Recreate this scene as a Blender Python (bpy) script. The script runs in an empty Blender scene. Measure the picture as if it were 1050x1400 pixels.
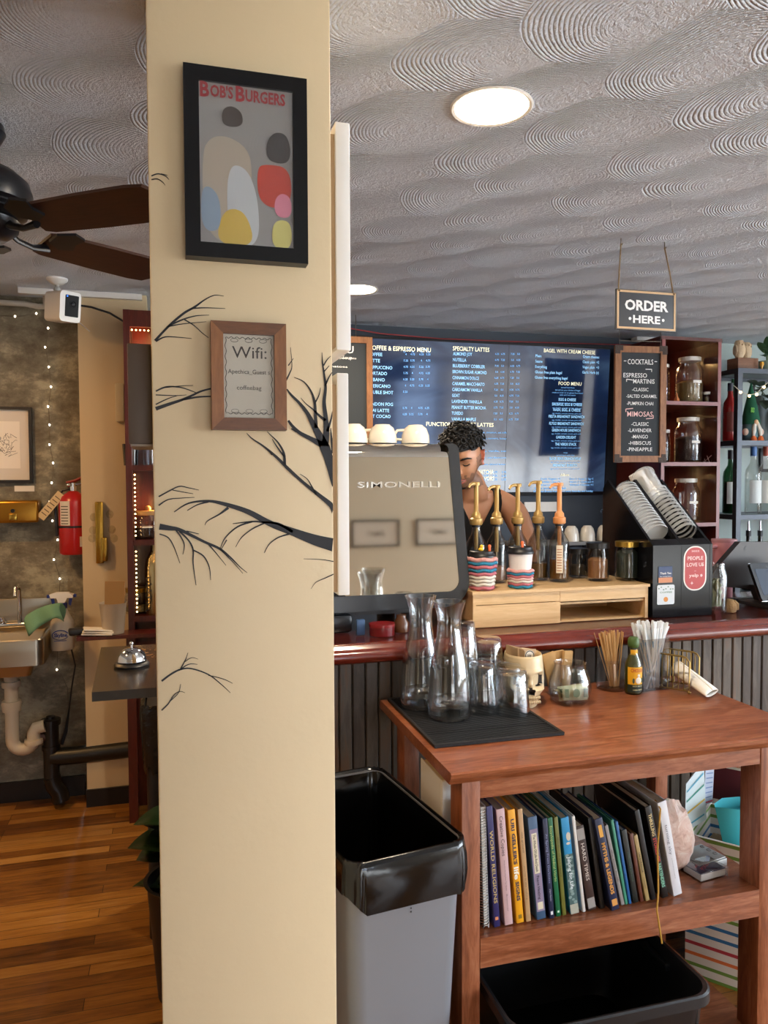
import bpy, bmesh, math, random
from math import sin, cos, pi, radians, sqrt, atan2
from mathutils import Vector, Matrix, noise

rnd = random.Random(7)
COL = bpy.context.scene.collection
scene = bpy.context.scene

# ------------------------------------------------------------------ camera
YAW, PITCH, ROLL, FPX, EYE = radians(15.5), radians(2.35), radians(.25), 1050.0, 1.58
_f0 = Vector((sin(YAW), cos(YAW), 0)); _r0 = Vector((cos(YAW), -sin(YAW), 0)); _z = Vector((0, 0, 1))
CF = _f0*cos(PITCH) - _z*sin(PITCH); _u = _f0*sin(PITCH) + _z*cos(PITCH)
CR = _r0*cos(ROLL) - _u*sin(ROLL); CU = _u*cos(ROLL) + _r0*sin(ROLL)
CAMP = Vector((0, 0, EYE))
cam = bpy.data.cameras.new('camera'); camo = bpy.data.objects.new('camera', cam); COL.objects.link(camo)
camo.matrix_world = Matrix(((CR.x, CU.x, -CF.x, 0), (CR.y, CU.y, -CF.y, 0), (CR.z, CU.z, -CF.z, EYE), (0, 0, 0, 1)))
cam.sensor_fit = 'VERTICAL'; cam.sensor_height = 36; cam.lens = 36*FPX/1400; cam.clip_start = .05; cam.clip_end = 200
scene.camera = camo

def ray(px, py): return CF + CR*((px-525)/FPX) - CU*((py-700)/FPX)
def PY(px, py, Y): d = ray(px, py); return CAMP + d*(Y/d.y)
def PZ(px, py, Z): d = ray(px, py); return CAMP + d*((Z-EYE)/d.z)
def PX(px, py, X): d = ray(px, py); return CAMP + d*(X/d.x)

# ------------------------------------------------------------------ materials
def lin(c):
    if isinstance(c, str): c = [int(c[i:i+2], 16)/255 for i in (0, 2, 4)]
    return tuple((x/12.92 if x <= .04045 else ((x+.055)/1.055)**2.4) for x in c) + (1,)
MATS = {}
class NT:
    def __init__(s, name):
        s.m = bpy.data.materials.new(name); s.m.use_nodes = True; s.t = s.m.node_tree
        s.b = s.t.nodes['Principled BSDF']; s.out = s.t.nodes['Material Output']
    def n(s, typ, **kw):
        n = s.t.nodes.new(typ)
        for k, v in kw.items(): setattr(n, k, v)
        return n
    def l(s, a, b): s.t.links.new(a, b)
    def inp(s, sock, v):
        if hasattr(v, 'is_output'): s.l(v, sock)
        else: sock.default_value = v
    def math(s, op, a, b=0.0, c=None, clamp=False):
        n = s.n('ShaderNodeMath', operation=op, use_clamp=clamp); s.inp(n.inputs[0], a); s.inp(n.inputs[1], b)
        if c is not None: s.inp(n.inputs[2], c)
        return n.outputs[0]
    def co(s, kind='Object', scale=(1, 1, 1), rot=(0, 0, 0), loc=(0, 0, 0)):
        tc = s.n('ShaderNodeTexCoord'); mp = s.n('ShaderNodeMapping')
        mp.inputs['Scale'].default_value = scale; mp.inputs['Rotation'].default_value = rot; mp.inputs['Location'].default_value = loc
        s.l(tc.outputs[kind], mp.inputs[0]); return mp.outputs[0]
    def noise(s, vec, scale=5, detail=3, rough=.5, dist=0):
        n = s.n('ShaderNodeTexNoise'); s.l(vec, n.inputs['Vector']); n.inputs['Scale'].default_value = scale
        n.inputs['Detail'].default_value = detail; n.inputs['Roughness'].default_value = rough; n.inputs['Distortion'].default_value = dist
        return n.outputs['Fac']
    def ramp(s, fac, stops):
        n = s.n('ShaderNodeValToRGB'); e = n.color_ramp.elements
        while len(e) < len(stops): e.new(.5)
        for q, (p, c) in zip(e, stops): q.position = p; q.color = lin(c)
        s.inp(n.inputs[0], fac); return n.outputs[0]
    def mix(s, fac, a, b, mode='MIX'):
        n = s.n('ShaderNodeMix', data_type='RGBA', blend_type=mode)
        s.inp(n.inputs[0], fac); s.inp(n.inputs[6], a); s.inp(n.inputs[7], b); return n.outputs[2]
    def bump(s, h, strength=.3, dist=.01):
        n = s.n('ShaderNodeBump'); n.inputs['Strength'].default_value = strength; n.inputs['Distance'].default_value = dist
        s.l(h, n.inputs['Height']); s.l(n.outputs[0], s.b.inputs['Normal'])
def mat(name, col='808080', rough=.5, metal=0, emit=None, es=1, var=.0, vscale=8, bump=0, bscale=60, spec=.5, coat=0, sub=0, alpha=1):
    if name in MATS: return MATS[name]
    q = NT(name); b = q.b
    b.inputs['Base Color'].default_value = lin(col); b.inputs['Roughness'].default_value = rough; b.inputs['Metallic'].default_value = metal
    b.inputs['Specular IOR Level'].default_value = spec; b.inputs['Coat Weight'].default_value = coat
    if sub:
        b.inputs['Subsurface Weight'].default_value = sub; b.inputs['Subsurface Radius'].default_value = (.01, .004, .002)
    if alpha < 1: b.inputs['Alpha'].default_value = alpha
    if emit: b.inputs['Emission Color'].default_value = lin(emit); b.inputs['Emission Strength'].default_value = es
    if var:
        f = q.noise(q.co(), vscale, 4, .6); c = lin(col)
        d = [max(0, x*(1-var)) for x in c[:3]] + [1]; e = [min(1, x*(1+var)) for x in c[:3]] + [1]
        q.l(q.mix(f, d, e), b.inputs['Base Color'])
    if bump: q.bump(q.noise(q.co(), bscale, 3), bump, .01)
    MATS[name] = q.m; return q.m
def wood(name, stops, rough=.35, scale=(2, 14, 14), coat=0, bump=.05, nscale=3.0):
    if name in MATS: return MATS[name]
    q = NT(name); v = q.co(scale=scale)
    f = q.noise(v, nscale, 6, .62, 1.2); g = q.noise(v, nscale*7, 3, .5)
    k = q.math('MULTIPLY_ADD', g, .25, q.math('MULTIPLY', f, .8))
    q.l(q.ramp(k, stops), q.b.inputs['Base Color']); q.b.inputs['Roughness'].default_value = rough
    q.b.inputs['Coat Weight'].default_value = coat; q.b.inputs['Coat Roughness'].default_value = .12
    q.bump(k, bump, .01); MATS[name] = q.m; return q.m
def glass(name, col='ffffff', rough=0, ior=1.45):
    if name in MATS: return MATS[name]
    q = NT(name); b = q.b; b.inputs['Base Color'].default_value = lin(col); b.inputs['Roughness'].default_value = rough
    b.inputs['Transmission Weight'].default_value = 1; b.inputs['IOR'].default_value = ior; MATS[name] = q.m; return q.m
def thin(name, col='ffffff', refl=.7, tint=.95, pw=2.4):
    """thin clear glass or plastic: transparent with a facing-dependent gloss"""
    if name in MATS: return MATS[name]
    q = NT(name); t = q.n('ShaderNodeBsdfTransparent'); g = q.n('ShaderNodeBsdfGlossy'); m = q.n('ShaderNodeMixShader'); lw = q.n('ShaderNodeLayerWeight')
    c = lin(col); t.inputs[0].default_value = tuple(x*tint for x in c[:3]) + (1,); g.inputs['Roughness'].default_value = .03
    lw.inputs[0].default_value = .5
    f = q.math('MULTIPLY_ADD', q.math('POWER', lw.outputs['Facing'], pw), refl*.8, .045, clamp=True)
    q.l(f, m.inputs[0]); q.l(t.outputs[0], m.inputs[1]); q.l(g.outputs[0], m.inputs[2]); q.l(m.outputs[0], q.out.inputs[0])
    MATS[name] = q.m; return q.m

# ------------------------------------------------------------------ mesh builder
def T(x=0, y=0, z=0): return Matrix.Translation((x, y, z))
def R(ax, deg): return Matrix.Rotation(radians(deg), 4, ax)
def S(x, y, z): return Matrix.Diagonal((x, y, z, 1))
FACE = R('X', 90)          # lettering and cut-outs in the XZ plane, looking towards -Y
_txt = {}
def text_mesh(s, bold):
    if (s, bold) not in _txt:
        cu = bpy.data.curves.new('lettering', 'FONT'); cu.body = s; cu.size = 1; cu.resolution_u = 2; cu.offset = bold
        ob = bpy.data.objects.new('lettering', cu); me = bpy.data.meshes.new_from_object(ob)
        bpy.data.objects.remove(ob); bpy.data.curves.remove(cu)
        _txt[(s, bold)] = ([v.co.copy() for v in me.vertices], [tuple(p.vertices) for p in me.polygons]); bpy.data.meshes.remove(me)
    return _txt[(s, bold)]
class MB:
    def __init__(s, M=None): s.bm = bmesh.new(); s.M = M or Matrix(); s.mi = 0
    def _add(s, vs, fs, M=None):
        M = s.M @ (M or Matrix()); out = [s.bm.verts.new(M @ Vector(v)) for v in vs]
        for f in fs:
            try: s.bm.faces.new([out[i] for i in f]).material_index = s.mi
            except ValueError: pass
        return s
    def box(s, x0, x1, y0, y1, z0, z1, M=None, bev=0, seg=2):
        vs = [(x, y, z) for x in (x0, x1) for y in (y0, y1) for z in (z0, z1)]
        fs = [(0, 1, 3, 2), (4, 6, 7, 5), (0, 4, 5, 1), (2, 3, 7, 6), (0, 2, 6, 4), (1, 5, 7, 3)]
        if not bev: return s._add(vs, fs, M)
        t = bmesh.new(); q = [t.verts.new(v) for v in vs]
        for f in fs: t.faces.new([q[i] for i in f])
        bmesh.ops.bevel(t, geom=t.edges[:], offset=bev, segments=seg, affect='EDGES', profile=.5)
        t.verts.index_update()
        s._add([v.co for v in t.verts], [tuple(v.index for v in f.verts) for f in t.faces], M); t.free(); return s
    def grid(s, nu, nv, fn, M=None, closeu=False, closev=False, capu=False):
        vs = [fn(i, j) for i in range(nu) for j in range(nv)]; fs = []
        for i in range(nu if closeu else nu-1):
            for j in range(nv if closev else nv-1):
                a, b = i, (i+1) % nu; c, d = j, (j+1) % nv
                fs.append((a*nv+c, b*nv+c, b*nv+d, a*nv+d))
        if capu:
            fs.append(tuple(range(nv))[::-1]); fs.append(tuple((nu-1)*nv+j for j in range(nv)))
        return s._add(vs, fs, M)
    def lathe(s, prof, seg=28, M=None, mod=None):
        n = len(prof); vs = []; fs = []; idx = []
        for r, z in prof:
            if r < 1e-6: idx.append([len(vs)]); vs.append((0, 0, z))
            else:
                st = len(vs); idx.append(list(range(st, st+seg)))
                for k in range(seg):
                    a = 2*pi*k/seg; rr = r*(mod(a, z) if mod else 1); vs.append((rr*cos(a), rr*sin(a), z))
        for i in range(n-1):
            A, B = idx[i], idx[i+1]
            for k in range(seg):
                k2 = (k+1) % seg
                if len(A) == 1 and len(B) == 1: continue
                if len(A) == 1: fs.append((A[0], B[k2], B[k]))
                elif len(B) == 1: fs.append((A[k], A[k2], B[0]))
                else: fs.append((A[k], A[k2], B[k2], B[k]))
        return s._add(vs, fs, M)
    def cyl(s, r, z0, z1, M=None, seg=24, r2=None): return s.lathe([(0, z0), (r, z0), (r2 if r2 is not None else r, z1), (0, z1)], seg, M)
    def sph(s, c, r, sc=(1, 1, 1), M=None, seg=16, rings=10):
        pr = [(max(0, sin(pi*i/rings)), -cos(pi*i/rings)) for i in range(rings+1)]; pr[0] = (0, -1); pr[-1] = (0, 1)
        return s.lathe(pr, seg, (M or Matrix()) @ T(*c) @ S(r*sc[0], r*sc[1], r*sc[2]))
    def tube(s, pts, r, seg=8, M=None, closed=False, flat=1):
        pts = [Vector(p) for p in pts]; n = len(pts); rr = r if isinstance(r, (list, tuple)) else [r]*n
        ups = None; rings = []
        for i, p in enumerate(pts):
            a = pts[i-1] if (i or closed) else pts[i]; b = pts[(i+1) % n] if (i < n-1 or closed) else pts[i]
            t = (b-a); t = t.normalized() if t.length > 1e-9 else Vector((0, 0, 1))
            if ups is None: ups = t.orthogonal().normalized()
            ups = (ups - t*ups.dot(t)); ups = ups.normalized() if ups.length > 1e-6 else t.orthogonal().normalized()
            v = t.cross(ups); rings.append([p + (ups*cos(2*pi*k/seg) + v*sin(2*pi*k/seg)*flat)*rr[i] for k in range(seg)])
        vs = [v for q in rings for v in q]; fs = []
        for i in range(n if closed else n-1):
            j = (i+1) % n
            for k in range(seg): k2 = (k+1) % seg; fs.append((i*seg+k, i*seg+k2, j*seg+k2, j*seg+k))
        if not closed: fs.append(tuple(range(seg))[::-1]); fs.append(tuple((n-1)*seg+k for k in range(seg)))
        return s._add(vs, fs, M)
    def prism(s, poly, z0, z1, M=None):
        n = len(poly); vs = [(x, y, z0) for x, y in poly] + [(x, y, z1) for x, y in poly]
        fs = [tuple(range(n))[::-1], tuple(range(n, 2*n))] + [(i, (i+1) % n, n+(i+1) % n, n+i) for i in range(n)]
        return s._add(vs, fs, M)
    def quad(s, a, b, c, d): return s._add([a, b, c, d], [(0, 1, 2, 3)])
    def text(s, st, cap, M, width=None, bold=0.0, align='L'):
        vs, fs = text_mesh(st, bold)
        if not vs: return s
        k = cap/.73; x0 = min(v.x for v in vs); x1 = max(v.x for v in vs); kx = k if width is None else width/(x1-x0)
        off = x0 if align == 'L' else ((x0+x1)/2 if align == 'C' else x1)
        return s._add([((v.x-off)*kx, v.y*k, 0) for v in vs], fs, M)
    def rrect(s, w, h, r, z0, z1, M=None, n=5): return s.prism(rrect(w, h, r, n), z0, z1, M)
    def build(s, name, m, parent=None, smooth=40, kind=None, loc=None):
        bmesh.ops.recalc_face_normals(s.bm, faces=s.bm.faces[:]) if s.bm.faces else None
        me = bpy.data.meshes.new(name); s.bm.to_mesh(me); s.bm.free()
        for q in (m if isinstance(m, (list, tuple)) else [m]): me.materials.append(q)
        if smooth:
            me.polygons.foreach_set('use_smooth', [True]*len(me.polygons)); me.set_sharp_from_angle(angle=radians(smooth))
        o = bpy.data.objects.new(name, me); COL.objects.link(o)
        if parent: o.parent = parent
        if kind: o['kind'] = kind
        if loc: o.location = loc
        return o
def rrect(w, h, r, n=5):
    out = []
    for cx, cy, a0 in ((w/2-r, h/2-r, 0), (-w/2+r, h/2-r, 90), (-w/2+r, -h/2+r, 180), (w/2-r, -h/2+r, 270)):
        for k in range(n+1):
            a = radians(a0+90*k/n); out.append((cx+r*cos(a), cy+r*sin(a)))
    return out
def tag(o, label, cat, group=None):
    o['label'] = label; o['category'] = cat
    if group: o['group'] = group
    return o
def thing(name, label, cat, loc=(0, 0, 0), rz=0, group=None, rot=None):
    o = bpy.data.objects.new(name, None); COL.objects.link(o); o.location = loc; o.empty_display_size = .05
    o.rotation_euler = rot if rot else (0, 0, radians(rz)); return tag(o, label, cat, group)
def kids(o): return [c for c in bpy.data.objects if c.parent == o]
def dup(root, loc, rz=None, label=None, group=None, rot=None):
    def cp(o, par):
        c = o.copy(); COL.objects.link(c)
        if par: c.parent = par
        for k in kids(o): cp(k, c)
        return c
    r = cp(root, None); r.location = loc
    if rz is not None: r.rotation_euler = (0, 0, radians(rz))
    if rot: r.rotation_euler = rot
    if label: r['label'] = label
    if group: r['group'] = group
    return r
def struct(o): o['kind'] = 'structure'; return o
def on_plane(px, py, Y): """matrix for lettering facing -Y at the point seen there"""; return T(*PY(px, py, Y)) @ FACE

# shared materials
m_black = mat('black_plastic', '17171a', .4); m_blackmetal = mat('black_metal', '1c1d20', .35, .6)
m_navyblack = mat('dark_frame', '15161b', .4)
m_white = mat('white_plastic', 'e6e3de', .35); m_paper = mat('paper', 'ebe6dc', .8); m_cream = mat('cream_paint', 'd0ba95', .55, var=.05, vscale=3, bump=.06, bscale=40)
m_steel = mat('brushed_steel', 'c4c0b8', .28, 1); m_chrome = mat('chrome', 'd8d8d8', .08, 1); m_brass = mat('brass', 'b8923f', .25, 1); m_gold = mat('gold_plastic', 'b8965a', .35, .35)
m_table = wood('table_wood', [(.3, '5e3018'), (.48, '84492a'), (.58, '96593a'), (.72, 'a9714e')], .33, (1.6, 12, 12), coat=.25)
m_tablev = wood('table_leg_wood', [(.3, '5e3018'), (.48, '84492a'), (.58, '96593a'), (.72, 'a9714e')], .4, (12, 12, 1.6))
m_mahog = wood('mahogany', [(.25, '35110d'), (.55, '4e1a13'), (.8, '65281c')], .28, (14, 14, 2), coat=.3)
m_bar = wood('bar_wood', [(.25, '4a160d'), (.55, '6b2416'), (.8, '83341f')], .16, (1.6, 14, 14), coat=.8, bump=.02)
m_bamboo = wood('bamboo', [(.25, 'c09a67'), (.55, 'd6b382'), (.8, 'e3c598')], .45, (1.5, 22, 22), bump=.02)
m_frame = wood('rustic_frame', [(.25, '5d371c'), (.55, '8f5c33'), (.8, 'a87548')], .5, (14, 14, 2.5), bump=.2)
m_glass = thin('clear_glass', 'fafcfd', 1.2, .97, 1.7); m_thin = thin('thin_clear_glass'); m_plast = thin('clear_plastic', 'f4f4f4', .8, .9)
m_chalk = mat('chalkboard', '2b3034', .75); m_chalktxt = mat('chalk_lettering', 'f0efec', .9)
m_led = mat('warm_bulb', 'ffd89a', .5, emit='ffcf8a', es=14); m_ledw = mat('white_bulb', 'fff4dd', .5, emit='fff0d6', es=10)
m_wire = mat('thin_wire', '6b6257', .4, .7)
# ------------------------------------------------------------------ setting
CEIL = 2.48; WB = 4.35; WL = 4.10; RX = 6.5; LX = -3.0; RY = -2.0
def m_floor():
    q = NT('plank_floor'); v = q.co(scale=(1, 1, 1))
    br = q.n('ShaderNodeTexBrick', offset=.37, offset_frequency=3, squash=1); q.l(v, br.inputs['Vector'])
    br.inputs['Scale'].default_value = 1; br.inputs['Brick Width'].default_value = .75; br.inputs['Row Height'].default_value = .057
    br.inputs['Mortar Size'].default_value = .0012; br.inputs['Bias'].default_value = 0
    br.inputs['Color1'].default_value = (.0, 0, 0, 1); br.inputs['Color2'].default_value = (1, 1, 1, 1); br.inputs['Mortar'].default_value = (.0, 0, 0, 1)
    g = q.noise(q.co(scale=(2.2, 26, 1)), 2.5, 6, .65, .8)
    k = q.math('ADD', q.math('MULTIPLY', br.outputs['Color'], .42), q.math('MULTIPLY', g, .72))
    c = q.ramp(k, [(.3, '4e2b0e'), (.5, '80501e'), (.68, '9c6829'), (.9, 'b88748')])
    c = q.mix(br.outputs['Fac'], c, lin('2a1508')); q.l(c, q.b.inputs['Base Color']); q.b.inputs['Roughness'].default_value = .28
    q.bump(q.math('SUBTRACT', q.math('MULTIPLY', g, .3), br.outputs['Fac']), .25, .004); return q.m
def m_concrete():
    q = NT('concrete'); v = q.co()
    a = q.noise(v, 2.0, 8, .72, .15); b = q.noise(q.co(scale=(1, 1, 1.8)), 7, 8, .75, .2)
    k = q.math('ADD', q.math('MULTIPLY', a, .6), q.math('MULTIPLY', b, .5))
    q.l(q.ramp(k, [(.40, '453e33'), (.5, '645c4c'), (.57, '787262'), (.66, 'a8a189')]), q.b.inputs['Base Color'])
    q.b.inputs['Roughness'].default_value = .7; q.bump(k, .2, .02); return q.m
def m_ceiling():
    q = NT('swirled_plaster'); tc = q.n('ShaderNodeTexCoord'); v0 = tc.outputs['Object']
    wob = q.n('ShaderNodeTexNoise'); q.l(v0, wob.inputs['Vector']); wob.inputs['Scale'].default_value = 2.3; wob.inputs['Detail'].default_value = 1
    sep = q.n('ShaderNodeSeparateXYZ'); q.l(v0, sep.inputs[0]); sw = q.n('ShaderNodeSeparateColor'); q.l(wob.outputs['Color'], sw.inputs[0])
    u = q.math('ADD', q.math('DIVIDE', sep.outputs[0], .25), q.math('MULTIPLY', sw.outputs[0], .5))
    w = q.math('ADD', q.math('DIVIDE', sep.outputs[1], .33), q.math('MULTIPLY', sw.outputs[1], .5))
    w = q.math('ADD', w, q.math('MULTIPLY', u, .18))
    fu = q.math('FLOOR', u)
    def cand(k):
        j = q.math('ADD', fu, float(k)); par = q.math('MULTIPLY', q.math('FRACT', q.math('MULTIPLY', j, .5)), 1.0)
        cy = q.math('ADD', q.math('ROUND', q.math('SUBTRACT', w, par)), par)
        jit = q.math('MULTIPLY', q.math('SINE', q.math('ADD', q.math('MULTIPLY', j, 12.7), q.math('MULTIPLY', cy, 7.3))), .16)
        dx = q.math('SUBTRACT', q.math('ADD', j, jit), u); dy = q.math('MULTIPLY', q.math('SUBTRACT', w, cy), 1.55)
        return q.math('SQRT', q.math('ADD', q.math('MULTIPLY', dx, dx), q.math('MULTIPLY', dy, dy)))
    d = q.math('MINIMUM', cand(0), 1.15)
    for k in (1, 2):
        e = cand(k); sel = q.math('LESS_THAN', e, 1.02); d = q.math('ADD', q.math('MULTIPLY', sel, e), q.math('MULTIPLY', q.math('SUBTRACT', 1.0, sel), d))
    fine = q.noise(v0, 60, 3, .6)
    ph = q.math('ADD', q.math('MULTIPLY', d, 88.0), q.math('MULTIPLY', q.noise(v0, 9, 2), 4.5))
    rip = q.math('MULTIPLY', q.math('POWER', q.math('ABSOLUTE', q.math('SINE', ph)), .6), q.math('MULTIPLY_ADD', d, 1.8, -.40, clamp=True))
    grain = q.noise(v0, 150, 2, .7)
    h = q.math('ADD', q.math('MULTIPLY', rip, .34), q.math('MULTIPLY', q.math('POWER', d, 2.0), .75))
    h = q.math('ADD', h, q.math('MULTIPLY', fine, .5)); h = q.math('ADD', h, q.math('MULTIPLY', grain, .34))
    q.b.inputs['Base Color'].default_value = lin('dde4ef'); q.b.inputs['Roughness'].default_value = .42
    q.bump(h, 1.0, .016); return q.m
def m_beadboard():
    q = NT('weathered_boards'); oi = q.co(scale=(9, 9, 1.4))
    tc = q.n('ShaderNodeTexCoord'); sp = q.n('ShaderNodeSeparateXYZ'); q.l(tc.outputs['Object'], sp.inputs[0])
    wn = q.n('ShaderNodeTexWhiteNoise', noise_dimensions='1D'); q.l(q.math('FLOOR', q.math('DIVIDE', sp.outputs[0], .042)), wn.inputs['W'])
    k = q.math('ADD', q.math('MULTIPLY', q.noise(oi, 3, 6, .65, 1), .75), q.math('MULTIPLY', wn.outputs['Value'], .3))
    q.l(q.ramp(k, [(.25, '2a211a'), (.45, '463a30'), (.6, '5d5348'), (.75, '6d4f3a'), (.9, '6a6d66')]), q.b.inputs['Base Color'])
    q.b.inputs['Roughness'].default_value = .5; q.bump(k, .2, .01); return q.m
def wall(name, m, *b): return struct(MB().box(*b).build(name, m, smooth=0))
m_navy = mat('navy_wall_paint', '2d3744', .55, var=.08, vscale=4); m_cool = mat('pale_green_wall_paint', 'a9b8b4', .6, var=.05, vscale=3)
m_rear = mat('pale_wall_paint', 'd8cfbc', .6, var=.03, vscale=2)
wall('floor', m_floor(), LX, RX, RY, WB+.1, -.06, 0)
wall('ceiling', m_ceiling(), LX, RX, RY, WB+.1, CEIL, CEIL+.06)
wall('wall_back', m_navy, -.1, 3.15, WB, WB+.1, 0, CEIL)
wall('wall_back_pale', m_cool, 3.15, RX, WB, WB+.1, 0, CEIL)
wall('wall_concrete', m_concrete(), LX, -.42, WL, WL+.1, 0, CEIL)
PIL = 3.93
MBp = MB().box(PY(111.5, 700, PIL).x, -.1, PIL, WB+.1, 0, CEIL)
struct(MBp.build('wall_pilaster', m_cream, smooth=0))
wall('wall_left', m_rear, LX-.1, LX, RY, WB+.1, 0, CEIL)
VY0, VY1 = -1.85, 1.9
mb = MB().box(RX, RX+.1, VY1, WB+.1, 0, CEIL); mb.box(RX, RX+.1, RY, VY0, 0, CEIL); mb.box(RX, RX+.1, VY0, VY1, 0, .4); mb.box(RX, RX+.1, VY0, VY1, 2.42, CEIL)
struct(mb.build('wall_right', m_rear, smooth=0))
mb = MB()
for y in (VY0, -.62, .62, VY1-.05): mb.box(RX+.02, RX+.08, y, y+.05, .4, 2.42)
mb.box(RX+.02, RX+.08, VY0, VY1, .4, .45); mb.box(RX+.02, RX+.08, VY0, VY1, 2.37, 2.42)
struct(mb.build('window_2', m_navyblack, smooth=0))
struct(MB().box(LX, -.44, WL-.015, WL, 0, .10).build('baseboard_back', mat('black_baseboard', '120d0b', .4)))
struct(MB().box(PY(111.5, 700, PIL).x-.004, -.1, PIL-.012, PIL, 0, .085).build('baseboard_pilaster', mat('black_baseboard', '120d0b', .4)))
# rear wall behind the camera with its shop windows
WX0, WX1, WZ0, WZ1 = 3.05, 6.3, .4, 2.42
EX0, EX1, EZ1 = .10, 1.40, 1.84  # opening for the added door, kept low to avoid glare on the wifi frame
mb = MB().box(LX, EX0, RY-.12, RY, 0, CEIL); mb.box(EX1, WX0, RY-.12, RY, 0, CEIL); mb.box(EX0, EX1, RY-.12, RY, EZ1, CEIL); mb.box(WX0, RX, RY-.12, RY, 0, WZ0); mb.box(WX0, RX, RY-.12, RY, WZ1, CEIL); mb.box(WX1, RX, RY-.12, RY, WZ0, WZ1)
struct(mb.build('wall_front', m_rear, smooth=0))
mf = MB()
for x in (WX0, WX0+1.08, WX0+2.16, WX1-.05): mf.box(x, x+.05, RY-.1, RY-.02, WZ0, WZ1)
mf.box(WX0, WX1, RY-.1, RY-.02, WZ0, WZ0+.05); mf.box(WX0, WX1, RY-.1, RY-.02, WZ1-.05, WZ1); mf.box(WX0, WX1, RY-.1, RY-.02, 1.95, 1.99)
struct(mf.build('window_1', m_navyblack, smooth=0))
mf = MB()
for x in (EX0, (EX0+EX1)/2-.03, EX1-.06): mf.box(x, x+.06, RY-.1, RY-.04, 0, EZ1)
mf.box(EX0, EX1, RY-.1, RY-.04, 0, .18); mf.box(EX0, EX1, RY-.1, RY-.04, EZ1-.06, EZ1)
struct(mf.build('added_door_1', m_navyblack, smooth=0))  # unseen glass door, added to bring daylight onto the column front and ceiling
struct(MB().box(-30, 40, -40, RY-.12, -.3, -.1).build('street_ground', mat('street_asphalt', 'b4b2ae', .8)))
for i, (x0, x1, h, c) in enumerate([(-6, 1.5, 5, '7a6a5c'), (2, 7.5, 3.0, '60708a'), (8, 15, 5.5, '6e6a66')]):
    struct(MB().box(x0, x1, -16, -13, -.1, h).build('street_building', mat('facade_%d' % i, c, .8)))

# cream column with its painted branches
CX0, CX1, CY0, CY1 = -.027, .270, 1.30, 1.60
column = struct(MB().box(CX0, CX1, CY0, CY1, 0, CEIL, bev=.004).build('column', m_cream))
def brush(mb, pts, Y=CY0-.0012):
    """a tapering painted stroke: (px, py, half width in px)"""
    P = [(Vector((q.x, q.z)), w*CY0/1050*1.04) for q, w in ((PY(a, b, CY0), w) for a, b, w in pts)]
    # smooth
    sm = []
    for i in range(len(P)-1):
        p0 = P[max(i-1, 0)][0]; p1, w1 = P[i]; p2, w2 = P[i+1]; p3 = P[min(i+2, len(P)-1)][0]
        for k in range(5):
            t = k/5; sm.append((.5*((2*p1)+(p2-p0)*t+(2*p0-5*p1+4*p2-p3)*t*t+(-p0+3*p1-3*p2+p3)*t**3), w1+(w2-w1)*t))
    sm.append(P[-1]); L = []; Rr = []
    for i, (p, w) in enumerate(sm):
        d = (sm[min(i+1, len(sm)-1)][0]-sm[max(i-1, 0)][0]).normalized(); nn = Vector((-d.y, d.x))*w
        L.append((p.x+nn.x, Y, p.y+nn.y)); Rr.append((p.x-nn.x, Y, p.y-nn.y))
    vs = L+Rr; n = len(L); mb._add([(min(max(v[0], CX0+.001), CX1-.001), v[1], v[2]) for v in vs], [(i, i+1, n+i+1, n+i) for i in range(n-1)])
br = MB()
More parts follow.
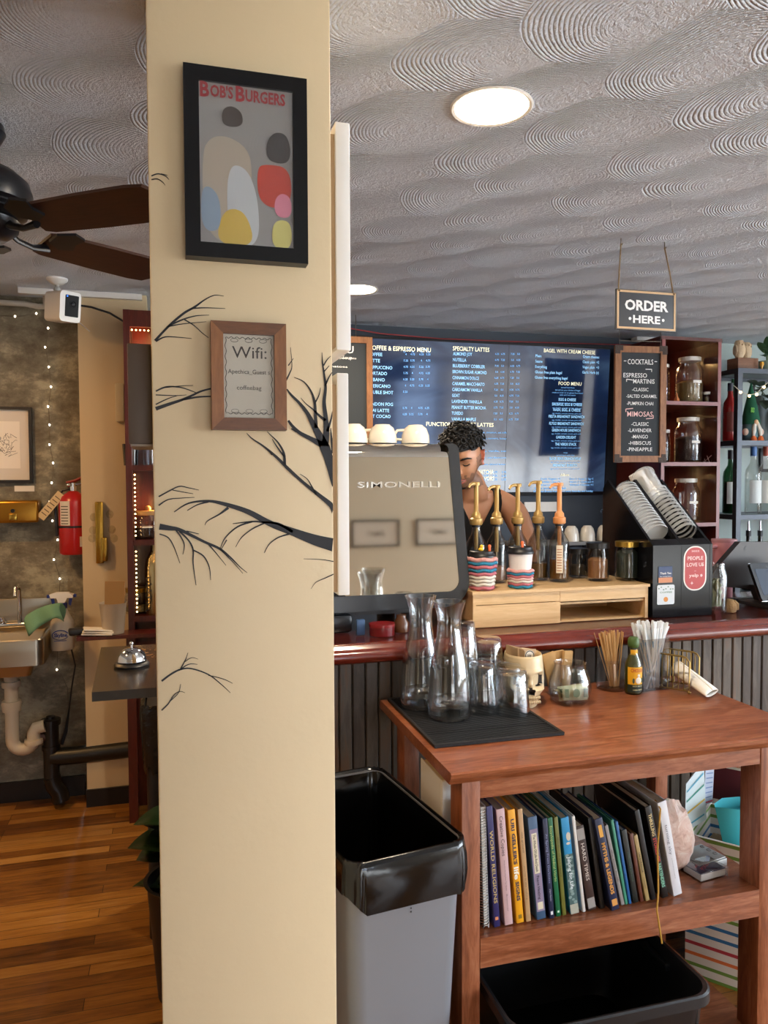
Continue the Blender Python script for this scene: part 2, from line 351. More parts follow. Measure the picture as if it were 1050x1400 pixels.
STROKES = [
 [(456,745,9),(430,738,7),(400,727,5),(370,716,4),(340,700,3.4),(310,690,2.6),(285,685,1.6),(258,688,1),(238,700,.5)],
 [(312,694,2),(300,703,1),(284,712,.6),(280,718,.3)],[(285,686,1.2),(270,690,.8),(256,698,.4)],[(400,727,2),(380,716,1.6),(360,714,1.2),(345,713,1),(318,716,.4)],
 [(345,713,1.2),(325,720,1),(308,735,.7),(301,750,.3)],[(362,715,1),(345,723,.8),(330,735,.6),(322,748,.3)],[(395,730,1.2),(380,735,.8),(368,744,.6),(361,756,.3)],[(310,738,.7),(303,750,.4)],
 [(458,700,5),(452,690,3.4),(436,677,2.6),(415,660,2),(395,642,2.2),(378,625,1.8),(360,610,1.2),(345,600,.8),(337,592,.3)],
 [(432,676,1.4),(426,665,.9),(420,655,.6),(410,648,.3)],[(389,636,2),(388,620,1.6),(380,605,1),(370,595,.6),(365,590,.3)],[(389,625,1.2),(378,610,.8),(372,600,.4)],[(372,622,1),(366,615,.5)],
 [(458,665,4),(450,630,6),(444,612,7),(436,595,5),(428,580,3.6),(420,565,2.6),(410,552,2),(398,540,1.5),(392,532,.8)],
 [(440,608,4.5),(425,600,3),(410,592,2.4),(400,583,2),(394,575,1.5)],[(405,590,1.4),(398,586,.8)],
 [(444,610,5),(446,590,4),(445,570,3),(443,550,2.4),(445,530,1.8),(443,512,1.3),(441,498,1),(440,482,.3)],[(432,585,2.6),(431,565,2),(430,550,1.8),(425,535,1.2),(415,522,.8),(402,516,.3)],
 [(445,575,2),(436,568,1.6),(428,560,1),(418,552,.6),(411,544,.3)],[(447,590,2),(452,575,1.2),(455,560,.5)],[(444,528,1.4),(450,515,.8),(455,508,.3)],[(442,500,1),(447,492,.6),(452,487,.3)],[(443,508,.8),(450,500,.4)],[(430,552,1.2),(436,540,.7),(438,530,.3)],[(455,620,2),(453,600,1.4),(452,585,.4)],
 [(391,520,1.2),(396,510,.8),(399,500,.5),(397,475,.3)],[(394,500,.8),(401,490,.3)],
 [(212,466,1.6),(222,455,1.3),(235,442,1.4),(252,428,1.4),(266,420,1.3),(280,410,.8),(293,404,.6),(306,405,.3)],[(262,422,1),(280,421,.7),(308,422,.3)],[(230,446,1),(250,437,1),(268,432,.7),(286,431,.3)],[(252,437,.9),(265,445,.7),(276,455,.5),(285,462,.4)],[(228,447,.9),(250,443,.6),(282,440,.3)],[(213,467,1),(225,461,.8),(240,461,.6),(262,463,.3)],
 [(213,559,2.4),(230,553,2),(248,547,1.6),(262,541,1.3),(275,535,1.2),(290,531,1)],[(248,547,1.2),(270,543,1.1),(290,542,.8)],[(213,535,.9),(228,529,1),(248,530,.8),(268,537,.5)],[(225,530,.7),(245,528,.5),(264,527,.3)],[(213,540,.7),(240,541,.5),(255,540,.3)],[(213,553,.8),(230,545,.6),(243,541,.3)],
 [(218,720,4),(232,722,3),(245,724,2.2),(262,732,1.9),(280,741,1.7),(300,750,1.6),(315,762,1),(328,775,.6),(338,783,.3)],[(245,726,1.2),(258,739,1),(264,752,1),(264,770,.8),(268,800,.4)],[(264,752,.9),(278,760,.9),(286,775,.7),(288,793,.3)],[(285,744,1),(297,758,.6),(309,773,.3)],[(240,724,1),(248,735,.8),(252,745,.6),(250,758,.3)],[(218,730,.8),(230,735,.8),(238,748,.6),(246,770,.3)],[(300,750,.8),(320,770,.5),(332,784,.3)],[(255,726,.8),(272,730,.4)],
 [(217,679,.9),(230,672,.8),(245,665,.8),(258,667,.6),(272,670,.3)],[(217,691,.9),(230,683,.7),(248,681,.5),(266,680,.3)],[(236,670,.6),(252,673,.5),(264,675,.3)],
 [(221,931,1.2),(233,922,1.2),(247,915,1.1),(262,914,.9),(285,922,.8),(302,935,.6),(315,947,.3)],[(285,923,.7),(305,928,.5),(318,934,.3)],[(247,914,.8),(253,903,.6),(257,892,.3)],[(245,916,.8),(258,908,.6),(270,908,.3)],[(252,905,.5),(262,899,.4),(271,901,.2)],
 [(221,971,.9),(230,962,.8),(238,950,.6),(246,945,.4),(253,947,.2)],[(233,958,.6),(244,947,.5),(247,935,.3)],
 [(458,768,.7),(440,765,.5),(415,764,.3)],[(458,784,.8),(445,790,.6),(432,796,.4),(425,805,.2)],
 [(207,241,.8),(216,238,.8),(226,241,.6),(231,246,.3)],[(207,246,.8),(215,245,.7),(222,249,.5),(226,254,.2)],[(220,238,.6),(229,240,.3)]]
for st in STROKES: brush(br, st)
br.build('painted_branches', mat('black_mural_paint', '17161a', .6), column, smooth=0)

# ------------------------------------------------------------------ light
w = bpy.data.worlds.new('sky'); scene.world = w; w.use_nodes = True
bg = w.node_tree.nodes['Background']; bg.inputs[0].default_value = (.80, .90, 1, 1); bg.inputs[1].default_value = 16
def area(name, loc, rot, sx, sy, e, col, portal=False, shape='RECTANGLE', spread=pi):
    l = bpy.data.lights.new(name, 'AREA'); l.shape = shape; l.size = sx; l.size_y = sy; l.energy = e; l.color = col; l.spread = spread
    if portal: l.cycles.is_portal = True
    o = bpy.data.objects.new(name, l); COL.objects.link(o); o.location = loc; o.rotation_euler = rot; return o
area('window_daylight_portal', ((WX0+WX1)/2, RY-.06, (WZ0+WZ1)/2), (radians(90), 0, 0), WX1-WX0, WZ1-WZ0, 1, (1, 1, 1), True)
area('side_window_daylight_portal', (RX+.05, (VY0+VY1)/2, (.4+2.42)/2), (radians(90), 0, radians(90)), VY1-VY0, 2.02, 1, (1, 1, 1), True)
area('added_door_portal', ((EX0+EX1)/2, RY-.06, EZ1/2), (radians(90), 0, 0), EX1-EX0, EZ1, 1, (1, 1, 1), True)  # daylight through the added door
sl = bpy.data.lights.new('sun', 'SUN'); sl.energy = 34; sl.color = (1, .95, .88); sl.angle = radians(2)
so = bpy.data.objects.new('sun', sl); COL.objects.link(so); so.rotation_euler = (radians(-38), radians(-25), 0)
def downlight(px, py, label, energy, col=(1, .82, .6), loc=None):
    p = loc or PZ(px, py, CEIL); t = thing('ceiling_downlight', label, 'ceiling light', (p[0], p[1], CEIL))
    MB().lathe([(.089, 0), (.099, -.001), (.100, -.003), (.096, -.006), (.089, -.004), (.089, 0)], 40).build('trim_ring', m_white, t)
    MB().lathe([(0, -.003), (.088, -.0035), (.089, 0)], 40).build('lamp_lens', mat('lit_lamp', 'fff3dc', .5, emit='ffe9c4', es=22), t)
    area('downlight_lamp', (p[0], p[1], CEIL-.03), (0, 0, 0), .16, .16, energy, col, shape='DISK')
    return t
downlight(672, 145, 'lit round ceiling light nearest the middle of the textured ceiling', 16)
downlight(488, 395, 'lit round ceiling light far back, half hidden by the white panel edge', 16)
WARM = (1, .55, .2)
for x, y, e in ((-1.2, 3.0, 17), (-1.0, 1.6, 5)):
    area('hall_lamp', (x, y, CEIL-.05), (0, 0, 0), .16, .16, e, WARM, shape='DISK')
vs = scene.view_settings; vs.view_transform = 'Standard'; vs.look = 'None'; vs.gamma = 1; vs.exposure = .15; vs.use_curve_mapping = False
cy = scene.cycles; cy.max_bounces = 10; cy.diffuse_bounces = 4; cy.glossy_bounces = 4; cy.transmission_bounces = 10; cy.transparent_max_bounces = 24
cy.caustics_reflective = False; cy.caustics_refractive = False; cy.sample_clamp_indirect = 6; cy.use_denoising = True
# ------------------------------------------------------------------ things on the column
def frame_on(o, x0, x1, z0, z1, bw, dep, mats, mitre=True):
    """picture frame as four mitred rails, local origin at its lower left back corner"""
    w, h = x1-x0, z1-z0
    for nm, pts in (('frame_rail', [(0, 0), (w, 0), (w-bw, bw), (bw, bw)]), ('frame_rail', [(0, h), (bw, h-bw), (w-bw, h-bw), (w, h)]),
                    ('frame_stile', [(0, 0), (bw, bw), (bw, h-bw), (0, h)]), ('frame_stile', [(w, 0), (w, h), (w-bw, h-bw), (w-bw, bw)])):
        MB().prism(pts, 0, dep, FACE).build(nm, mats[0] if nm == 'frame_rail' else mats[1], o, smooth=0)
def quad_on(px4, Y): return [PY(a, b, Y) for a, b in px4]

# comic poster
PO = PY(254, 349, 1.275); PT = PY(421, 110, 1.275); pw, ph = PT.x-PO.x-.002, PT.z-PO.z+.002
t = thing('comic_poster', 'black framed comic poster with a red title, upper of two frames on cream column', 'framed picture', (PO.x, CY0, PO.z))
frame_on(t, 0, pw, 0, ph, .0235, .026, (mat('gloss_black_frame', '08080a', .35, spec=.3),)*2)
cw, ch = pw-.044, ph-.044
def chaikin(p, n=3):
    for _ in range(n): p = [q for i in range(len(p)) for q in ((p[i][0]*.75+p[(i+1) % len(p)][0]*.25, p[i][1]*.75+p[(i+1) % len(p)][1]*.25), (p[i][0]*.25+p[(i+1) % len(p)][0]*.75, p[i][1]*.25+p[(i+1) % len(p)][1]*.75))]
    return p
def blob(mb, pts, y): pts = chaikin(pts); mb.prism([(x*cw+.022, z*ch+.022) for x, z in pts], y, y+.0002, FACE)
MB().box(.02, pw-.02, -.0205, -.002, .02, ph-.02).build('poster_print', mat('poster_grey', '9a9794', .5, var=.12, vscale=14), t, smooth=0)
def ell(cx, cz, a, b, n=20): return [(cx+a*cos(2*pi*k/n), cz+b*sin(2*pi*k/n)) for k in range(n)]
POST = [('b8aa98', [(.05, .02), (.03, .55), (.12, .66), (.3, .68), (.5, .62), (.56, .5), (.52, .02)]), ('c8412d', [(.62, .26), (.6, .5), (.7, .53), (.97, .52), (.97, .26)]),
        ('c9cdd0', [(.3, .0), (.28, .5), (.5, .5), (.62, .3), (.62, .0)]), ('d9b84e', [(.17, .0), (.22, .18), (.34, .24), (.5, .2), (.58, .0)]), ('d8cf77', [(.76, .0), (.76, .15), (.85, .19), (.97, .17), (.97, .0)]),
        ('8fa3b8', [(.02, .08), (.02, .34), (.12, .36), (.22, .28), (.22, .08)]), ('e388a0', [(.8, .2), (.78, .3), (.86, .36), (.97, .33), (.97, .2)]), ('3a3532', [(.72, .54), (.7, .66), (.8, .74), (.95, .72), (.97, .54)]), ('463c36', [(.25, .73), (.24, .83), (.34, .87), (.46, .83), (.46, .74)])]
for i, (c, pts) in enumerate(POST):
    mb = MB(); blob(mb, pts, .0206+.0002*i); mb.build('colour_patch', mat('poster_' + c, c, .5), t, smooth=0)
mb = MB()
mb.text('B', .024, T(.0255, -.0228, ph-.047) @ FACE, .0145, .03); mb.text("OB'S", .0185, T(.0415, -.0228, ph-.0455) @ FACE, .036, .03)
mb.text('B', .024, T(.0815, -.0228, ph-.048) @ FACE, .0145, .03); mb.text('URGERS', .0185, T(.097, -.0228, ph-.0465) @ FACE, .064, .03)
mb.build('title_lettering', mat('red_title', 'a51f24', .6), t, smooth=0)
MB().box(.021, pw-.021, -.0245, -.0240, .021, ph-.021).build('glazing', m_thin, t, smooth=0)

# wifi note
PO = PY(290, 587, 1.275); PT = PY(391, 443, 1.275); ww, wh = PT.x-PO.x, PT.z-PO.z
m_wal = wood('walnut_rail', [(.3, '4a2c18'), (.7, '6a4226')], .45, (3, 16, 16)); m_wal2 = wood('walnut_stile', [(.3, '6a4122'), (.7, '8a5a33')], .45, (16, 16, 3))
t = thing('wifi_sign', 'wood framed wifi note, lower and smaller of two frames on cream column', 'framed sign', (PO.x, CY0, PO.z))
frame_on(t, 0, ww, 0, wh, .0195, .026, (m_wal, m_wal2))
MB().box(.017, ww-.017, -.0185, -.002, .017, wh-.017).build('note_paper', mat('note_paper', 'd5cdbd', .7), t, smooth=0)
mb = MB(); y = -.0190
mb.text('Wifi:', .020, T(ww/2+.001, y, wh-.0575) @ FACE, .056, 0, 'C'); mb.text('Apechica_Guest s', .0075, T(ww/2, y, wh-.083) @ FACE, .068, 0, 'C'); mb.text('coffeebag', .0075, T(ww/2, y, wh-.109) @ FACE, .040, 0, 'C')
mb.build('note_lettering', mat('grey_print', '4c4a4a', .8), t, smooth=0)
mb = MB(); pts = []
bx0, bx1, bz0, bz1 = .0235, ww-.0235, .027, wh-.025
n = 40
for k in range(n): pts.append((bx0+(bx1-bx0)*k/n, y, bz0+.0015*sin(k*1.3)))
for k in range(n): pts.append((bx1+.0012*sin(k*1.1), y, bz0+(bz1-bz0)*k/n))
for k in range(n): pts.append((bx1-(bx1-bx0)*k/n, y, bz1+.0015*sin(k*1.3)))
for k in range(n): pts.append((bx0+.0012*sin(k*1.1), y, bz1-(bz1-bz0)*k/n))
mb.tube(pts, .0005, 4, closed=True)
for cx in (bx0+.014, ww/2, bx1-.014):
    for zz, sg in ((bz0, 1), (bz1, -1)): mb.tube([(cx+.006*cos(a*.5), y, zz+sg*.004+.003*sin(a*.5)) for a in range(14)], .0004, 4)
mb.build('scroll_border', mat('grey_print'), t, smooth=0)
MB().box(.018, ww-.018, -.0225, -.0220, .018, wh-.018).build('glazing', m_thin, t, smooth=0)

# two white panels on the column's right side, one box on its left
for lab, z0, z1, x1 in (('long white panel on right side of column, the upper of two', 1.81, 2.205, .311), ('short white panel on right side of column, the lower of two', 1.375, 1.770, .306)):
    t = thing('white_panel', lab, 'wall panel', (CX1+.002, 1.335, z0), group='white panels on the column')
    MB().box(.013, x1-CX1-.002, 0, .22, 0, z1-z0, bev=.002).build('panel_face', m_white, t)
    MB().box(0, .013, .006, .21, .006, z1-z0-.02).build('wood_batten', mat('batten_wood', 'a98c68', .6), t, smooth=0)
tp = PY(176, 607, 1.36)
t = thing('brown_box', 'flat dark brown box mounted on left side of cream column', 'wall box', (CX0-.0015, 1.36, tp.z))
w0 = CX0-.0015-tp.x
MB().box(-w0, 0, 0, .14, 0, .168, bev=.002).build('box_body', mat('brown_grey_cover', '57493b', .55), t)
MB().box(-w0+.003, 0, -.001, .14, -.004, 0).build('bottom_edge', mat('pale_edge', '8d8170', .5), t, smooth=0)

# ------------------------------------------------------------------ left side: ceiling fan
HUB = Vector((-.455, 2.165, 2.27))
m_fan = mat('fan_black', '17171a', .3, .3); m_blade = wood('fan_blade_wood', [(.3, '2a150d'), (.7, '3f2114')], .45, (3, 14, 14))
fan = thing('ceiling_fan', 'black ceiling fan with dark brown wooden blades, left of cream column', 'ceiling fan', (HUB.x, HUB.y, CEIL))
MB().lathe([(0, -.002), (.062, -.002), (.066, -.02), (.05, -.05), (.018, -.062), (0, -.062)], 36).build('ceiling_canopy', m_fan, fan)
MB().cyl(.013, -.14, -.055).build('down_rod', m_fan, fan)
MB().lathe([(0, -.105), (.04, -.107), (.09, -.118), (.118, -.142), (.126, -.17), (.122, -.196), (.112, -.204), (.116, -.210), (.108, -.216), (.112, -.222), (.096, -.232), (0, -.232)], 48).build('motor_housing', m_fan, fan)
MB().lathe([(0, -.226), (.085, -.228), (.095, -.24), (.09, -.262), (.06, -.285), (.02, -.295), (0, -.296)], 40).build('switch_housing', m_fan, fan)
tipA = PZ(205, 268, 2.24)-HUB; tipB = PZ(205, 362, 2.24)-HUB
aA = math.degrees(atan2(tipA.y, tipA.x))
bl_obj = ar_obj = None
for k in range(5):
    Mr = R('Z', aA+72*k)
    mb = MB(); prof = [(.165, .048), (.19, .058), (.35, .066), (.48, .068), (.525, .062), (.54, .04)]
    poly = [(x, w) for x, w in prof]+[(x, -w) for x, w in prof[::-1]]
    mb.prism(poly, -.004, .004, T(0, 0, -.255) @ R('X', -14))
    b = mb.build('blade', m_blade, fan, smooth=30) if not bl_obj else bl_obj.copy()
    if bl_obj: COL.objects.link(b); mb.bm.is_valid and mb
    bl_obj = bl_obj or b; b.rotation_euler = (0, 0, radians(aA+72*k))
    mb = MB(); mb.tube([(.07, 0, -.245), (.1, .004, -.265), (.14, 0, -.275), (.18, 0, -.268)], [.013, .011, .011, .016], 10, flat=.6)
    mb.prism([(.16, .02), (.2, .045), (.235, .03), (.225, 0), (.235, -.03), (.2, -.045), (.16, -.02)], -.268, -.261, R('X', -14))
    a = mb.build('blade_arm', m_fan, fan) if not ar_obj else ar_obj.copy()
    if ar_obj: COL.objects.link(a)
    ar_obj = ar_obj or a; a.rotation_euler = (0, 0, radians(aA+72*k))

# security camera
c0 = PZ(78, 381, CEIL)
t = thing('security_camera', 'white box security camera with black lens panel hanging from ceiling', 'camera', (c0.x, c0.y, CEIL), rz=10)
MB().lathe([(0, 0), (.045, 0), (.044, -.008), (.028, -.022), (.014, -.028), (0, -.028)], 32).build('ceiling_mount', m_white, t)
MB().cyl(.009, -.05, -.024, seg=16).sph((0, 0, -.05), .016).build('ball_joint', mat('grey_joint', 'a9a9a6', .4), t)
Mc = T(.02, -.01, -.125) @ R('Z', 22) @ R('X', 8)
mb = MB(); mb.rrect(.094, .13, .016, -.075, .075, Mc @ FACE); mb.build('camera_body', m_white, t)
MB().rrect(.060, .092, .004, .075, .0765, Mc @ T(.006, 0, .004) @ FACE).build('lens_panel', mat('lens_black', '08080b', .5, spec=.15), t)
MB().lathe([(.012, 0), (.014, .002), (.014, 0)], 24, Mc @ T(.01, -.0765, .012) @ FACE).sph((0, 0, 0), .009, (1, 1, .3), Mc @ T(.01, -.0765, .012) @ FACE).build('lens', mat('lens_glass', '1a1c22', .3, spec=.2), t)
MB().sph((0, 0, 0), .003, (1, 1, .4), Mc @ T(-.016, -.077, .044) @ FACE).build('status_light', mat('blue_light', '2a6cff', .4, emit='2a6cff', es=3), t)
MB().tube([(.06, .04, -.15), (.1, .1, -.17), (.17, .25, -.19), (.3, .34, -.20)], .0025, 6).build('cable', m_white, t)

# conduits
t = tag(MB().box(PY(30, 402, 4.0).x, -.12, PIL-.03, PIL-.003, 2.452, 2.479).build('cable_raceway', m_white, smooth=0), 'long white cable raceway running under the ceiling edge', 'cable cover')
mb = MB(); a = PY(0, 414, 4.06); b = PY(46, 420, 4.06); zz = 2.44
mb.tube([(-3, 4.075, zz+.01), (b.x-.04, 4.075, zz), (b.x+.02, 4.07, zz-.01), (b.x+.05, 4.06, zz-.01), (b.x+.058, 4.045, zz), (b.x+.058, 4.045, CEIL-.0)], .014, 10)
tag(mb.build('conduit_pipe', mat('grey_white_conduit', 'bdb8ae', .45)), 'pale conduit pipe bending up at the corner over concrete wall', 'pipe')
tag(MB().tube([PY(100, 416, 3.9), PY(125, 420, 3.9), PY(150, 428, 3.9), PY(170, 440, 3.88)], .005, 6).build('black_cable', m_black), 'black cable drooping across top of cream pilaster', 'cable')

# framed drawing and its card
YW = WL-.001
A = PY(45, 660, WL-.02); B = PY(41, 558, WL-.02)
t = thing('framed_drawing', 'black framed ink drawing with white mat, cut off at left edge of view', 'framed picture', (A.x-.42, WL-.001, A.z))
fw, fh = .42, B.z-A.z+.005
for x0, x1, z0, z1 in ((0, fw, 0, .014), (0, fw, fh-.014, fh), (0, .014, .014, fh-.014), (fw-.014, fw, .014, fh-.014)): MB().box(x0, x1, -.022, 0, z0, z1).build('frame_bar', m_navyblack, t, smooth=0)
MB().box(.012, fw-.012, -.008, -.002, .012, fh-.012).build('mat_board', mat('mat_board', 'd9d2c8', .8), t, smooth=0)
MB().box(.09, fw-.055, -.0095, -.0085, .07, fh-.07).build('drawing_paper', mat('drawing_paper', 'efe9df', .8), t, smooth=0)
mb = MB(); r2 = random.Random(3)
for k in range(46):
    x, z = .22+r2.random()*.12, .13+r2.random()*.09
    mb.tube([(x, -.0102, z), (x+r2.uniform(-.02, .02), -.0102, z+r2.uniform(-.02, .02)), (x+r2.uniform(-.03, .03), -.0102, z+r2.uniform(-.01, .03))], .0009, 4)
mb.build('ink_lines', mat('ink', '1b1a1c', .8), t, smooth=0)
A = PY(20, 672, WL); B = PY(47, 664, WL)
t = tag(MB().box(A.x, B.x, WL-.004, WL-.0005, A.z, B.z).build('title_card', m_paper, smooth=0), 'small white title card on concrete wall under the framed drawing', 'card')

# brass towel dispenser
A = PY(-30, 716, 4.0); B = PY(52, 684, 4.0)
t = thing('towel_dispenser', 'brass paper towel dispenser on concrete wall above the sink', 'towel dispenser', (A.x, WL-.0005, A.z))
dw, dh = B.x-A.x, B.z-A.z
MB().box(0, dw, -.1, 0, 0, dh, bev=.012, seg=3).build('cabinet', mat('warm_brass', 'a8782a', .3, .9), t)
mb = MB(); lx = PY(18, 704, 4.0).x-A.x
mb.cyl(.009, 0, .012, T(lx, -.1, dh*.55) @ FACE); mb.build('lock', m_black, t)
MB().box(lx-.018, lx+.018, -.108, -.1, .012, dh*.42, bev=.004).build('sight_plate', m_brass, t)

# fire extinguisher
c = PY(101, 700, 4.0); top = PY(96, 673, 4.0).z; bot = PY(98, 759, 4.0).z
t = thing('fire_extinguisher', 'red fire extinguisher with paper tag hanging on concrete wall', 'fire extinguisher', (c.x-.004, 4.025, bot))
hh = top-bot; r_ = .068
m_red = mat('extinguisher_red', 'b3161b', .3, coat=.3)
MB().lathe([(0, .004), (r_-.006, .004), (r_, .014), (r_, hh-.05), (r_*.85, hh-.02), (r_*.45, hh-.002), (.018, hh+.006), (0, hh+.006)], 40).build('cylinder', m_red, t)
MB().lathe([(r_+.001, hh*.44), (r_+.002, hh*.44), (r_+.002, hh*.47), (r_+.001, hh*.47)], 40).build('strap', m_black, t)
mb = MB(); mb.cyl(.017, hh+.004, hh+.03).cyl(.012, hh+.03, hh+.045); mb.sph((-.02, -.008, hh+.035), .011); mb.build('valve', m_chrome, t)
MB().tube([(-.03, 0, hh+.045), (.01, 0, hh+.055), (.05, 0, hh+.075), (.085, 0, hh+.08)], .007, 8, flat=1.3).build('lever', mat('lever_red', '8c1a1c', .35), t)
MB().tube([(-.01, 0, hh+.035), (.04, 0, hh+.04), (.085, 0, hh+.045)], .006, 8).build('carry_handle', m_chrome, t)
MB().tube([(.0, 0, hh+.02), (-.05, -.01, hh+.01), (-.082, 0, hh-.06), (-.078, 0, hh*.45), (-.078, 0, hh*.3)], .008, 8).build('hose', m_black, t)
Mt = T(-.05, -.03, hh-.005) @ R('Z', -8) @ R('Y', 40)
MB().box(-.02, .02, -.001, .001, -.155, 0, Mt).build('inspection_tag', mat('tag_paper', 'd8c39a', .8), t, smooth=0)
mb = MB()
for k in range(6): mb.box(-.014, .014, -.0016, -.001, -.03-.02*k, -.026-.02*k, Mt)
mb.build('tag_print', mat('tag_print', '5a4a3a', .8), t, smooth=0)
def wrap(mb, r, a0, a1, z0, z1, n=8): mb.grid(2, n, lambda i, j: (r*cos(radians(a0+(a1-a0)*j/(n-1))), r*sin(radians(a0+(a1-a0)*j/(n-1))), (z0, z1)[i]))
mb = MB(); wrap(mb, r_+.0008, 215, 262, hh*.48, hh*.86); mb.build('instruction_label', mat('label_white', 'd9d4cc', .6), t); mb = MB(); wrap(mb, r_+.0008, 298, 330, hh*.14, hh*.3); mb.build('small_label', mat('label_white'), t)
mb = MB()
for k in range(7): wrap(mb, r_+.0013, 222, 255, hh*(.5+.045*k), hh*(.515+.045*k), 5)
mb.build('label_print', mat('label_print', '55504c', .7), t)

# string of lights over the wall
pts = [(-12, 430), (21, 433), (50, 429), (66, 449), (62, 475), (67, 502), (70, 529), (66, 556), (68, 581), (68, 608), (73, 633), (71, 660), (68, 686), (72, 712), (79, 738), (74, 765), (82, 791), (80, 850), (78, 915)]
P = [PY(a, b, 4.088) for a, b in pts]
t = thing('string_lights', 'thin wire of small white fairy lights running down the concrete wall', 'string lights', P[-1])
o0 = P[-1]; mb = MB(); mb.tube([p-o0 for p in P]+[PY(85, 925, 4.088)-o0, PY(92, 940, 4.088)-o0, PY(94, 975, 4.088)-o0, PY(90, 1000, 4.088)-o0], .0012, 5); mb.build('lead_wire', m_wire, t)
b0 = None
for i, p in enumerate(P[1:]):
    if i == 16: continue
    if b0 is None: b0 = b = MB().sph((0, 0, 0), .0042, (1, 1, 1.2), seg=10, rings=6).build('bulb', m_ledw, t)
    else: b = b0.copy(); COL.objects.link(b)
    b.location = p-o0+Vector((0, -.008, 0))

# hand sink
sz = 0.872; sx = PY(59, 880, 3.74).x
m_sink = mat('sink_steel', 'b3a995', .3, 1)
t = thing('hand_sink', 'stainless steel wall hand sink, left of the spray bottle', 'sink', (sx-.44, WL-.001, sz-.12))
mb = MB(); W = .44
def bowl(i, j, W=W):
    # i: profile ring from outer skirt over rim down to bowl floor ; j around
    prof = [(1, 1, 0), (1, 1, .06), (1, 1, .115), (.985, .985, .12), (.93, .93, .118), (.86, .84, .09), (.8, .78, .0), (.7, .66, -.06), (.1, .1, -.07)]
    a, b, z = prof[i]; q = rrect(W*a, .36*b, .03*min(a, b)+.002, 5)[j]; return (q[0]+W/2, q[1]-.19, z)
mb.grid(9, 24, bowl, closev=True, capu=True); mb.build('basin', m_sink, t, smooth=30)
MB().box(0, W, -.03, 0, .1, .26, bev=.004).build('backsplash', m_sink, t)
fx = PY(22, 850, 3.95).x-(sx-.44)
MB().box(fx-.1, fx+.1, -.085, -.03, .128, .15, bev=.008).build('faucet_base', m_chrome, t)
MB().tube([(fx, -.055, .145), (fx, -.055, .30), (fx, -.065, .325), (fx, -.10, .335), (fx, -.15, .325), (fx, -.16, .29)], .0105, 12).build('faucet_spout', m_chrome, t)
for sg in (-1, 1):
    mb = MB(); mb.lathe([(0, 0), (.022, 0), (.026, .014), (.018, .03), (0, .034)], 20, T(fx+sg*.085, -.058, .145)); mb.tube([(fx+sg*.085, -.058, .172), (fx+sg*.085, -.11, .18)], .006, 8); mb.build('tap_handle', m_chrome, t)
# drain
m_pvc = mat('white_pvc', 'cdbfa6', .4); m_abs = mat('black_drain', '15130f', .35)
dx = PY(15, 930, 3.92).x; Z = lambda y: PY(15, y, 3.92).z
t = thing('sink_drain', 'white plastic drain pipe with curved trap under the sink', 'drain pipe', (dx, 3.92, Z(1035)))
z0 = Z(1035); x2 = PY(46, 1010, 3.92).x-dx
u = [(0, 0, Z(905)-z0), (0, 0, Z(1012)-z0)]+[(x2/2-x2/2*cos(a), 0, Z(1012)-z0-x2/2*1.05*sin(a)) for a in [pi*k/10 for k in range(1, 10)]]+[(x2, 0, Z(1012)-z0), (x2, .0, Z(1005)-z0), (x2+.012, 0, Z(998)-z0), (x2+.05, 0, Z(996)-z0)]
MB().tube(u, .030, 18).build('trap_pipe', m_pvc, t)
for yy, rr in ((915, .038), (935, .040), (962, .042), (968, .040)): MB().lathe([(0, -.014), (rr, -.014), (rr+.002, 0), (rr, .014), (0, .014)], 24, T(0, 0, Z(yy)-z0)).build('coupling', m_pvc, t)
MB().lathe([(0, -.012), (.04, -.012), (.042, 0), (.04, .012), (0, .012)], 20, T(x2, 0, Z(1016)-z0)).build('slip_nut', m_pvc, t)
bx = PY(70, 1020, 3.95).x; ZB = lambda y: PY(70, y, 3.95).z
t = thing('black_drain_pipe', 'black drain pipe with capped cleanout, along base of wall beside white trap', 'drain pipe', (bx, 3.95, 0))
MB().cyl(.036, ZB(1062), ZB(985), seg=24).cyl(.042, ZB(1024), ZB(1019)).build('stack', m_abs, t)
MB().lathe([(0, ZB(990)), (.046, ZB(990)), (.046, ZB(983)), (.02, ZB(982)), (.02, ZB(979)), (0, ZB(979))], 24).build('cleanout_cap', m_abs, t)
MB().tube([(-.10, -.02, ZB(1006)), (-.05, 0, ZB(1004)), (0, 0, ZB(1008))], .030, 16).build('inlet', mat('rust_band', '4b2b20', .5), t)
MB().tube([(0, 0, ZB(1035)), (.1, -.005, ZB(1035)), (.8, -.02, ZB(1029))], .042, 18).build('horizontal_run', m_abs, t)
MB().tube([(0, 0, ZB(1062)), (.01, -.0, ZB(1075)), (.03, 0, ZB(1082)), (.04, .0, ZB(1096))], .04, 14).build('bend', m_abs, t)
tag(MB().tube([PY(97, 885, 4.06), PY(103, 910, 4.06), PY(98, 940, 4.05), PY(95, 965, 4.06), PY(90, 1000, 4.06), PY(84, 1018, 4.04)], [.004, .004, .004, .004, .009, .009], 8).build('cord', m_black), 'dark cord hanging on wall below the spray bottle', 'cord')

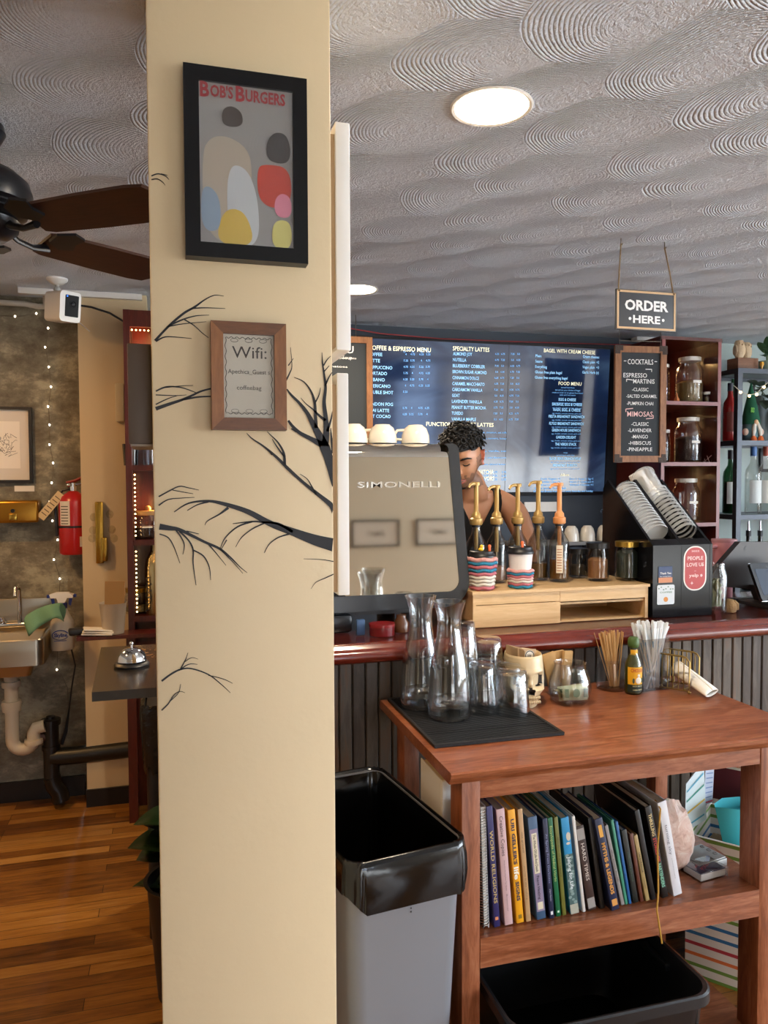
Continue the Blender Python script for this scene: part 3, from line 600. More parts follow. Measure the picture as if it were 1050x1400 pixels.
# spray bottle, cloth and the bottle behind
m_bot = mat('cloudy_plastic', 'cfc6b6', .3, alpha=.82)
sb = PY(85, 888, 3.86)
def spray(label, loc, rz, k=1.0):
    t = thing('spray_bottle', label, 'spray bottle', loc, rz=rz)
    hb = .235
    MB().lathe([(0, 0), (.046, 0), (.05, .008), (.05, .115), (.047, .135), (.028, .17), (.018, .195), (.016, .21), (0, .21)], 28, S(1, .72, 1)).build('bottle', m_bot, t)
    MB().cyl(.02, .196, .222).build('collar', mat('spray_blue', '20307c', .4), t)
    mb = MB(); mb.prism([(-.045, .245), (-.05, .262), (-.02, .272), (.035, .270), (.05, .255), (.03, .25), (.016, .222), (-.012, .222), (-.018, .245)], -.012, .012, FACE); mb.build('spray_head', m_white, t)
    MB().prism([(-.045, .245), (-.03, .245), (-.026, .215), (-.036, .206)], -.007, .007, FACE).build('trigger', mat('spray_blue'), t)
    MB().box(-.062, -.048, -.009, .009, .246, .262, bev=.003).build('nozzle', mat('spray_blue'), t)
    return t
t = spray('spray bottle with blue logo and white trigger head hung beside sink', sb, 0)
mb = MB(); mb.tube([(.035*cos(a)-.002, -.0375, .075+.022*sin(a)) for a in [radians(20+14*k) for k in range(24)]], .0025, 6, flat=.4)
mb.text('Skyline', .018, T(-.028, -.0385, .067) @ FACE, .056, .03); mb.box(-.03, .025, -.0385, -.038, .047, .050); mb.build('blue_logo', mat('logo_blue', '1d3a86', .5), t)
spray('plain spray bottle behind the green cloth, nearer the sink', Vector((sx+.058, 3.96, PY(70, 888, 3.95).z)), 180)
# cloth: a draped fold over the bottle necks
gc = PY(62, 838, 3.79)
mb = MB()
def cloth(i, j):
    a = i/20; b = j/12; x = -.075+.15*a; s_ = b*2-1            # ridge at the middle, falling to both sides
    return (x+.012*sin(b*7), -.030*s_-.012*sin(a*11)*abs(s_)-.01, .045-.075*abs(s_)**1.3*(1+.25*sin(a*6+1))-.05*(1-a)**2+.01*sin(a*9)*abs(s_))
mb.grid(21, 13, cloth)
o = mb.build('green_cloth', mat('sage_cloth', '6f9a78', .9, bump=.3, bscale=300), None, smooth=60); sm = o.modifiers.new('thickness', 'SOLIDIFY'); sm.thickness = .006
o.location = gc; tag(o, 'sage green cleaning cloth draped over bottles at the sink corner', 'cloth')

# pilaster: brass holder, patched holes
A = PY(137, 770, PIL-.02)
t = thing('brass_holder', 'vertical brass tube holder fixed to cream pilaster', 'wall bracket', (A.x, PIL-.001, A.z))
hz = PY(136, 686, PIL-.02).z-A.z
MB().box(-.018, .018, -.03, 0, .0, hz, bev=.004).build('channel', m_brass, t)
MB().box(.010, .034, -.036, 0, .01, hz*.42, bev=.004).build('side_pocket', m_brass, t)
mbx = MB()
for px, py in ((127, 725), (153, 724), (126, 736), (156, 736), (150, 703), (128, 707)):
    p = PY(px, py, PIL); mbx.lathe([(0, .0015), (.018, .0004), (.020, 0)], 16, T(p.x, PIL, p.z) @ FACE @ S(.9, 1, 1))
mbx.build('patched_holes', mat('filler', 'b5a27f', .9, bump=.5, bscale=80), bpy.data.objects['wall_pilaster'])
t = tag(MB().box(PY(158, 575, PIL-.03).x, PY(170, 575, PIL-.03).x, PIL-.035, PIL-.001, PY(164, 576, PIL-.03).z, PY(164, 524, PIL-.03).z, bev=.004).build('sensor_box', mat('ivory_plastic', 'c9bb9c', .5)), 'slim ivory box fixed upright on cream pilaster beside the mahogany shelf', 'wall box')

# mahogany shelf unit on the left with its counter
SY0, SY1 = 3.70, 3.89
sx0 = PY(171, 600, SY0).x; sx1 = .30
t = thing('shelf_unit', 'tall mahogany shelf unit with amber light strips behind cream column', 'shelf', (sx0, SY0, 0))
Lz = lambda y: PY(190, y, SY0+.02).z
zt = Lz(425); w_ = sx1-sx0
MB().box(0, .028, 0, SY1-SY0, 0, zt).build('side_panel', m_mahog, t, smooth=0); MB().box(w_-.028, w_, 0, SY1-SY0, 0, zt).build('side_panel', m_mahog, t, smooth=0)
MB().box(.028, w_-.028, SY1-SY0-.02, SY1-SY0, 0, zt).build('back_panel', m_mahog, t, smooth=0)
SHL = [Lz(636), Lz(738), Lz(842)]
for z in SHL+[zt]: MB().box(.028, w_-.028, .004, SY1-SY0-.02, z-.025, z).build('shelf_board', m_mahog, t, smooth=0)
MB().box(.028, w_-.028, .0, .02, zt-.075, zt-.025).build('top_rail', m_mahog, t, smooth=0)
lx0 = PY(104, 862, SY0-.12).x-sx0
MB().box(lx0, w_, -.12, .0, Lz(860)-.014, Lz(860)+.002).build('counter_ledge', m_mahog, t, smooth=0)
MB().box(-.01, .03, -.02, 0, 0, Lz(862)).build('front_post', m_mahog, t, smooth=0)
led = None
strip = MB(); 
strip.box(.03, .036, .02, .03, SHL[2]+.02, zt-.08); strip.build('light_strip', mat('amber_strip', '4a2a12', .5), t, smooth=0)
LP = [(.037+.018*k, .018, zt-.088) for k in range(16)]+[(.038, .018, z0+.02*k) for z0, n in ((SHL[2]+.02, 15), (SHL[1]+.02, 15), (SHL[0]+.16, 14)) for k in range(n)]
for p in LP:
    if led is None: led = o = MB().sph((0, 0, 0), .0034, seg=8, rings=6).build('strip_light', m_led, t)
    else: o = led.copy(); COL.objects.link(o)
    o.location = p
for z, yy in ((SHL[2]+.14, 0), (SHL[1]+.14, 0), (zt-.12, 0)):
    area('strip_glow', (sx0+.12, SY0+.09, z), (0, radians(90), 0), .12, .03, .7, (1, .5, .15))
# its contents
def jar(name, label, cat, loc, r, h, glassm, fill=None, fillm=None, lid=None, lidm=None, neck=.82, group=None, labelm=None, rz=0):
    t = thing(name, label, cat, loc, group=group, rz=rz)
    MB().lathe([(0, .002), (r*.92, .002), (r, .012), (r, h*.70), (r*.97, h*.78), (r*neck, h*.90), (r*neck, h), (r*neck-.003, h), (r*neck-.003, h*.9), (r*.97-.003, h*.775), (r-.003, h*.69), (r-.003, .014), (0, .007)], 32).build('glass_body', glassm, t)
    if fill: MB().lathe([(0, .009), (r-.006, .012), (r-.005, h*fill*.9), (r*.6, h*fill), (0, h*fill*.96)], 28).build('contents', fillm, t)
    if lid: MB().lathe([(0, h-.008), (r*neck+.004, h-.008), (r*neck+.005, h+lid*.9), (r*neck+.002, h+lid), (0, h+lid)], 32).build('lid', lidm, t)
    if labelm:
        mb = MB(); wrap(mb, r+.0008, 248, 288, h*.45, h*.51); mb.build('jar_label', labelm, t)
    return t
m_coffee = mat('dark_tea', '33201a', .9, var=.5, vscale=120, bump=.6, bscale=200); m_herb = mat('dry_herbs', '8a7444', .9, var=.5, vscale=120, bump=.6, bscale=200)
m_tinlid = mat('white_lid', 'dedad2', .4); m_goldlid = mat('gold_lid', 'b08d3e', .3, .9); m_blacklid = mat('black_lid', '1a1b1e', .35, .2)
z = SHL[1]; p = PY(203, 738, SY0+.1)
t = jar('tea_jar', 'glass jar with wooden knob lid on shelf unit behind column', 'jar', (p.x, SY0+.085, z), .065, .12, m_thin, .5, m_coffee, .012, mat('light_wood', 'b58a56', .5), labelm=m_paper)
MB().sph((0, 0, .142), .014).build('lid_knob', mat('light_wood'), t)
p = PY(211, 845, SY0+.05); z = SHL[2]
t = thing('growler', 'stainless steel bottle standing on lowest mahogany shelf', 'bottle', (p.x+.012, SY0+.06, z))
MB().lathe([(0, 0), (.048, 0), (.052, .01), (.052, .22), (.046, .26), (.026, .295), (.024, .33), (0, .33)], 32).build('bottle_body', mat('gold_steel', 'b5a37a', .25, 1), t)
MB().cyl(.024, .33, .355).build('cork_cap', mat('cork', 'a7793f', .7), t)
mb = MB()
for k in range(5): mb.tube([(-.035+.012*sin(a*1.4+k), -.0505+.006*(k == 0), .04+.03*k+.018*cos(a)) for a in [j*.5 for j in range(14)]], .0012, 4)
mb.build('scroll_engraving', m_black, t)
p = PY(193, 838, SY0+.12)
jar('tea_jar', 'squat glass jar behind the steel bottle on lowest shelf', 'jar', (p.x-.02, SY0+.105, z), .055, .11, m_thin, .35, m_herb, .012, m_goldlid)
z = SHL[0]; p = PY(201, 636, SY0+.1)
for i, (dx, lab) in enumerate(((-.045, 'dark drinking glass at left on shelf below the brown box'), (.01, 'clear drinking glass beside the dark one on shelf below brown box'))):
    t = thing('drinking_glass', lab, 'glass', (p.x+dx*1.6, SY0+.09, z)); MB().lathe([(0, 0), (.03, 0), (.036, .10), (.033, .10), (.027, .008), (0, .006)], 24, mod=lambda a, z: 1+.04*cos(10*a)).build('glass_body', m_thin if i else thin('smoky_glass', '555a5c', .8, .8), t)
p = PY(196, 480, SY0+.1)
t = thing('plate_stack', 'stack of white plates at top of left shelf unit', 'plates', (p.x+.03, SY0+.09, PY(196, 486, SY0+.1).z))
zz = PY(196, 486, SY0+.1).z
bd = bpy.data.objects['shelf_unit']
MB().box(.028, w_-.028, .03, SY1-SY0-.02, zz-.02, zz).build('shelf_board', m_mahog, bd, smooth=0)
for k in range(3): MB().lathe([(0, .004+.008*k), (.045, .003+.008*k), (.066, .018+.008*k), (.068, .020+.008*k), (.05, .008+.008*k), (0, .009+.008*k)], 32).build('plate', m_white, t)
# on the ledge
LZ = Lz(860)+.002
p = PZ(160, 842, LZ)
t = thing('plastic_cup', 'tall frosted plastic cup holding cardboard, standing on mahogany ledge', 'cup', (p.x+.015, 3.635, LZ))
MB().lathe([(0, .002), (.046, .002), (.058, .135), (.061, .14), (.058, .14), (.055, .134), (.044, .006), (0, .006)], 28).build('cup_body', mat('frosted_plastic', 'c4b6a3', .4, alpha=.75), t)
MB().box(-.040, .044, -.004, .006, .01, .235, R('Y', 2)).build('cardboard', mat('cardboard', '9c7748', .8), t, smooth=0)
p = PZ(150, 851, LZ)
mb = MB()
for k in range(3): mb.box(-.07, .06, -.04, .035, .002+.009*k, .008+.009*k, R('Z', 8*k-8) @ R('Y', 2+2*k))
o = mb.build('paper_slips', m_paper, smooth=0); o.location = (p.x-.02, 3.62, LZ+.003); tag(o, 'folded white paper slips lying on mahogany ledge', 'paper')
p = PZ(124, 844, LZ)
o = MB().box(-.05, .05, -.025, .025, 0, .03, R('Z', 10), bev=.008).build('black_pouch', m_black); o.location = (p.x, 3.65, LZ); tag(o, 'small black pouch lying on the mahogany ledge by the pilaster', 'pouch')
# dark service ledge with bell
t = thing('service_counter', 'black topped service counter ledge behind column, under the call bell', 'counter', (-.181, 1.85, 0))
MB().prism([(0, 0), (.42, 0), (.42, .50), (-.021, .50)], 1.078, 1.10).build('countertop', mat('black_laminate', '2c2722', .22, var=.25, vscale=10), t, smooth=0)
MB().box(.30, .34, .2, .24, 0, 1.078).build('support_post', m_mahog, t, smooth=0)
MB().box(.16, .34, .35, .39, .0, 1.078).build('support_post', m_mahog, t, smooth=0)
p = PZ(180, 912, 1.10)
t = thing('call_bell', 'chrome call bell with black base on dark counter ledge', 'bell', (p.x, p.y+.01, 1.10))
MB().lathe([(0, 0), (.043, 0), (.045, .006), (.040, .012), (.018, .016), (0, .016)], 36).build('bell_base', m_black, t)
MB().lathe([(.038, .016)]+[(.037*cos(radians(a)), .018+.032*sin(radians(a))) for a in range(0, 90, 8)]+[(0, .050)], 36).build('dome', m_chrome, t)
MB().cyl(.003, .048, .058).sph((0, 0, .06), .006).build('plunger', m_chrome, t)
mb = MB(); r2 = random.Random(5)
for k in range(40):
    a = r2.uniform(-.01, .09); b = r2.uniform(.0, .12); x = p.x+.0+a; y_ = p.y+.10+b; mb.box(x, x+r2.uniform(.002, .014), y_, y_+.002, 1.1001, 1.1006)
mb.build('worn_patches', mat('worn_gold', '9a6a30', .5), bpy.data.objects['service_counter'], smooth=0).matrix_parent_inverse = bpy.data.objects['service_counter'].matrix_basis.inverted() if False else Matrix.Translation((.181, -1.85, 0))
# black bin with liner behind column
m_liner = mat('bin_liner', '0c0c0e', .18, bump=.4, bscale=30)
bt = PY(187, 962, 2.75)
t = thing('waste_bin', 'tall black waste bin with shiny liner, just left of cream column', 'bin', (bt.x+.15, 2.85, 0))
MB().prism(rrect(.24, .30, .03), 0, bt.z-.02).build('bin_body', m_black, t)
mb = MB(); H = bt.z
mb.grid(5, 28, lambda i, j: ((rrect(.26, .32, .04, 6)[j][0])*[1, 1.06, 1.05, .96, .9][i]*(1+.02*sin(j*2.3+i)), rrect(.26, .32, .04, 6)[j][1]*[1, 1.04, 1.04, .96, .9][i], [H-.22-.02*sin(j*1.7), H-.03, H+.0+.006*sin(j*2.9), H+.003*sin(j*3.1), H-.15][i]), closev=True); mb.build('liner', m_liner, t, smooth=80)
# planter with leaves
pb = PZ(214, 1352, 0)
t = thing('potted_plant', 'dark leafy plant in tall black pot at foot of column', 'plant', (pb.x+.095, pb.y-.03, 0))
MB().lathe([(0, 0), (.09, 0), (.118, .345), (.128, .36), (.116, .36), (.1, .33), (0, .32)], 32).build('pot', m_black, t)
m_leaf = mat('dark_leaf', '16300f', .28, var=.35, vscale=15)
def leaf(mb, base, tip, w, up=Vector((0, 0, 1)), droop=.15):
    base, tip = Vector(base), Vector(tip); d = tip-base; s_ = d.cross(up).normalized(); n_ = s_.cross(d).normalized()
    N = 9; L = d.length
    def f(i, j):
        a = i/(N-1); ww = w*sin(pi*min(1, a**.75))**.8 if 0 < a < 1 else 0; b = (j-2)/2
        return base+d*a+s_*ww*b+n_*(droop*L*(sin(pi*a)*.6)-abs(b)*ww*-.25)
    mb.grid(N, 5, f)
r2 = random.Random(11); stems = MB()
LV = [((182, 1128), 30, .075), ((174, 1160), 44, .085), ((203, 1168), 42, .07), ((180, 1213), 30, .06), ((205, 1232), 34, .06), ((196, 1128), 30, .06), ((212, 1205), 40, .075), ((186, 1176), 36, .08), ((200, 1150), 40, .08), ((225, 1130), 36, .07), ((240, 1170), 36, .07), ((240, 1210), 36, .06)]
L0 = Vector(t.location)
for (px, py), sz_, w in LV:
    tip = PY(px, py, pb.y+r2.uniform(-.03, .1)); base = L0+Vector((r2.uniform(-.05, .03), r2.uniform(-.03, .05), tip.z-r2.uniform(.0, .06)+(.02 if py < 1180 else .03)))
    mb = MB(); leaf(mb, (tip+(base-tip)*.9)-L0, tip-L0, w); mb.build('leaf', m_leaf, t, smooth=80)
    stems.tube([(r2.uniform(-.03, .03), r2.uniform(-.03, .03), .32), (base-L0)*.5+Vector((0, 0, .18)), base-L0], .004, 6)
stems.build('stems', mat('stem_green', '3c5426', .5), t)
# ------------------------------------------------------------------ the bar
BT = 1.086; BX0, BX1 = .36, 4.2; BF = 2.19
t = thing('bar_counter', 'long glossy red brown bar counter with dark plank front', 'bar counter', (BX0, BF, 0))
L = BX1-BX0
prof = [(.055, -.050), (.012, -.050), (.002, -.044), (-.004, -.034), (-.004, -.022), (.003, -.012), (.010, -.009), (.016, -.006), (.020, .004), (.030, .008), (.055, .006), (.07, -.0), (.62, -.0), (.62, -.035), (.055, -.035)]
MB().prism([(y, z+BT-.001) for y, z in prof], 0, L, Matrix(((0, 0, 1, 0), (1, 0, 0, 0), (0, 1, 0, 0), (0, 0, 0, 1)))).build('counter_top', m_bar, t, smooth=50)
mb = MB(); r2 = random.Random(2); x = 0; bw = .042
while x < L:
    d = r2.uniform(0, .002)
    mb.prism([(x+.0015, .10), (x+.0015, .089+d), (x+.005, .085+d), (x+bw-.005, .085+d), (x+bw-.0015, .089+d), (x+bw-.0015, .10)], .02, BT-.04); x += bw
mb.box(0, L, .10, .12, 0, BT-.04); mb.build('plank_front', m_beadboard(), t, smooth=0)
MB().box(0, L, .56, .60, 0, BT-.04).build('rear_panel', m_mahog, t, smooth=0)
YB = BF+.10

# espresso machine
m_panel = mat('polished_steel', 'cfc8bb', .045, 1)
mx0 = .50; mY = 2.42
def MP(px, py): p = PY(px, py, mY); return p
t = thing('espresso_machine', 'large steel espresso machine seen from behind with black rounded frame', 'espresso machine', (mx0, mY, BT))
zT = MP(560, 606).z-BT; zB = MP(560, 812).z-BT; zBB = MP(560, 832).z-BT
xl = MP(463, 700).x-mx0; xr_t = MP(613, 620).x-mx0; xr_b = MP(628, 780).x-mx0; xo_t = MP(626, 620).x-mx0; xo_b = MP(640, 780).x-mx0
mw = xo_b
def arc(cx, cz, r, a0, a1, n=7): return [(cx+r*cos(radians(a0+(a1-a0)*k/n)), cz+r*sin(radians(a0+(a1-a0)*k/n))) for k in range(n+1)]
xoff = 0.0
inner = arc(xl+.035, zB+.035, .035, 270, 180)+arc(xl+.018, zT-.018, .015, 180, 90)+arc(xr_t-.022, zT-.022, .022, 90, 8)+arc(xr_b-.04, zB+.04, .04, 0, -90)
cx = sum(p[0] for p in inner)/len(inner); cz = sum(p[1] for p in inner)/len(inner)
# flat polished panel rolling back over the top edge
def bounds(z):
    xs = []
    for (x0, z0), (x1, z1) in zip(inner, inner[1:]+inner[:1]):
        if (z0-z)*(z1-z) <= 0 and abs(z1-z0) > 1e-7: xs.append(x0+(x1-x0)*(z-z0)/(z1-z0))
    return min(xs), max(xs)
ZS = [zB+.0002]+[zB+.035*(1-cos(pi/2*k/6)) for k in range(1, 7)]+[zB+.04+(zT-.05-zB-.04)*k/12 for k in range(13)]+[zT-.05+.0498*sin(pi/2*k/8) for k in range(1, 9)]
def pan(i, j):
    z = ZS[i]; a_, b_ = bounds(z); e = max(0, (z-(zT-.05))/.05); return (a_+(b_-a_)*j/8, -.006+.05*e**3, z)
mb = MB(); mb.grid(len(ZS), 9, pan); mb.build('steel_panel', m_panel, t, smooth=70)
outer = arc(xl+.05-.03, zBB+.05, .05, 270, 180)
MB().prism([(xl-.03, zBB), (xo_b-.03, zBB), (xo_b-.012, zBB+.05), (xo_t-.012, zT-.012), (xl-.03, zT-.004)], -.42, -.046, FACE).build('black_housing', mat('machine_black', '202226', .3), t, smooth=40)
# moulded black frame down the side and along the bottom of the steel
fo = [(xr_t-.018, zT-.001)]+arc(xo_t-.024, zT-.024, .024, 90, 8)+arc(xo_b-.085, zBB+.085, .085, 0, -90)+[(xl-.03, zBB), (xl-.03, zB+.003)]
fi = arc(xr_b-.04, zB+.04, .037, -90, 0)+arc(xr_t-.022, zT-.022, .019, 8, 70)
MB().prism(fo+fi, -.10, .010, FACE).build('frame_rim', mat('machine_rim', '25282d', .22), t, smooth=40)
mb = MB(); p0, p1 = MP(488, 665), MP(600, 668)
mb.text('SIMONELLI', .020, T(p0.x-mx0, -.0095, p0.z-BT-.004) @ FACE, p1.x-p0.x, .012); mb.build('raised_lettering', mat('etched_steel', 'dcd6ca', .25, 1), t, smooth=0)
xm = xo_b-.16
MB().box(xl-.03, xm, .03, .35, .05, zBB+.01).build('machine_underside', m_black, t, smooth=0)
for (x, y) in ((xl-.01, .05), (xm-.03, .06), (xl-.01, .36), (xm-.03, .36)): MB().cyl(.035, 0, .06, T(x, y, 0), r2=.03).build('foot', m_black, t)
MB().box(xl-.06, xl+.045, -.0, .09, .0, zBB-.01, bev=.012).build('front_leg', mat('machine_black'), t)
# cups on top
m_china = mat('cream_china', 'e9e1d2', .18, coat=.5)
def cup(label, loc, rz, r=.046, h=.055, group=None):
    t = thing('cup', label, 'cup', loc, rz=rz, group=group)
    MB().lathe([(r, 0), (r*1.0, .006), (r*.96, h*.45), (r*.78, h*.82), (r*.55, h*.96), (r*.52, h), (r*.46, h), (r*.46, h*.95), (0, h*.95), (0, h*.9), (r*.7, h*.8), (r*.9, h*.4), (r*.95, 0)], 36).build('cup_body', m_china, t)
    MB().tube([(r*.9, 0, h*.2), (r*1.35, 0, h*.22), (r*1.5, 0, h*.45), (r*1.3, 0, h*.7), (r*.8, 0, h*.72)], .005, 8).build('cup_handle', m_china, t); return t
for i, (px, lab) in enumerate(((483, 'upturned white cup on espresso machine, beside the white column panel'), (523, 'upturned white cup on espresso machine, second from the white panel'), (568, 'upturned white cup on espresso machine, closest to the barista'))):
    p = PY(px, 607, mY+.10); cup(lab, (p.x, mY+.10, BT+zT+.004), 150+12*i, .049, .063, 'upturned cups on the espresso machine')
# under the machine
p = PZ(528, 872, BT)
t = thing('tin', 'dark red round tin in shadow beneath the espresso machine', 'tin', (p.x, p.y+.05, BT)); MB().cyl(.04, 0, .028).build('tin_body', mat('dark_red', '6b1418', .3), t); MB().cyl(.042, .028, .037).build('tin_lid', mat('dark_red2', '7d1b1e', .25), t)
p = PZ(499, 873, BT)
t = thing('blue_packet', 'small blue packet tucked under the espresso machine', 'packet', (p.x, p.y+.06, BT)); MB().box(-.014, .014, -.008, .008, 0, .05, bev=.003).build('packet_body', mat('blue_packet', '35557f', .5), t)
p = PZ(556, 868, BT)
t = thing('small_jar', 'little brown jar beside the red tin under espresso machine', 'jar', (p.x, p.y+.06, BT)); MB().lathe([(0, 0), (.024, 0), (.026, .03), (.016, .045), (.016, .055), (0, .055)], 20).build('jar_body', mat('brown_jar', '5a3a26', .2), t)

# bamboo riser
rx0 = .965; rx1 = 1.635; ry0 = 2.375; RT = 1.209; rm = PY(766, 830, ry0).x
t = thing('bamboo_riser', 'pale bamboo box riser on the bar, closed on one side and open on the other', 'riser', (rx0, ry0, BT))
h = RT-BT; w = rx1-rx0; k = rm-rx0; D = .26
MB().box(-.004, w+.004, -.006, D, h-.011, h-.001).build('top_board', m_bamboo, t, smooth=0)
MB().box(0, .012, 0, D-.004, 0, h-.011).build('side_panel', m_bamboo, t, smooth=0); MB().box(w-.012, w, 0, D-.004, 0, h-.011).build('side_panel', m_bamboo, t, smooth=0); MB().box(k-.012, k, .006, D-.004, 0, h-.011).build('divider', m_bamboo, t, smooth=0)
MB().box(.012, k, 0, .01, 0, h*.60).build('front_board', m_bamboo, t, smooth=0); MB().box(.012, k, .001, .012, h*.62, h-.011).build('drawer_front', m_bamboo, t, smooth=0)
MB().box(k, w-.012, .0, .012, h*.60, h-.011).build('drawer_front', m_bamboo, t, smooth=0)
MB().box(k, w-.012, .01, D-.01, h*.5, h*.56).build('inner_shelf', m_bamboo, t, smooth=0)
MB().box(.012, w-.012, D-.012, D-.006, 0, h-.011).build('back_board', m_bamboo, t, smooth=0); MB().box(.012, w-.012, .01, D-.012, 0, .006).build('bottom_board', m_bamboo, t, smooth=0)

# syrup bottles with pumps
m_bglass = thin('bottle_glass', 'f2f2f0', .9, .93)
def syrup(px, py_top, Y, label, fill, fillc, pumpm, straw=None, rz=0):
    p = PY(px, py_top, Y); t = thing('syrup_bottle', label, 'bottle', (p.x, Y, RT), rz=rz, group='syrup bottles on the bamboo riser')
    r, hb = .037, .215
    MB().lathe([(0, .003), (r-.003, .003), (r, .01), (r, hb*.62), (r*.9, hb*.70), (r*.5, hb*.82), (r*.40, hb*.9), (r*.40, hb), (r*.33, hb), (r*.33, hb*.9), (r*.45, hb*.81), (r-.003, hb*.61), (r-.003, .012), (0, .01)], 28).build('glass_body', m_bglass, t)
    if fill: MB().lathe([(0, .0105), (r-.0036, .0125), (r-.0036, hb*fill), (0, hb*fill)], 26).build('syrup', mat('syrup_'+fillc, fillc, .25), t)
    zt_ = p.z-RT
    pm = MB(); pm.lathe([(0, hb-.004), (r*.54, hb-.004), (r*.62, hb), (r*.62, hb+.018), (r*.48, hb+.022), (r*.44, hb+.034), (r*.34, hb+.038), (r*.23, hb+.045), (r*.22, zt_-.012), (r*.36, zt_-.012), (r*.38, zt_-.003), (r*.32, zt_), (0, zt_)], 20)
    pm.tube([(0, 0, zt_-.007), (-.02, -.006, zt_-.006), (-.034, -.010, zt_-.010), (-.042, -.012, zt_-.020)], [.007, .006, .005, .004], 10); pm.build('pump', pumpm, t)
    MB().cyl(r*.43, hb-.012, hb-.003).build('neck_ring', m_black, t)
    MB().cyl(.0075, hb*.52, hb-.004, seg=12).build('pump_tube', pumpm, t)
    MB().cyl(.003, .02, hb*.52, seg=8).build('dip_tube', straw or mat('clear_tube', 'cdbfa8', .3), t)
    return t
syrup(651, 659, 2.55, 'gold pump syrup bottle with dark red syrup, beside the espresso machine', .40, '4d0f16', m_gold, mat('red_tube', 'b4472c', .4), 15)
syrup(679, 663, 2.56, 'gold pump syrup bottle behind the lower crocheted cup', .28, 'c79a86', m_gold, rz=8)
syrup(708, 661, 2.57, 'gold pump syrup bottle third from the espresso machine', .45, 'b6a796', m_gold, rz=5)
t4 = syrup(736, 657, 2.58, 'gold pump syrup bottle behind the taller crocheted cup', .3, '8a6a3e', m_gold, rz=-4)
t5 = syrup(765, 660, 2.52, 'syrup bottle with peach pump and amber syrup, nearest the small jars', .38, '8a5a20', mat('peach_pump', 'd9935a', .4), rz=-6)
mb = MB(); wrap(mb, .0376, 232, 268, .035, .135); mb.build('nutrition_label', mat('label_cream', 'e6dcc8', .6), t5)
mb = MB()
for k_ in range(9): wrap(mb, .0381, 236, 262, .042+.0095*k_, .045+.0095*k_, 4)
mb.build('label_print', mat('rust_print', 'a5663f', .6), t5, kind='stuff')

# crocheted cups
def croc(px, py, label, lid_h, rows, z0f, z1f, toppers):
    p = PZ(px, py, RT); t = thing('paper_cup', label, 'cup', (p.x, 2.415, RT)); h = lid_h
    R_ = lambda z: .030+.013*z/h
    MB().lathe([(0, 0), (.030, 0), (.043, h), (.041, h), (.029, .004), (0, .004)], 36).build('cup_body', mat('white_cup', 'e7e4e1', .45), t)
    MB().lathe([(.0455, h-.010), (.0465, h-.006), (.045, h), (.042, h+.003), (.041, h+.012), (.038, h+.014), (.036, h+.010), (0, h+.010)], 36).build('cup_lid', m_black, t)
    n = len(rows)
    for i, c in enumerate(rows):
        mb = MB(); za = z0f*h+(z1f-z0f)*h*(i+.5)/n; pts = []; N = 44
        for k in range(N*3):
            a = 2*pi*k/(N*3); q = k % 3; pts.append(((R_(za)+.0045+.0022*(q == 1))*cos(a), (R_(za)+.0045+.0022*(q == 1))*sin(a), za+.0016*((q == 0)-(q == 2))+.0016*sin(6*a)))
        mb.tube(pts, (z1f-z0f)*h/n*.62, 6, closed=True); mb.build('yarn_row', mat('yarn_'+c, c, .95), t, smooth=70)
    for kind, x, y in toppers:
        if kind == 'duck':
            MB().sph((x, y, h+.019), .008, (1.2, .9, .8)).sph((x+.002, y, h+.029), .006).build('duck_stopper', mat('duck_yellow', 'f0c02e', .4), t); MB().sph((x+.008, y, h+.028), .003, (1.3, 1, .5)).build('duck_beak', mat('orange_plug', 'ee6a2e', .4), t)
        else: MB().box(x-.004, x+.004, y-.003, y+.003, h+.006, h+.03, bev=.002).sph((x, y, h+.028), .006, (1, .6, 1)).build('splash_stick', mat('orange_plug', 'ee6a2e', .4), t)
    return t
PK, BL, WH = 'c06f78', '2f7f9e', 'd8d2c6'
croc(677, 812, 'lidded cup in tall pink blue and white crochet sleeve, with yellow duck stopper', .118, [PK, WH, WH, WH, PK, BL, PK, BL, 'd09a98'], .02, .93, [('duck', -.008, -.012), ('stick', .026, -.005)])
croc(727, 808, 'taller lidded white cup with short pink and blue crochet sleeve', .128, [BL, PK, WH, 'd9b3ae', PK, BL, 'd09a98'], .02, .50, [('stick', .0, -.015)])
# jars on the riser
def rjar(px, py, Y, label, r, h, fill, fm, lm):
    p = PY(px, py, Y); jar('storage_jar', label, 'jar', (p.x, Y, RT), r, h, m_bglass, fill, fm, .012, lm, .9)
rjar(790, 797, 2.60, 'small dark lidded jar behind the peach pump bottle', .034, .10, .5, mat('dark_spice', '5a5048', .9), m_blacklid)
rjar(817, 800, 2.50, 'black lidded jar of light brown sugar on bamboo riser', .041, .128, .66, mat('brown_sugar', 'b98152', .9, var=.12, vscale=60), m_blacklid)
rjar(857, 799, 2.48, 'gold lidded jar of dark green leaves on bamboo riser', .043, .132, .86, mat('dark_matcha', '29382f', .8, var=.3, vscale=60), m_goldlid)

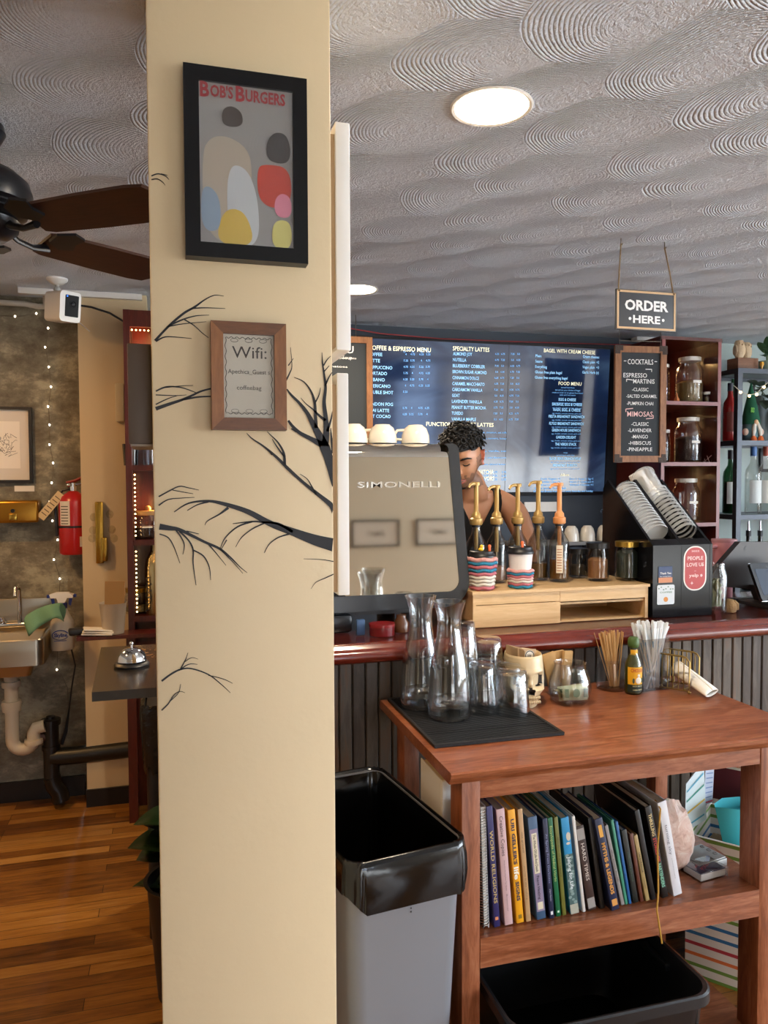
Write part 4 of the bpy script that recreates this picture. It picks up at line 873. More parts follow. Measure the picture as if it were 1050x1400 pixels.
# black cup dispenser
DX0, DX1, DY0 = 1.645, 1.893, 2.362
t = thing('cup_dispenser', 'black angled cup and lid dispenser with stickers on its front', 'cup dispenser', (DX0, DY0, BT))
W = DX1-DX0; zf = PY(930, 745, DY0).z-BT; m_disp = mat('dispenser_black', '0d0e12', .14, spec=.22)
side = [(0, 0), (0, zf), (.03, zf+.02), (.30, zf+.235), (.33, zf+.20), (.34, 0)]
YZ = Matrix(((0, 0, 1, 0), (1, 0, 0, 0), (0, 1, 0, 0), (0, 0, 0, 1)))
for x0, x1, nm in ((0, .010, 'side_wall'), (W/2-.006, W/2+.006, 'divider'), (W-.010, W, 'side_wall')): MB().prism(side, x0, x1, YZ).build(nm, m_disp, t, smooth=0)
MB().prism([(0.001, 0), (.001, zf), (.03, zf+.019), (.06, zf+.02), (.06, 0)], .010, W/2-.006, YZ).build('front_panel', m_disp, t, smooth=0)
MB().prism([(0.001, 0), (.001, zf), (.03, zf+.019), (.06, zf+.02), (.06, 0)], W/2+.006, W-.010, YZ).build('front_panel', m_disp, t, smooth=0)
MB().box(.01, W-.01, .30, .335, 0, zf+.1).build('rear_panel', m_disp, t, smooth=0)
sl_a = math.degrees(atan2(.215, .27))
def lanecup(mb, r0, r1, h, M): mb.lathe([(r0, 0), (r1, h), (r1+.003, h), (r1+.003, h+.004), (r1, h+.004), (r0-.002, .002), (0, .002)], 28, M)
for lane, (lx, lab, gr) in enumerate(((W*.25, 'stack of clear domed lids in the dispenser lane near the jars', 0), (W*.75, 'stack of clear plastic cups sticking out of the dispenser top', 1))):
    st = thing('lid_stack' if not lane else 'cup_stack', lab, 'cup stack', (DX0+lx, DY0+.05, BT+zf+.03))
    M0 = R('X', sl_a-90)
    N = 13 if lane else 16
    for k in range(N):
        mb = MB()
        if lane:
            if k < N-1: mb.lathe([(.043, 0), (.047, .006), (.047, .010), (.043, .011)], 26, M0 @ T(0, .01, .02+.020*k))
            else: lanecup(mb, .036, .046, .12, M0 @ T(0, .01, .0+.020*k))
        else: mb.lathe([(.044, 0), (.047, .003), (.044, .006), (.036, .02), (.02, .028), (0, .03)], 26, M0 @ T(0, .01, .02+.0165*k))
        mb.build('plastic_cup' if lane else 'plastic_lid', mat('cloudy_clear_plastic', 'eef1f2', .12, alpha=.3), st)
# stickers
def sticker(label, x0, x1, z0, z1, rad, cbg, rz=0, cat='sticker'):
    s_ = thing('sticker', label, cat, (0, 0, 0))
    s_.location = (DX0+(x0+x1)/2, DY0, BT+(z0+z1)/2); return s_
pd = lambda px, py: (PY(px, py, DY0).x-DX0, PY(px, py, DY0).z-BT)
a, b = pd(934, 808), pd(966, 746); s_ = sticker('tall red rounded sticker on the cup dispenser reading PEOPLE LOVE US', a[0], b[0], a[1], b[1], 0, 0)
sw_, sh_ = b[0]-a[0], b[1]-a[1]
MB().rrect(sw_, sh_, sw_*.46, .0005, .0012, FACE, 10).build('white_edge', m_white, s_, smooth=0); MB().rrect(sw_*.88, sh_*.94, sw_*.40, .0012, .0018, FACE, 10).build('red_field', mat('sticker_red', 'b03a3a', .5), s_, smooth=0)
mb = MB(); yy = -.0022
mb.text('2022', .006, T(0, yy, sh_*.37) @ FACE, sw_*.35, .02, 'C'); mb.text('PEOPLE', .0135, T(0, yy, sh_*.19) @ FACE, sw_*.68, .02, 'C'); mb.text('LOVE US', .0135, T(0, yy, sh_*.045) @ FACE, sw_*.74, .02, 'C'); mb.text('on', .005, T(0, yy, -sh_*.07) @ FACE, None, 0, 'C'); mb.text('yelp', .012, T(-sw_*.06, yy, -sh_*.19) @ FACE, sw_*.42, .02, 'C')
for q in range(5): mb.prism([(.0012*cos(0)-.0012, .0012), (.0052, .0018), (.0052, -.0018), (0, -.0012)], 0, .0002, T(sw_*.27, yy, -sh_*.165) @ FACE @ R('Z', 72*q))
for sx_, sz_, k_ in ((sw_*.33, .07*sh_, .006), (-sw_*.14, -.33*sh_, .007)): mb.prism([(0, k_), (k_*.25, k_*.25), (k_, 0), (k_*.25, -k_*.25), (0, -k_), (-k_*.25, -k_*.25), (-k_, 0), (-k_*.25, k_*.25)], 0, .0002, T(sx_, yy, sz_) @ FACE)
mb.build('sticker_lettering', mat('sticker_text', 'e9c9c4', .5), s_, smooth=0)
a, b = pd(900, 797), pd(919, 774); s_ = sticker('small blue and orange square sticker on cup dispenser', a[0], b[0], a[1], b[1], 0, 0); sw_, sh_ = b[0]-a[0], b[1]-a[1]
MB().box(-sw_/2, sw_/2, -.0012, -.0005, -sh_/2, sh_/2).build('blue_field', mat('sticker_blue', '2b3f66', .5), s_, smooth=0); MB().box(-sw_/2, sw_/2, -.0018, -.0012, -sh_/2, -sh_*.18).build('orange_field', mat('sticker_orange', 'c9855c', .5), s_, smooth=0)
mb = MB(); mb.text('Thank You', .008, T(0, -.0022, sh_*.02) @ FACE, sw_*.8, .02, 'C'); mb.text('for being here', .004, T(0, -.0022, -sh_*.14) @ FACE, sw_*.8, .01, 'C'); mb.build('sticker_lettering', m_chalktxt, s_, smooth=0)
a, b = pd(898, 827), pd(922, 799); s_ = sticker('white rounded square sticker under the blue one on cup dispenser', a[0], b[0], a[1], b[1], 0, 0); sw_, sh_ = b[0]-a[0], b[1]-a[1]
MB().rrect(sw_, sh_, .006, .0005, .0012, FACE).build('white_field', mat('sticker_white', 'cfd6da', .5), s_, smooth=0)
mb = MB(); mb.text('COFFEE', .006, T(0, -.0016, sh_*.08) @ FACE, sw_*.7, .02, 'C')
for k_ in range(7): mb.sph((-sw_*.4+sw_*.8*k_/6, -.0014, sh_*(.32+.08*sin(k_*2))), .0035, (1, .1, .6), seg=8, rings=5)
mb.build('green_lettering', mat('sticker_green', '5b7f68', .6), s_, smooth=0); MB().lathe([(0, 0), (.009, 0), (.009, .0004), (0, .0004)], 20, T(0, -.0013, -sh_*.24) @ FACE).build('orange_dot', mat('sticker_orange2', 'd08a3e', .6), s_, smooth=0)

# second organiser with paper cups behind it
t = thing('cup_organiser', 'black cup organiser holding paper cups, behind the gold lidded jar', 'cup dispenser', (1.70, 2.73, BT)); o_ = Vector(t.location)
MB().box(0, .20, 0, .075, 0, .20, bev=.004).build('base_box', m_disp, t)
for i, ((px, py), lab) in enumerate((((848, 712), 'stack of white paper cups leaning in the organiser, lowest of three'), ((864, 690), 'stack of white paper cups leaning in the organiser, middle of three'), ((882, 672), 'stack of white paper cups leaning in the organiser, beside the clear lids'))):
    p = PY(px, py, 2.76); M0 = T(*(p-o_)) @ R('Y', -27) @ R('X', -8); mb = MB(M0)
    mb.grid(2, 15, lambda a_, j: (.052*cos(radians(105+11*j)), .052*sin(radians(105+11*j)), -.13+.20*a_)); ob = mb.build('black_tube', m_disp, t); ob.modifiers.new('thickness', 'SOLIDIFY').thickness = .004
    c = thing('paper_cup_stack', lab, 'cup stack', p, rot=(radians(-8), radians(-27), 0), group='paper cup stacks')
    MB().lathe([(0, .085), (.030, .085), (.036, .02), (.039, .02), (.039, .012), (.0365, .01), (.0385, .0), (.0385, -.008), (.036, -.01), (.038, -.02), (.038, -.028), (.034, -.11), (0, -.11)], 26).build('cups', mat('white_cup'), c)

# jar of money, mug and payment terminal
p = PZ(984, 841, BT)
t = jar('tip_jar', 'mason jar stuffed with folded dollar bills beside cup dispenser', 'jar', (p.x+.015, p.y+.045, BT), .041, .185, m_thin, labelm=None, neck=.78)
bl = Vector(t.location); m_bill = mat('banknote', '7c8468', .8, var=.25, vscale=90)
def bill(loc, rot, label, group, w=.10, h=.055):
    mb = MB(); mb.grid(2, 9, lambda i, j: (-w/2+w*j/8, .010*sin(j*.9)+(.012 if (j > 4) else 0), (i-.5)*h)); o = mb.build('banknote', m_bill); sm = o.modifiers.new('thickness', 'SOLIDIFY'); sm.thickness = .001
    o.location = loc; o.rotation_euler = tuple(radians(a) for a in rot); return tag(o, label, 'banknote', group)
for i, rr in enumerate(((5, 80, 20), (-8, 65, 80), (10, 100, 140))):
    bill(bl+Vector((0, -.010+.010*i, .075)), rr, 'folded bill inside the mason jar beside cup dispenser', 'bills in the mason jar', .10, .05)
p = PY(990, 745, 2.68)
t = thing('tumbler', 'pink tumbler with handle standing behind the payment screen', 'tumbler', (p.x, 2.68, BT))
hz = PY(990, 737, 2.68).z-BT
MB().lathe([(0, 0), (.034, 0), (.036, hz*.45), (.047, hz*.52), (.049, hz*.93), (.046, hz*.96), (0, hz*.96)], 32).build('tumbler_body', mat('blush_pink', 'c9838c', .4), t)
MB().lathe([(0, hz*.955), (.05, hz*.955), (.05, hz), (0, hz)], 32).build('tumbler_lid', mat('pink_clear', 'b9848a', .25), t)
MB().tube([(-.045, -.01, hz*.88), (-.085, -.02, hz*.88), (-.09, -.02, hz*.82), (-.088, -.02, hz*.6), (-.08, -.02, hz*.55), (-.045, -.01, hz*.56)], .008, 10).build('tumbler_handle', mat('blush_pink2', 'd8959c', .35), t)
mb = MB(); r2 = random.Random(4)
for k in range(9):
    a0 = r2.uniform(215, 320); wrap(mb, .0497, a0, a0+9, hz*r2.uniform(.56, .7), hz*r2.uniform(.72, .86), 3)
mb.build('flower_print', mat('flower_blue', '5c7fae', .5), t, kind='stuff')
m_pos = mat('pos_brown', '2c2625', .35)
p = PY(1010, 800, 2.50)
t = thing('payment_terminal', 'dark angled payment screen and stand at right end of bar', 'payment terminal', (2.06, 2.44, BT))
def XQ(px, py, Y): q = PY(px, py, Y); return (q.x-2.06, q.z-BT)
poly = [XQ(963, 797, 2.52), XQ(1012, 741, 2.52), XQ(1110, 741, 2.52), XQ(1115, 800, 2.52), XQ(1030, 806, 2.52), XQ(966, 800, 2.52)]
MB().prism(poly, -.11, -.08, FACE).build('screen_back', m_pos, t, smooth=0)
MB().box(.10, .42, -.08, .16, 0, .016, bev=.006).build('terminal_base', m_pos, t); MB().prism([XQ(1030, 800, 2.5), XQ(1060, 800, 2.5), (XQ(1110, 840, 2.5)[0], .002), (XQ(1040, 840, 2.5)[0], .002)], -.09, -.03, FACE).build('stand_arm', m_pos, t, smooth=0)
Mt = T(XQ(1062, 796, 2.42)[0], -.03, XQ(1062, 796, 2.42)[1]+.005) @ R('X', -14) @ FACE @ Matrix(((1, -.22, 0, 0), (0, 1, 0, 0), (0, 0, 1, 0), (0, 0, 0, 1)))
MB().rrect(.22, .145, .012, -.006, .006, Mt).build('customer_tablet', mat('tablet_black', '15171b', .15), t)
MB().rrect(.222, .147, .012, -.007, -.006, Mt).build('silver_edge', m_chrome, t); MB().rrect(.19, .10, .004, .006, .0065, Mt).build('tablet_screen', mat('tablet_screen', '1d2530', .1, emit='39506b', es=.25), t)
MB().prism([(0, .012), (.007, .018), (.0125, .018), (.004, .007), (.010, .003), (.005, 0), (-.004, .006)], 0, .0005, T(XQ(1049, 752, 2.40)[0], .0795, XQ(1049, 752, 2.40)[1]-.012) @ FACE).build('screen_emblem', mat('emblem_black', '0a0a0b', .3), t)
p = PZ(1004, 838, BT)
t = thing('knit_pouch', 'small tan knitted figure on the bar under the payment screen', 'knitted figure', (p.x, p.y+.03, BT))
MB().lathe([(0, 0), (.024, .0), (.028, .012), (.026, .03), (.017, .045), (0, .05)], 24, mod=lambda a, z: 1+.03*sin(14*a)).build('knit_body', mat('tan_knit', '9d7b52', .95, bump=.6, bscale=250), t); MB().tube([(.012, -.012, .04), (.026, -.012, .03), (.03, -.008, .008)], .007, 8).build('knit_arm', mat('tan_knit'), t)
p = PZ(1010, 822, BT)
t = tag(MB().prism([(-.05, -.012), (.06, -.02), (.07, .01), (-.04, .016)], 0, .018).build('card_reader', m_black), 'black card reader lying on bar beside the mason jar', 'card reader'); t.location = (p.x+.0, 2.56, BT)

# ------------------------------------------------------------------ back wall: screens and boards
TVY = 4.30
a = PY(507, 679, TVY); tr = PY(829, 476, TVY); tl = PY(480, 467, TVY)
tx0 = PY(474, 600, TVY).x
t = thing('menu_screen', 'wide wall screen showing the coffee and food menu', 'menu screen', (tx0, WB-.002, a.z), rot=(radians(4), 0, 0))
tw, th = tr.x-tx0, tr.z-a.z
MB().box(0, tw, TVY-WB+.004, 0, 0, th, bev=.004).build('screen_case', m_navyblack, t)
q = NT('lit_screen'); q.b.inputs['Base Color'].default_value = lin('10182c'); q.b.inputs['Roughness'].default_value = .10
v = q.co(scale=(1.1, 1, 1.6)); q.l(q.ramp(q.noise(v, 1.6, 4, .6, .6), [(.3, '14213f'), (.5, '2b4573'), (.68, '6d90b8')]), q.b.inputs['Emission Color']); q.b.inputs['Emission Strength'].default_value = .30; q.b.inputs['Coat Weight'].default_value = .6; q.b.inputs['Coat Roughness'].default_value = .06
MB().box(.012, tw-.012, TVY-WB+.001, TVY-WB+.004, .022, th-.014).build('screen_glass', q.m, t, smooth=0)
MB().box(PY(690, 500, TVY).x-tx0-.001, PY(690, 500, TVY).x-tx0+.001, TVY-WB-.0003, TVY-WB+.002, .022, th-.014).build('screen_seam', m_navyblack, t, smooth=0)
HEAD, ITEM, SUB = MB(), MB(), MB(); TY = TVY-WB-.001
def tvt(mb, s_, px, py, hpx, w_px=None, align='L', bold=.012):
    p = PY(px, py, TVY-.001); k = 4.42/1050
    mb.text(s_, hpx*k, T(p.x-tx0, TY, p.z-a.z) @ FACE, (w_px*k*1.03 if w_px else None), bold, align)
tvt(HEAD, 'COFFEE & ESPRESSO MENU', 500, 479, 6.2, 86); tvt(HEAD, 'SPECIALTY LATTES', 614, 480, 6.0, 53); tvt(HEAD, 'BAGEL WITH CREAM CHEESE', 772, 484, 5.5, 80, 'C', .004); tvt(HEAD, 'FOOD MENU', 774, 527, 5.2, 36, 'C', .004)
tvt(HEAD, 'FUNCTIONAL BOOST LATTES', 672, 583, 5.6, 98, 'R'); tvt(HEAD, 'MATCHA', 652, 647, 6, 24); tvt(HEAD, 'FLAVORS', 652, 656, 6, 25); tvt(HEAD, 'Add-ons', 771, 650, 4, 14, 'C')
for s_, y, w_ in (('COFFEE', 487, 20), ('LATTE', 495.5, 17), ('CAPPUCCINO', 504.5, 34), ('CORTADO', 512.5, 27), ('CUBANO', 521, 24), ('AMERICANO', 529.5, 32), ('DOUBLE SHOT', 538, 36), ('LONDON FOG', 554, 36), ('CHAI LATTE', 562.5, 31), ('HOT COCAO', 570.5, 33)): tvt(ITEM, s_, 534.5 if w_ > 40 else 499, y, 4.6, w_)
for i, s_ in enumerate(('ALMOND JOY', 'NUTELLA', 'BLUEBERRY COBBLER', 'BROWN SUGAR ALMOND', 'CINNAMON DOLCE', 'CARAMEL MACCHIATO', 'CARDAMOM VANILLA', 'GOAT', 'LAVENDER VANILLA', 'PEANUT BUTTER MOCHA', 'TUXEDO', 'VANILLA MAPLE')): tvt(ITEM, s_, 614.5, 486.5+8*i, 4.6, min(50, len(s_)*2.75))
for i, s_ in enumerate(('Plain', 'Sesame', 'Everything', 'Gluten free plain bagel', 'Gluten free everything bagel')): tvt(ITEM, s_, 726, 489+7.2*i, 4, len(s_)*1.8)
for i, s_ in enumerate(('Cream cheeses:', 'Classic plain  +2', 'Vegan plain  +3', 'Garlic Herb (v)')): tvt(ITEM, s_, 790, 490+7*i, 4, 26)
for s_, y in (('EGG & CHEESE', 548), ('SAUSAGE, EGG & CHEESE', 554.5), ('HASH, EGG, & CHEESE', 562), ('FIESTA BREAKFAST SANDWICH', 571), ('FLYGO BREAKFAST SANDWICH', 580.5), ('GREEN HOUSE SANDWICH', 589.5), ('GARDEN DELIGHT', 599), ('THE VERDE STACK', 608.5), ('BLACK BEAN CRUNCH WRAP', 628), ('BREAKFAST BURRITO', 637)):
    tvt(ITEM, s_, 771, y, 4.2, len(s_)*2.25, 'C'); tvt(SUB, 'egg, cheddar, avocado, tomato, garlic aioli', 771, y+3.8, 2.0, 46, 'C', 0)
for y, s_ in ((531, 'served from 8 am'), (534.5, 'served on your choice of bagel'), (538, 'made to order or on gluten free bread'), (541, 'salsa and hot sauce'), (619, 'wraps'), (622.5, 'served warm with chips')): tvt(SUB, s_, 771, y, 2.3, len(s_)*1.3, 'C', 0)
for i in range(3):
    tvt(SUB, ('Fresh Veggies +1', 'Cheddar / Swiss +1', 'Avocado +2')[i], 752, 655+4.2*i, 2.8, 30, 'C', .01); tvt(SUB, ('Bacon +2  Sausage +2  Egg +2', 'Halloumi +3  Chipotle aioli +1', 'Wicked Cheese +1')[i], 778, 655+4.2*i, 2.8, 38, 'L', .01)
tvt(SUB, 'Ask for Specials: Soup, Salads', 752, 668, 3, 50, 'C', .01); tvt(SUB, 'Weekend Brunch from 9 to 2 every Saturday and Sunday', 770, 672, 3, 95, 'C', .01)
for i in range(10):
    if i in (7,): continue
    y = 487+8.4*i+(5 if i > 6 else 0)
    for j, x in enumerate((551, 560, 572, 581)):
        if i in (6,) and j > 0: continue
        tvt(SUB, ('4', '5.25', '4.75', '5.75', '6.25')[(i+j*2) % 5], x, y-.5, 2.8, None, 'C', .02)
for j, (x, s_) in enumerate(((554, 'hot'), (576, 'iced'), (549, '12'), (560, '16'), (572, '16'), (581, '20'))): tvt(SUB, s_, x, 480+(3 if j > 1 else -.5), 2.4, None, 'C', .02)
for i in range(12):
    for j, x in enumerate((674, 682, 695, 703)): tvt(SUB, ('6.25', '6.75', '7.25', '5.5')[(i+j) % 4], x, 486+8*i, 2.6, None, 'C', .02)
for i, y in enumerate((592, 600, 617, 626, 635)): tvt(SUB, ('lions mane, honey, cinnamon, oat milk', 'reishi, cacao, maple, turmeric, honey', 'ashwagandha, vanilla, oat', 'rose, honey, cardamom', 'almond, cacao, dates, almond butter')[i], 690, y, 2.6, 62, 'R', .01)
for i in range(3):
    for x in (664, 676, 688): tvt(SUB, '5.75', x, 646+5*i, 3, None, 'C', .02)
HEAD.build('menu_headings', mat('screen_cream', 'e8e2c0', .6, emit='f6f0cf', es=.9), t, smooth=0, kind='stuff'); ITEM.build('menu_items', mat('screen_pale_blue', '8fc4ea', .6, emit='9fd4fa', es=.85), t, smooth=0, kind='stuff'); SUB.build('menu_small_print', mat('screen_blue', '6fa6dd', .6, emit='7db8f2', es=.7), t, smooth=0, kind='stuff')

# chalkboard menu, left one
def board(name, label, x0, x1, z0, z1, Y, bw, corner, rz=0):
    t = thing(name, label, 'menu board', (x0, Y, z0), rz=rz); w, h = x1-x0, z1-z0
    for nm, q in (('frame_rail', [(0, 0), (w, 0), (w-bw, bw), (bw, bw)]), ('frame_rail', [(0, h), (bw, h-bw), (w-bw, h-bw), (w, h)]), ('frame_stile', [(0, 0), (bw, bw), (bw, h-bw), (0, h)]), ('frame_stile', [(w, 0), (w, h), (w-bw, h-bw), (w-bw, bw)])): MB().prism(q, 0, .02, FACE).build(nm, m_frame, t, smooth=0)
    MB().box(bw*.9, w-bw*.9, -.01, -.002, bw*.9, h-bw*.9).build('chalk_panel', m_chalk, t, smooth=0)
    if corner:
        for cx_, cz_, rot in ((0, h, 0), (w, h, 1), (0, 0, 3), (w, 0, 2)):
            mb = MB(); c_ = bw*1.25; poly = [(-.003, .003), (c_, .003), (c_, -bw*.75), (bw*.75, -bw*.75), (bw*.75, -c_), (-.003, -c_)]
            sx_ = -1 if rot in (1, 2) else 1; sz_ = -1 if rot in (2, 3) else 1
            mb.prism([(cx_+sx_*x, cz_+sz_*z) for x, z in poly], .0202, .0225, FACE)
            for rx_, rz_ in ((.012, -.010), (c_-.012, -.012), (.010, -c_+.012)): mb.sph((cx_+sx_*rx_, -.0225, cz_+sz_*rz_), .0035, (1, .5, 1), seg=8, rings=5)
            mb.build('corner_bracket', mat('aged_iron', '3a2c24', .5, .5), t)
    return t
Yb = 4.15
b0_, b1_ = PY(508, 590, Yb), PY(508, 462, Yb)
bx0 = b1_.x-.50; bz0 = PY(508, 640, Yb).z; bz1 = b1_.z
t = board('menu_board', 'wood framed chalk menu board half hidden by white column panel', bx0, b1_.x, bz0, bz1, Yb, .034, False)
mb = MB(); p = PY(481, 480, Yb-.011); h_ = bz1-bz0; wv = b1_.x-bx0
mb.text('MENU', .042, T(wv-.105, -.0105, p.z-bz0-.012) @ FACE, .19, .004, 'R'); mb.text('Soup', .02, T(wv-.14, -.0105, p.z-bz0-.045) @ FACE, None, 0, 'C')
for yy, s_ in ((491, 'arugula, cranberries, goat cheese, pecan pesto'), (503, 'wrap, grape tomatoes'), (529, 'roasted beet'), (533, 'cucumber relish'), (542, 'green goddess'), (552, 'lentil'), (561, 'chickpea or lemon'), (570, 'house dressing')): mb.text(s_, .0115, T(.05, -.0105, PY(470, yy, Yb).z-bz0) @ FACE, .36 if len(s_) > 25 else .31, .01)
mb.build('chalk_lettering', m_chalktxt, t, smooth=0)
mb = MB(); 
for dx in (wv-.09, .12): mb.tube([(dx, -.005, h_), (dx-.012, -.05, CEIL-bz0)], .0016, 6)
mb.build('hanging_wires', m_wire, t)

# cocktails board
Yc = 3.84
c0_, c1_ = PY(840, 632, Yc), PY(902, 478, Yc)
t = board('cocktail_board', 'wood framed cocktails chalkboard with iron corners below ORDER HERE sign', c0_.x-.008, c1_.x+.014, c0_.z, c1_.z+.008, Yc, .036, True, rz=-6)
wv, h_ = c1_.x-c0_.x+.022, c1_.z-c0_.z+.008
def cl(mb, s_, py, cap, wfrac, cxf=.5, dz=0): mb.text(s_, cap, T(wv*cxf, -.0106, PY(870, py, Yc).z-c0_.z+dz) @ FACE, wv*wfrac, .006, 'C')
mb = MB(); cl(mb, 'COCKTAILS', 499, .030, .50); cl(mb, '-', 497, .03, .05, .2); cl(mb, '-', 497, .03, .05, .80)
mb.build('chalk_lettering', m_chalktxt, t, smooth=0); mb = MB(); cl(mb, 'ESPRESSO', 517, .026, .46, .40); cl(mb, 'MARTINIS', 525, .026, .42, .57); mb.build('chalk_lettering', m_chalktxt, t, smooth=0); mb = MB(); cl(mb, '-CLASSIC', 535.5, .020, .32); cl(mb, '-SALTED CARAMEL', 544.5, .019, .60, .53); cl(mb, '-PUMPKIN CHAI', 554.5, .020, .52, .50)
mb.build('chalk_lettering', m_chalktxt, t, smooth=0); mb = MB()
for i, (s_, w_) in enumerate((('-CLASSIC', .34), ('-LAVENDER', .46), ('-MANGO', .32), ('-HIBISCUS', .44), ('-PINEAPPLE', .49))): cl(mb, s_, 582.5+8.6*i, .021, w_, .5)
for x0, z0, x1, z1 in ((.23, 523, .23, 519.5), (.23, 519.5, .35, 520.5), (.6, 505.5, .72, 505.5), (.72, 505.5, .72, 509)): MB().tube([(wv*x0, -.0107, PY(870, z0, Yc).z-c0_.z), (wv*x1, -.0107, PY(870, z1, Yc).z-c0_.z)], .0025, 5).build('chalk_stroke', m_chalktxt, t)
mb.build('chalk_lettering', m_chalktxt, t, smooth=0)
mb = MB(); cl(mb, 'MIMOSAS', 570, .030, .50); 
for x0, z0, x1, z1 in ((.22, 564, .22, 560), (.22, 560, .36, 559), (.62, 573, .76, 572), (.76, 572, .76, 568)): mb.tube([(wv*x0, -.0107, PY(870, z0, Yc).z-c0_.z), (wv*x1, -.0107, PY(870, z1, Yc).z-c0_.z)], .0025, 5)
mb.build('pink_lettering', mat('pink_chalk', 'f0c4c0', .9), t, smooth=0)
mb = MB(); zc = CEIL-c0_.z
mb.tube([(.03, -.005, h_), (.03, -.005, zc)], .0014, 6); mb.tube([(wv-.03, -.005, h_), (wv-.03, -.005, zc)], .0014, 6); mb.tube([(.03, -.005, h_+.03), (wv-.03, -.005, h_+.03)], .0014, 6); mb.build('hanging_wires', m_wire, t)

# order here sign
Yo = 2.56
a, b = PY(842, 450, Yo), PY(925, 400, Yo)
t = thing('order_sign', 'grey hanging ORDER HERE sign on jute ropes over the bar', 'hanging sign', (a.x, Yo, a.z)); wv, h_ = b.x-a.x, b.z-a.z
MB().box(0, wv, 0, .008, 0, h_, bev=.001).build('sign_board', mat('slate_board', '43464b', .6), t)
mb = MB(); i0 = .004; bw = .0075
for q in ([(i0, i0), (wv-i0, i0), (wv-i0-bw, i0+bw), (i0+bw, i0+bw)], [(i0, h_-i0), (i0+bw, h_-i0-bw), (wv-i0-bw, h_-i0-bw), (wv-i0, h_-i0)], [(i0, i0), (i0+bw, i0+bw), (i0+bw, h_-i0-bw), (i0, h_-i0)], [(wv-i0, i0), (wv-i0, h_-i0), (wv-i0-bw, h_-i0-bw), (wv-i0-bw, i0+bw)]): mb.prism(q, .0003, .0012, FACE)
mb.build('wood_border', mat('pale_wood_border', 'cfae86', .6), t, smooth=0)
mb = MB(); mb.text('ORDER', .038, T(wv/2, -.0016, h_*.50) @ FACE, wv*.72, .035, 'C'); mb.text('HERE', .029, T(wv/2, -.0016, h_*.185) @ FACE, wv*.45, .03, 'C')
for sx_ in (-1, 1): mb.lathe([(0, 0), (.0058, 0), (.0058, .0004), (0, .0004)], 14, T(wv/2+sx_*wv*.275, -.0015, h_*.28) @ FACE)
mb.build('sign_lettering', mat('sign_white', 'eef0f1', .7), t, smooth=0)
r0_, r1_ = PZ(856, 322, CEIL)-Vector(t.location), PZ(911, 330, CEIL)-Vector(t.location)
m_jute = mat('jute_rope', '8a7559', .95, bump=.6, bscale=300)
for (x, r_) in ((.012, r0_), (wv-.012, r1_)):
    MB().tube([(x, .004, h_-.006), (x*.6+r_.x*.4, .004, h_*.6+r_.z*.4), (r_.x, .004, r_.z-.02)], .0028, 7).sph((x, -.001, h_-.006), .005).build('rope', m_jute, t)
    MB().tube([(r_.x, .004, r_.z), (r_.x, .004, r_.z-.018), (r_.x+.004, .004, r_.z-.024), (r_.x+.007, .004, r_.z-.018)], .002, 6).build('ceiling_hook', m_wire, t)

# red wire along top of wall
tag(MB().tube([PY(455, 445, 4.31), PY(520, 456, 4.31), PY(600, 463, 4.31), PY(700, 467, 4.31), PY(840, 471, 4.31), PY(905, 472, 4.31)], .0035, 6).build('red_cable', mat('red_cable', 'a3282c', .5)), 'thin red cable running along the navy wall above the menu screen', 'cable')
a, b = PY(872, 466, 4.3), PY(905, 458, 4.3); t = tag(MB().box(a.x-.02, b.x, 4.28, 4.345, a.z, b.z, bev=.004).build('junction_box', m_white), 'small white box at wall top behind the cocktails board', 'junction box')

# mahogany shelf on the right
Y0 = 3.88
a, b = PY(905, 466, Y0), PY(986, 468, Y0)
t = thing('spice_shelf', 'open mahogany shelf of big glass jars beside the cocktails board', 'shelf', (a.x, Y0, 0)); w_ = b.x-a.x; top = b.z; D = WB-Y0-.01
SZ = [PY(985, y, Y0).z for y in (550, 632, 714)]
m_mah2 = mat('mahogany_edge', '7c3a38', .35)
MB().box(0, .022, 0, D, .75, top).build('side_panel', m_mahog, t, smooth=0); MB().box(w_-.022, w_, 0, D, .75, top).build('side_panel', m_mahog, t, smooth=0); MB().box(.022, w_-.022, D-.012, D, .75, top).build('back_panel', m_mahog, t, smooth=0)
MB().box(-.005, w_+.005, -.004, D, top, top+.02).build('top_board', m_mahog, t, smooth=0)
for z in SZ+[.97]: MB().box(.022, w_-.022, .002, D-.012, z-.022, z).build('shelf_board', m_mahog, t, smooth=0)
for z in SZ+[.97]: MB().box(.022, w_-.022, -.004, .002, z-.022, z).build('shelf_edging', m_mah2, t, smooth=0)
for x in (0, w_-.022): MB().box(x, x+.022, -.004, 0, .75, top).build('stile_edging', m_mah2, t, smooth=0)
MB().box(-.35, w_+.3, -.08, D, 0, .75).build('base_cabinet', m_mahog, t, smooth=0)
mb = MB(); mb.box(w_*.42, w_*.45, D-.02, D-.013, SZ[2]+.04, top-.03); mb.build('light_strip', mat('amber_strip'), t, smooth=0)
led = None
for z0, z1 in ((SZ[0]+.02, top-.02), (SZ[1]+.02, SZ[0]-.04), (SZ[2]+.02, SZ[1]-.04)):
    n = 15
    for k in range(n):
        if led is None: o = led = MB().sph((0, 0, 0), .006, seg=8, rings=6).build('strip_light', m_led, t)
        else: o = led.copy(); COL.objects.link(o)
        o.location = (w_*.435, D-.026, z0+(z1-z0)*k/(n-1))
for k in range(12): o = led.copy(); COL.objects.link(o); o.location = (.03+w_*.38*k/11, D-.026, top-.05)
for z in (top-.08, SZ[0]-.07, SZ[1]-.07): area('strip_glow', (a.x+w_*.45, WB-.16, z), (0, 0, 0), .05, .05, .5, (1, .6, .22))
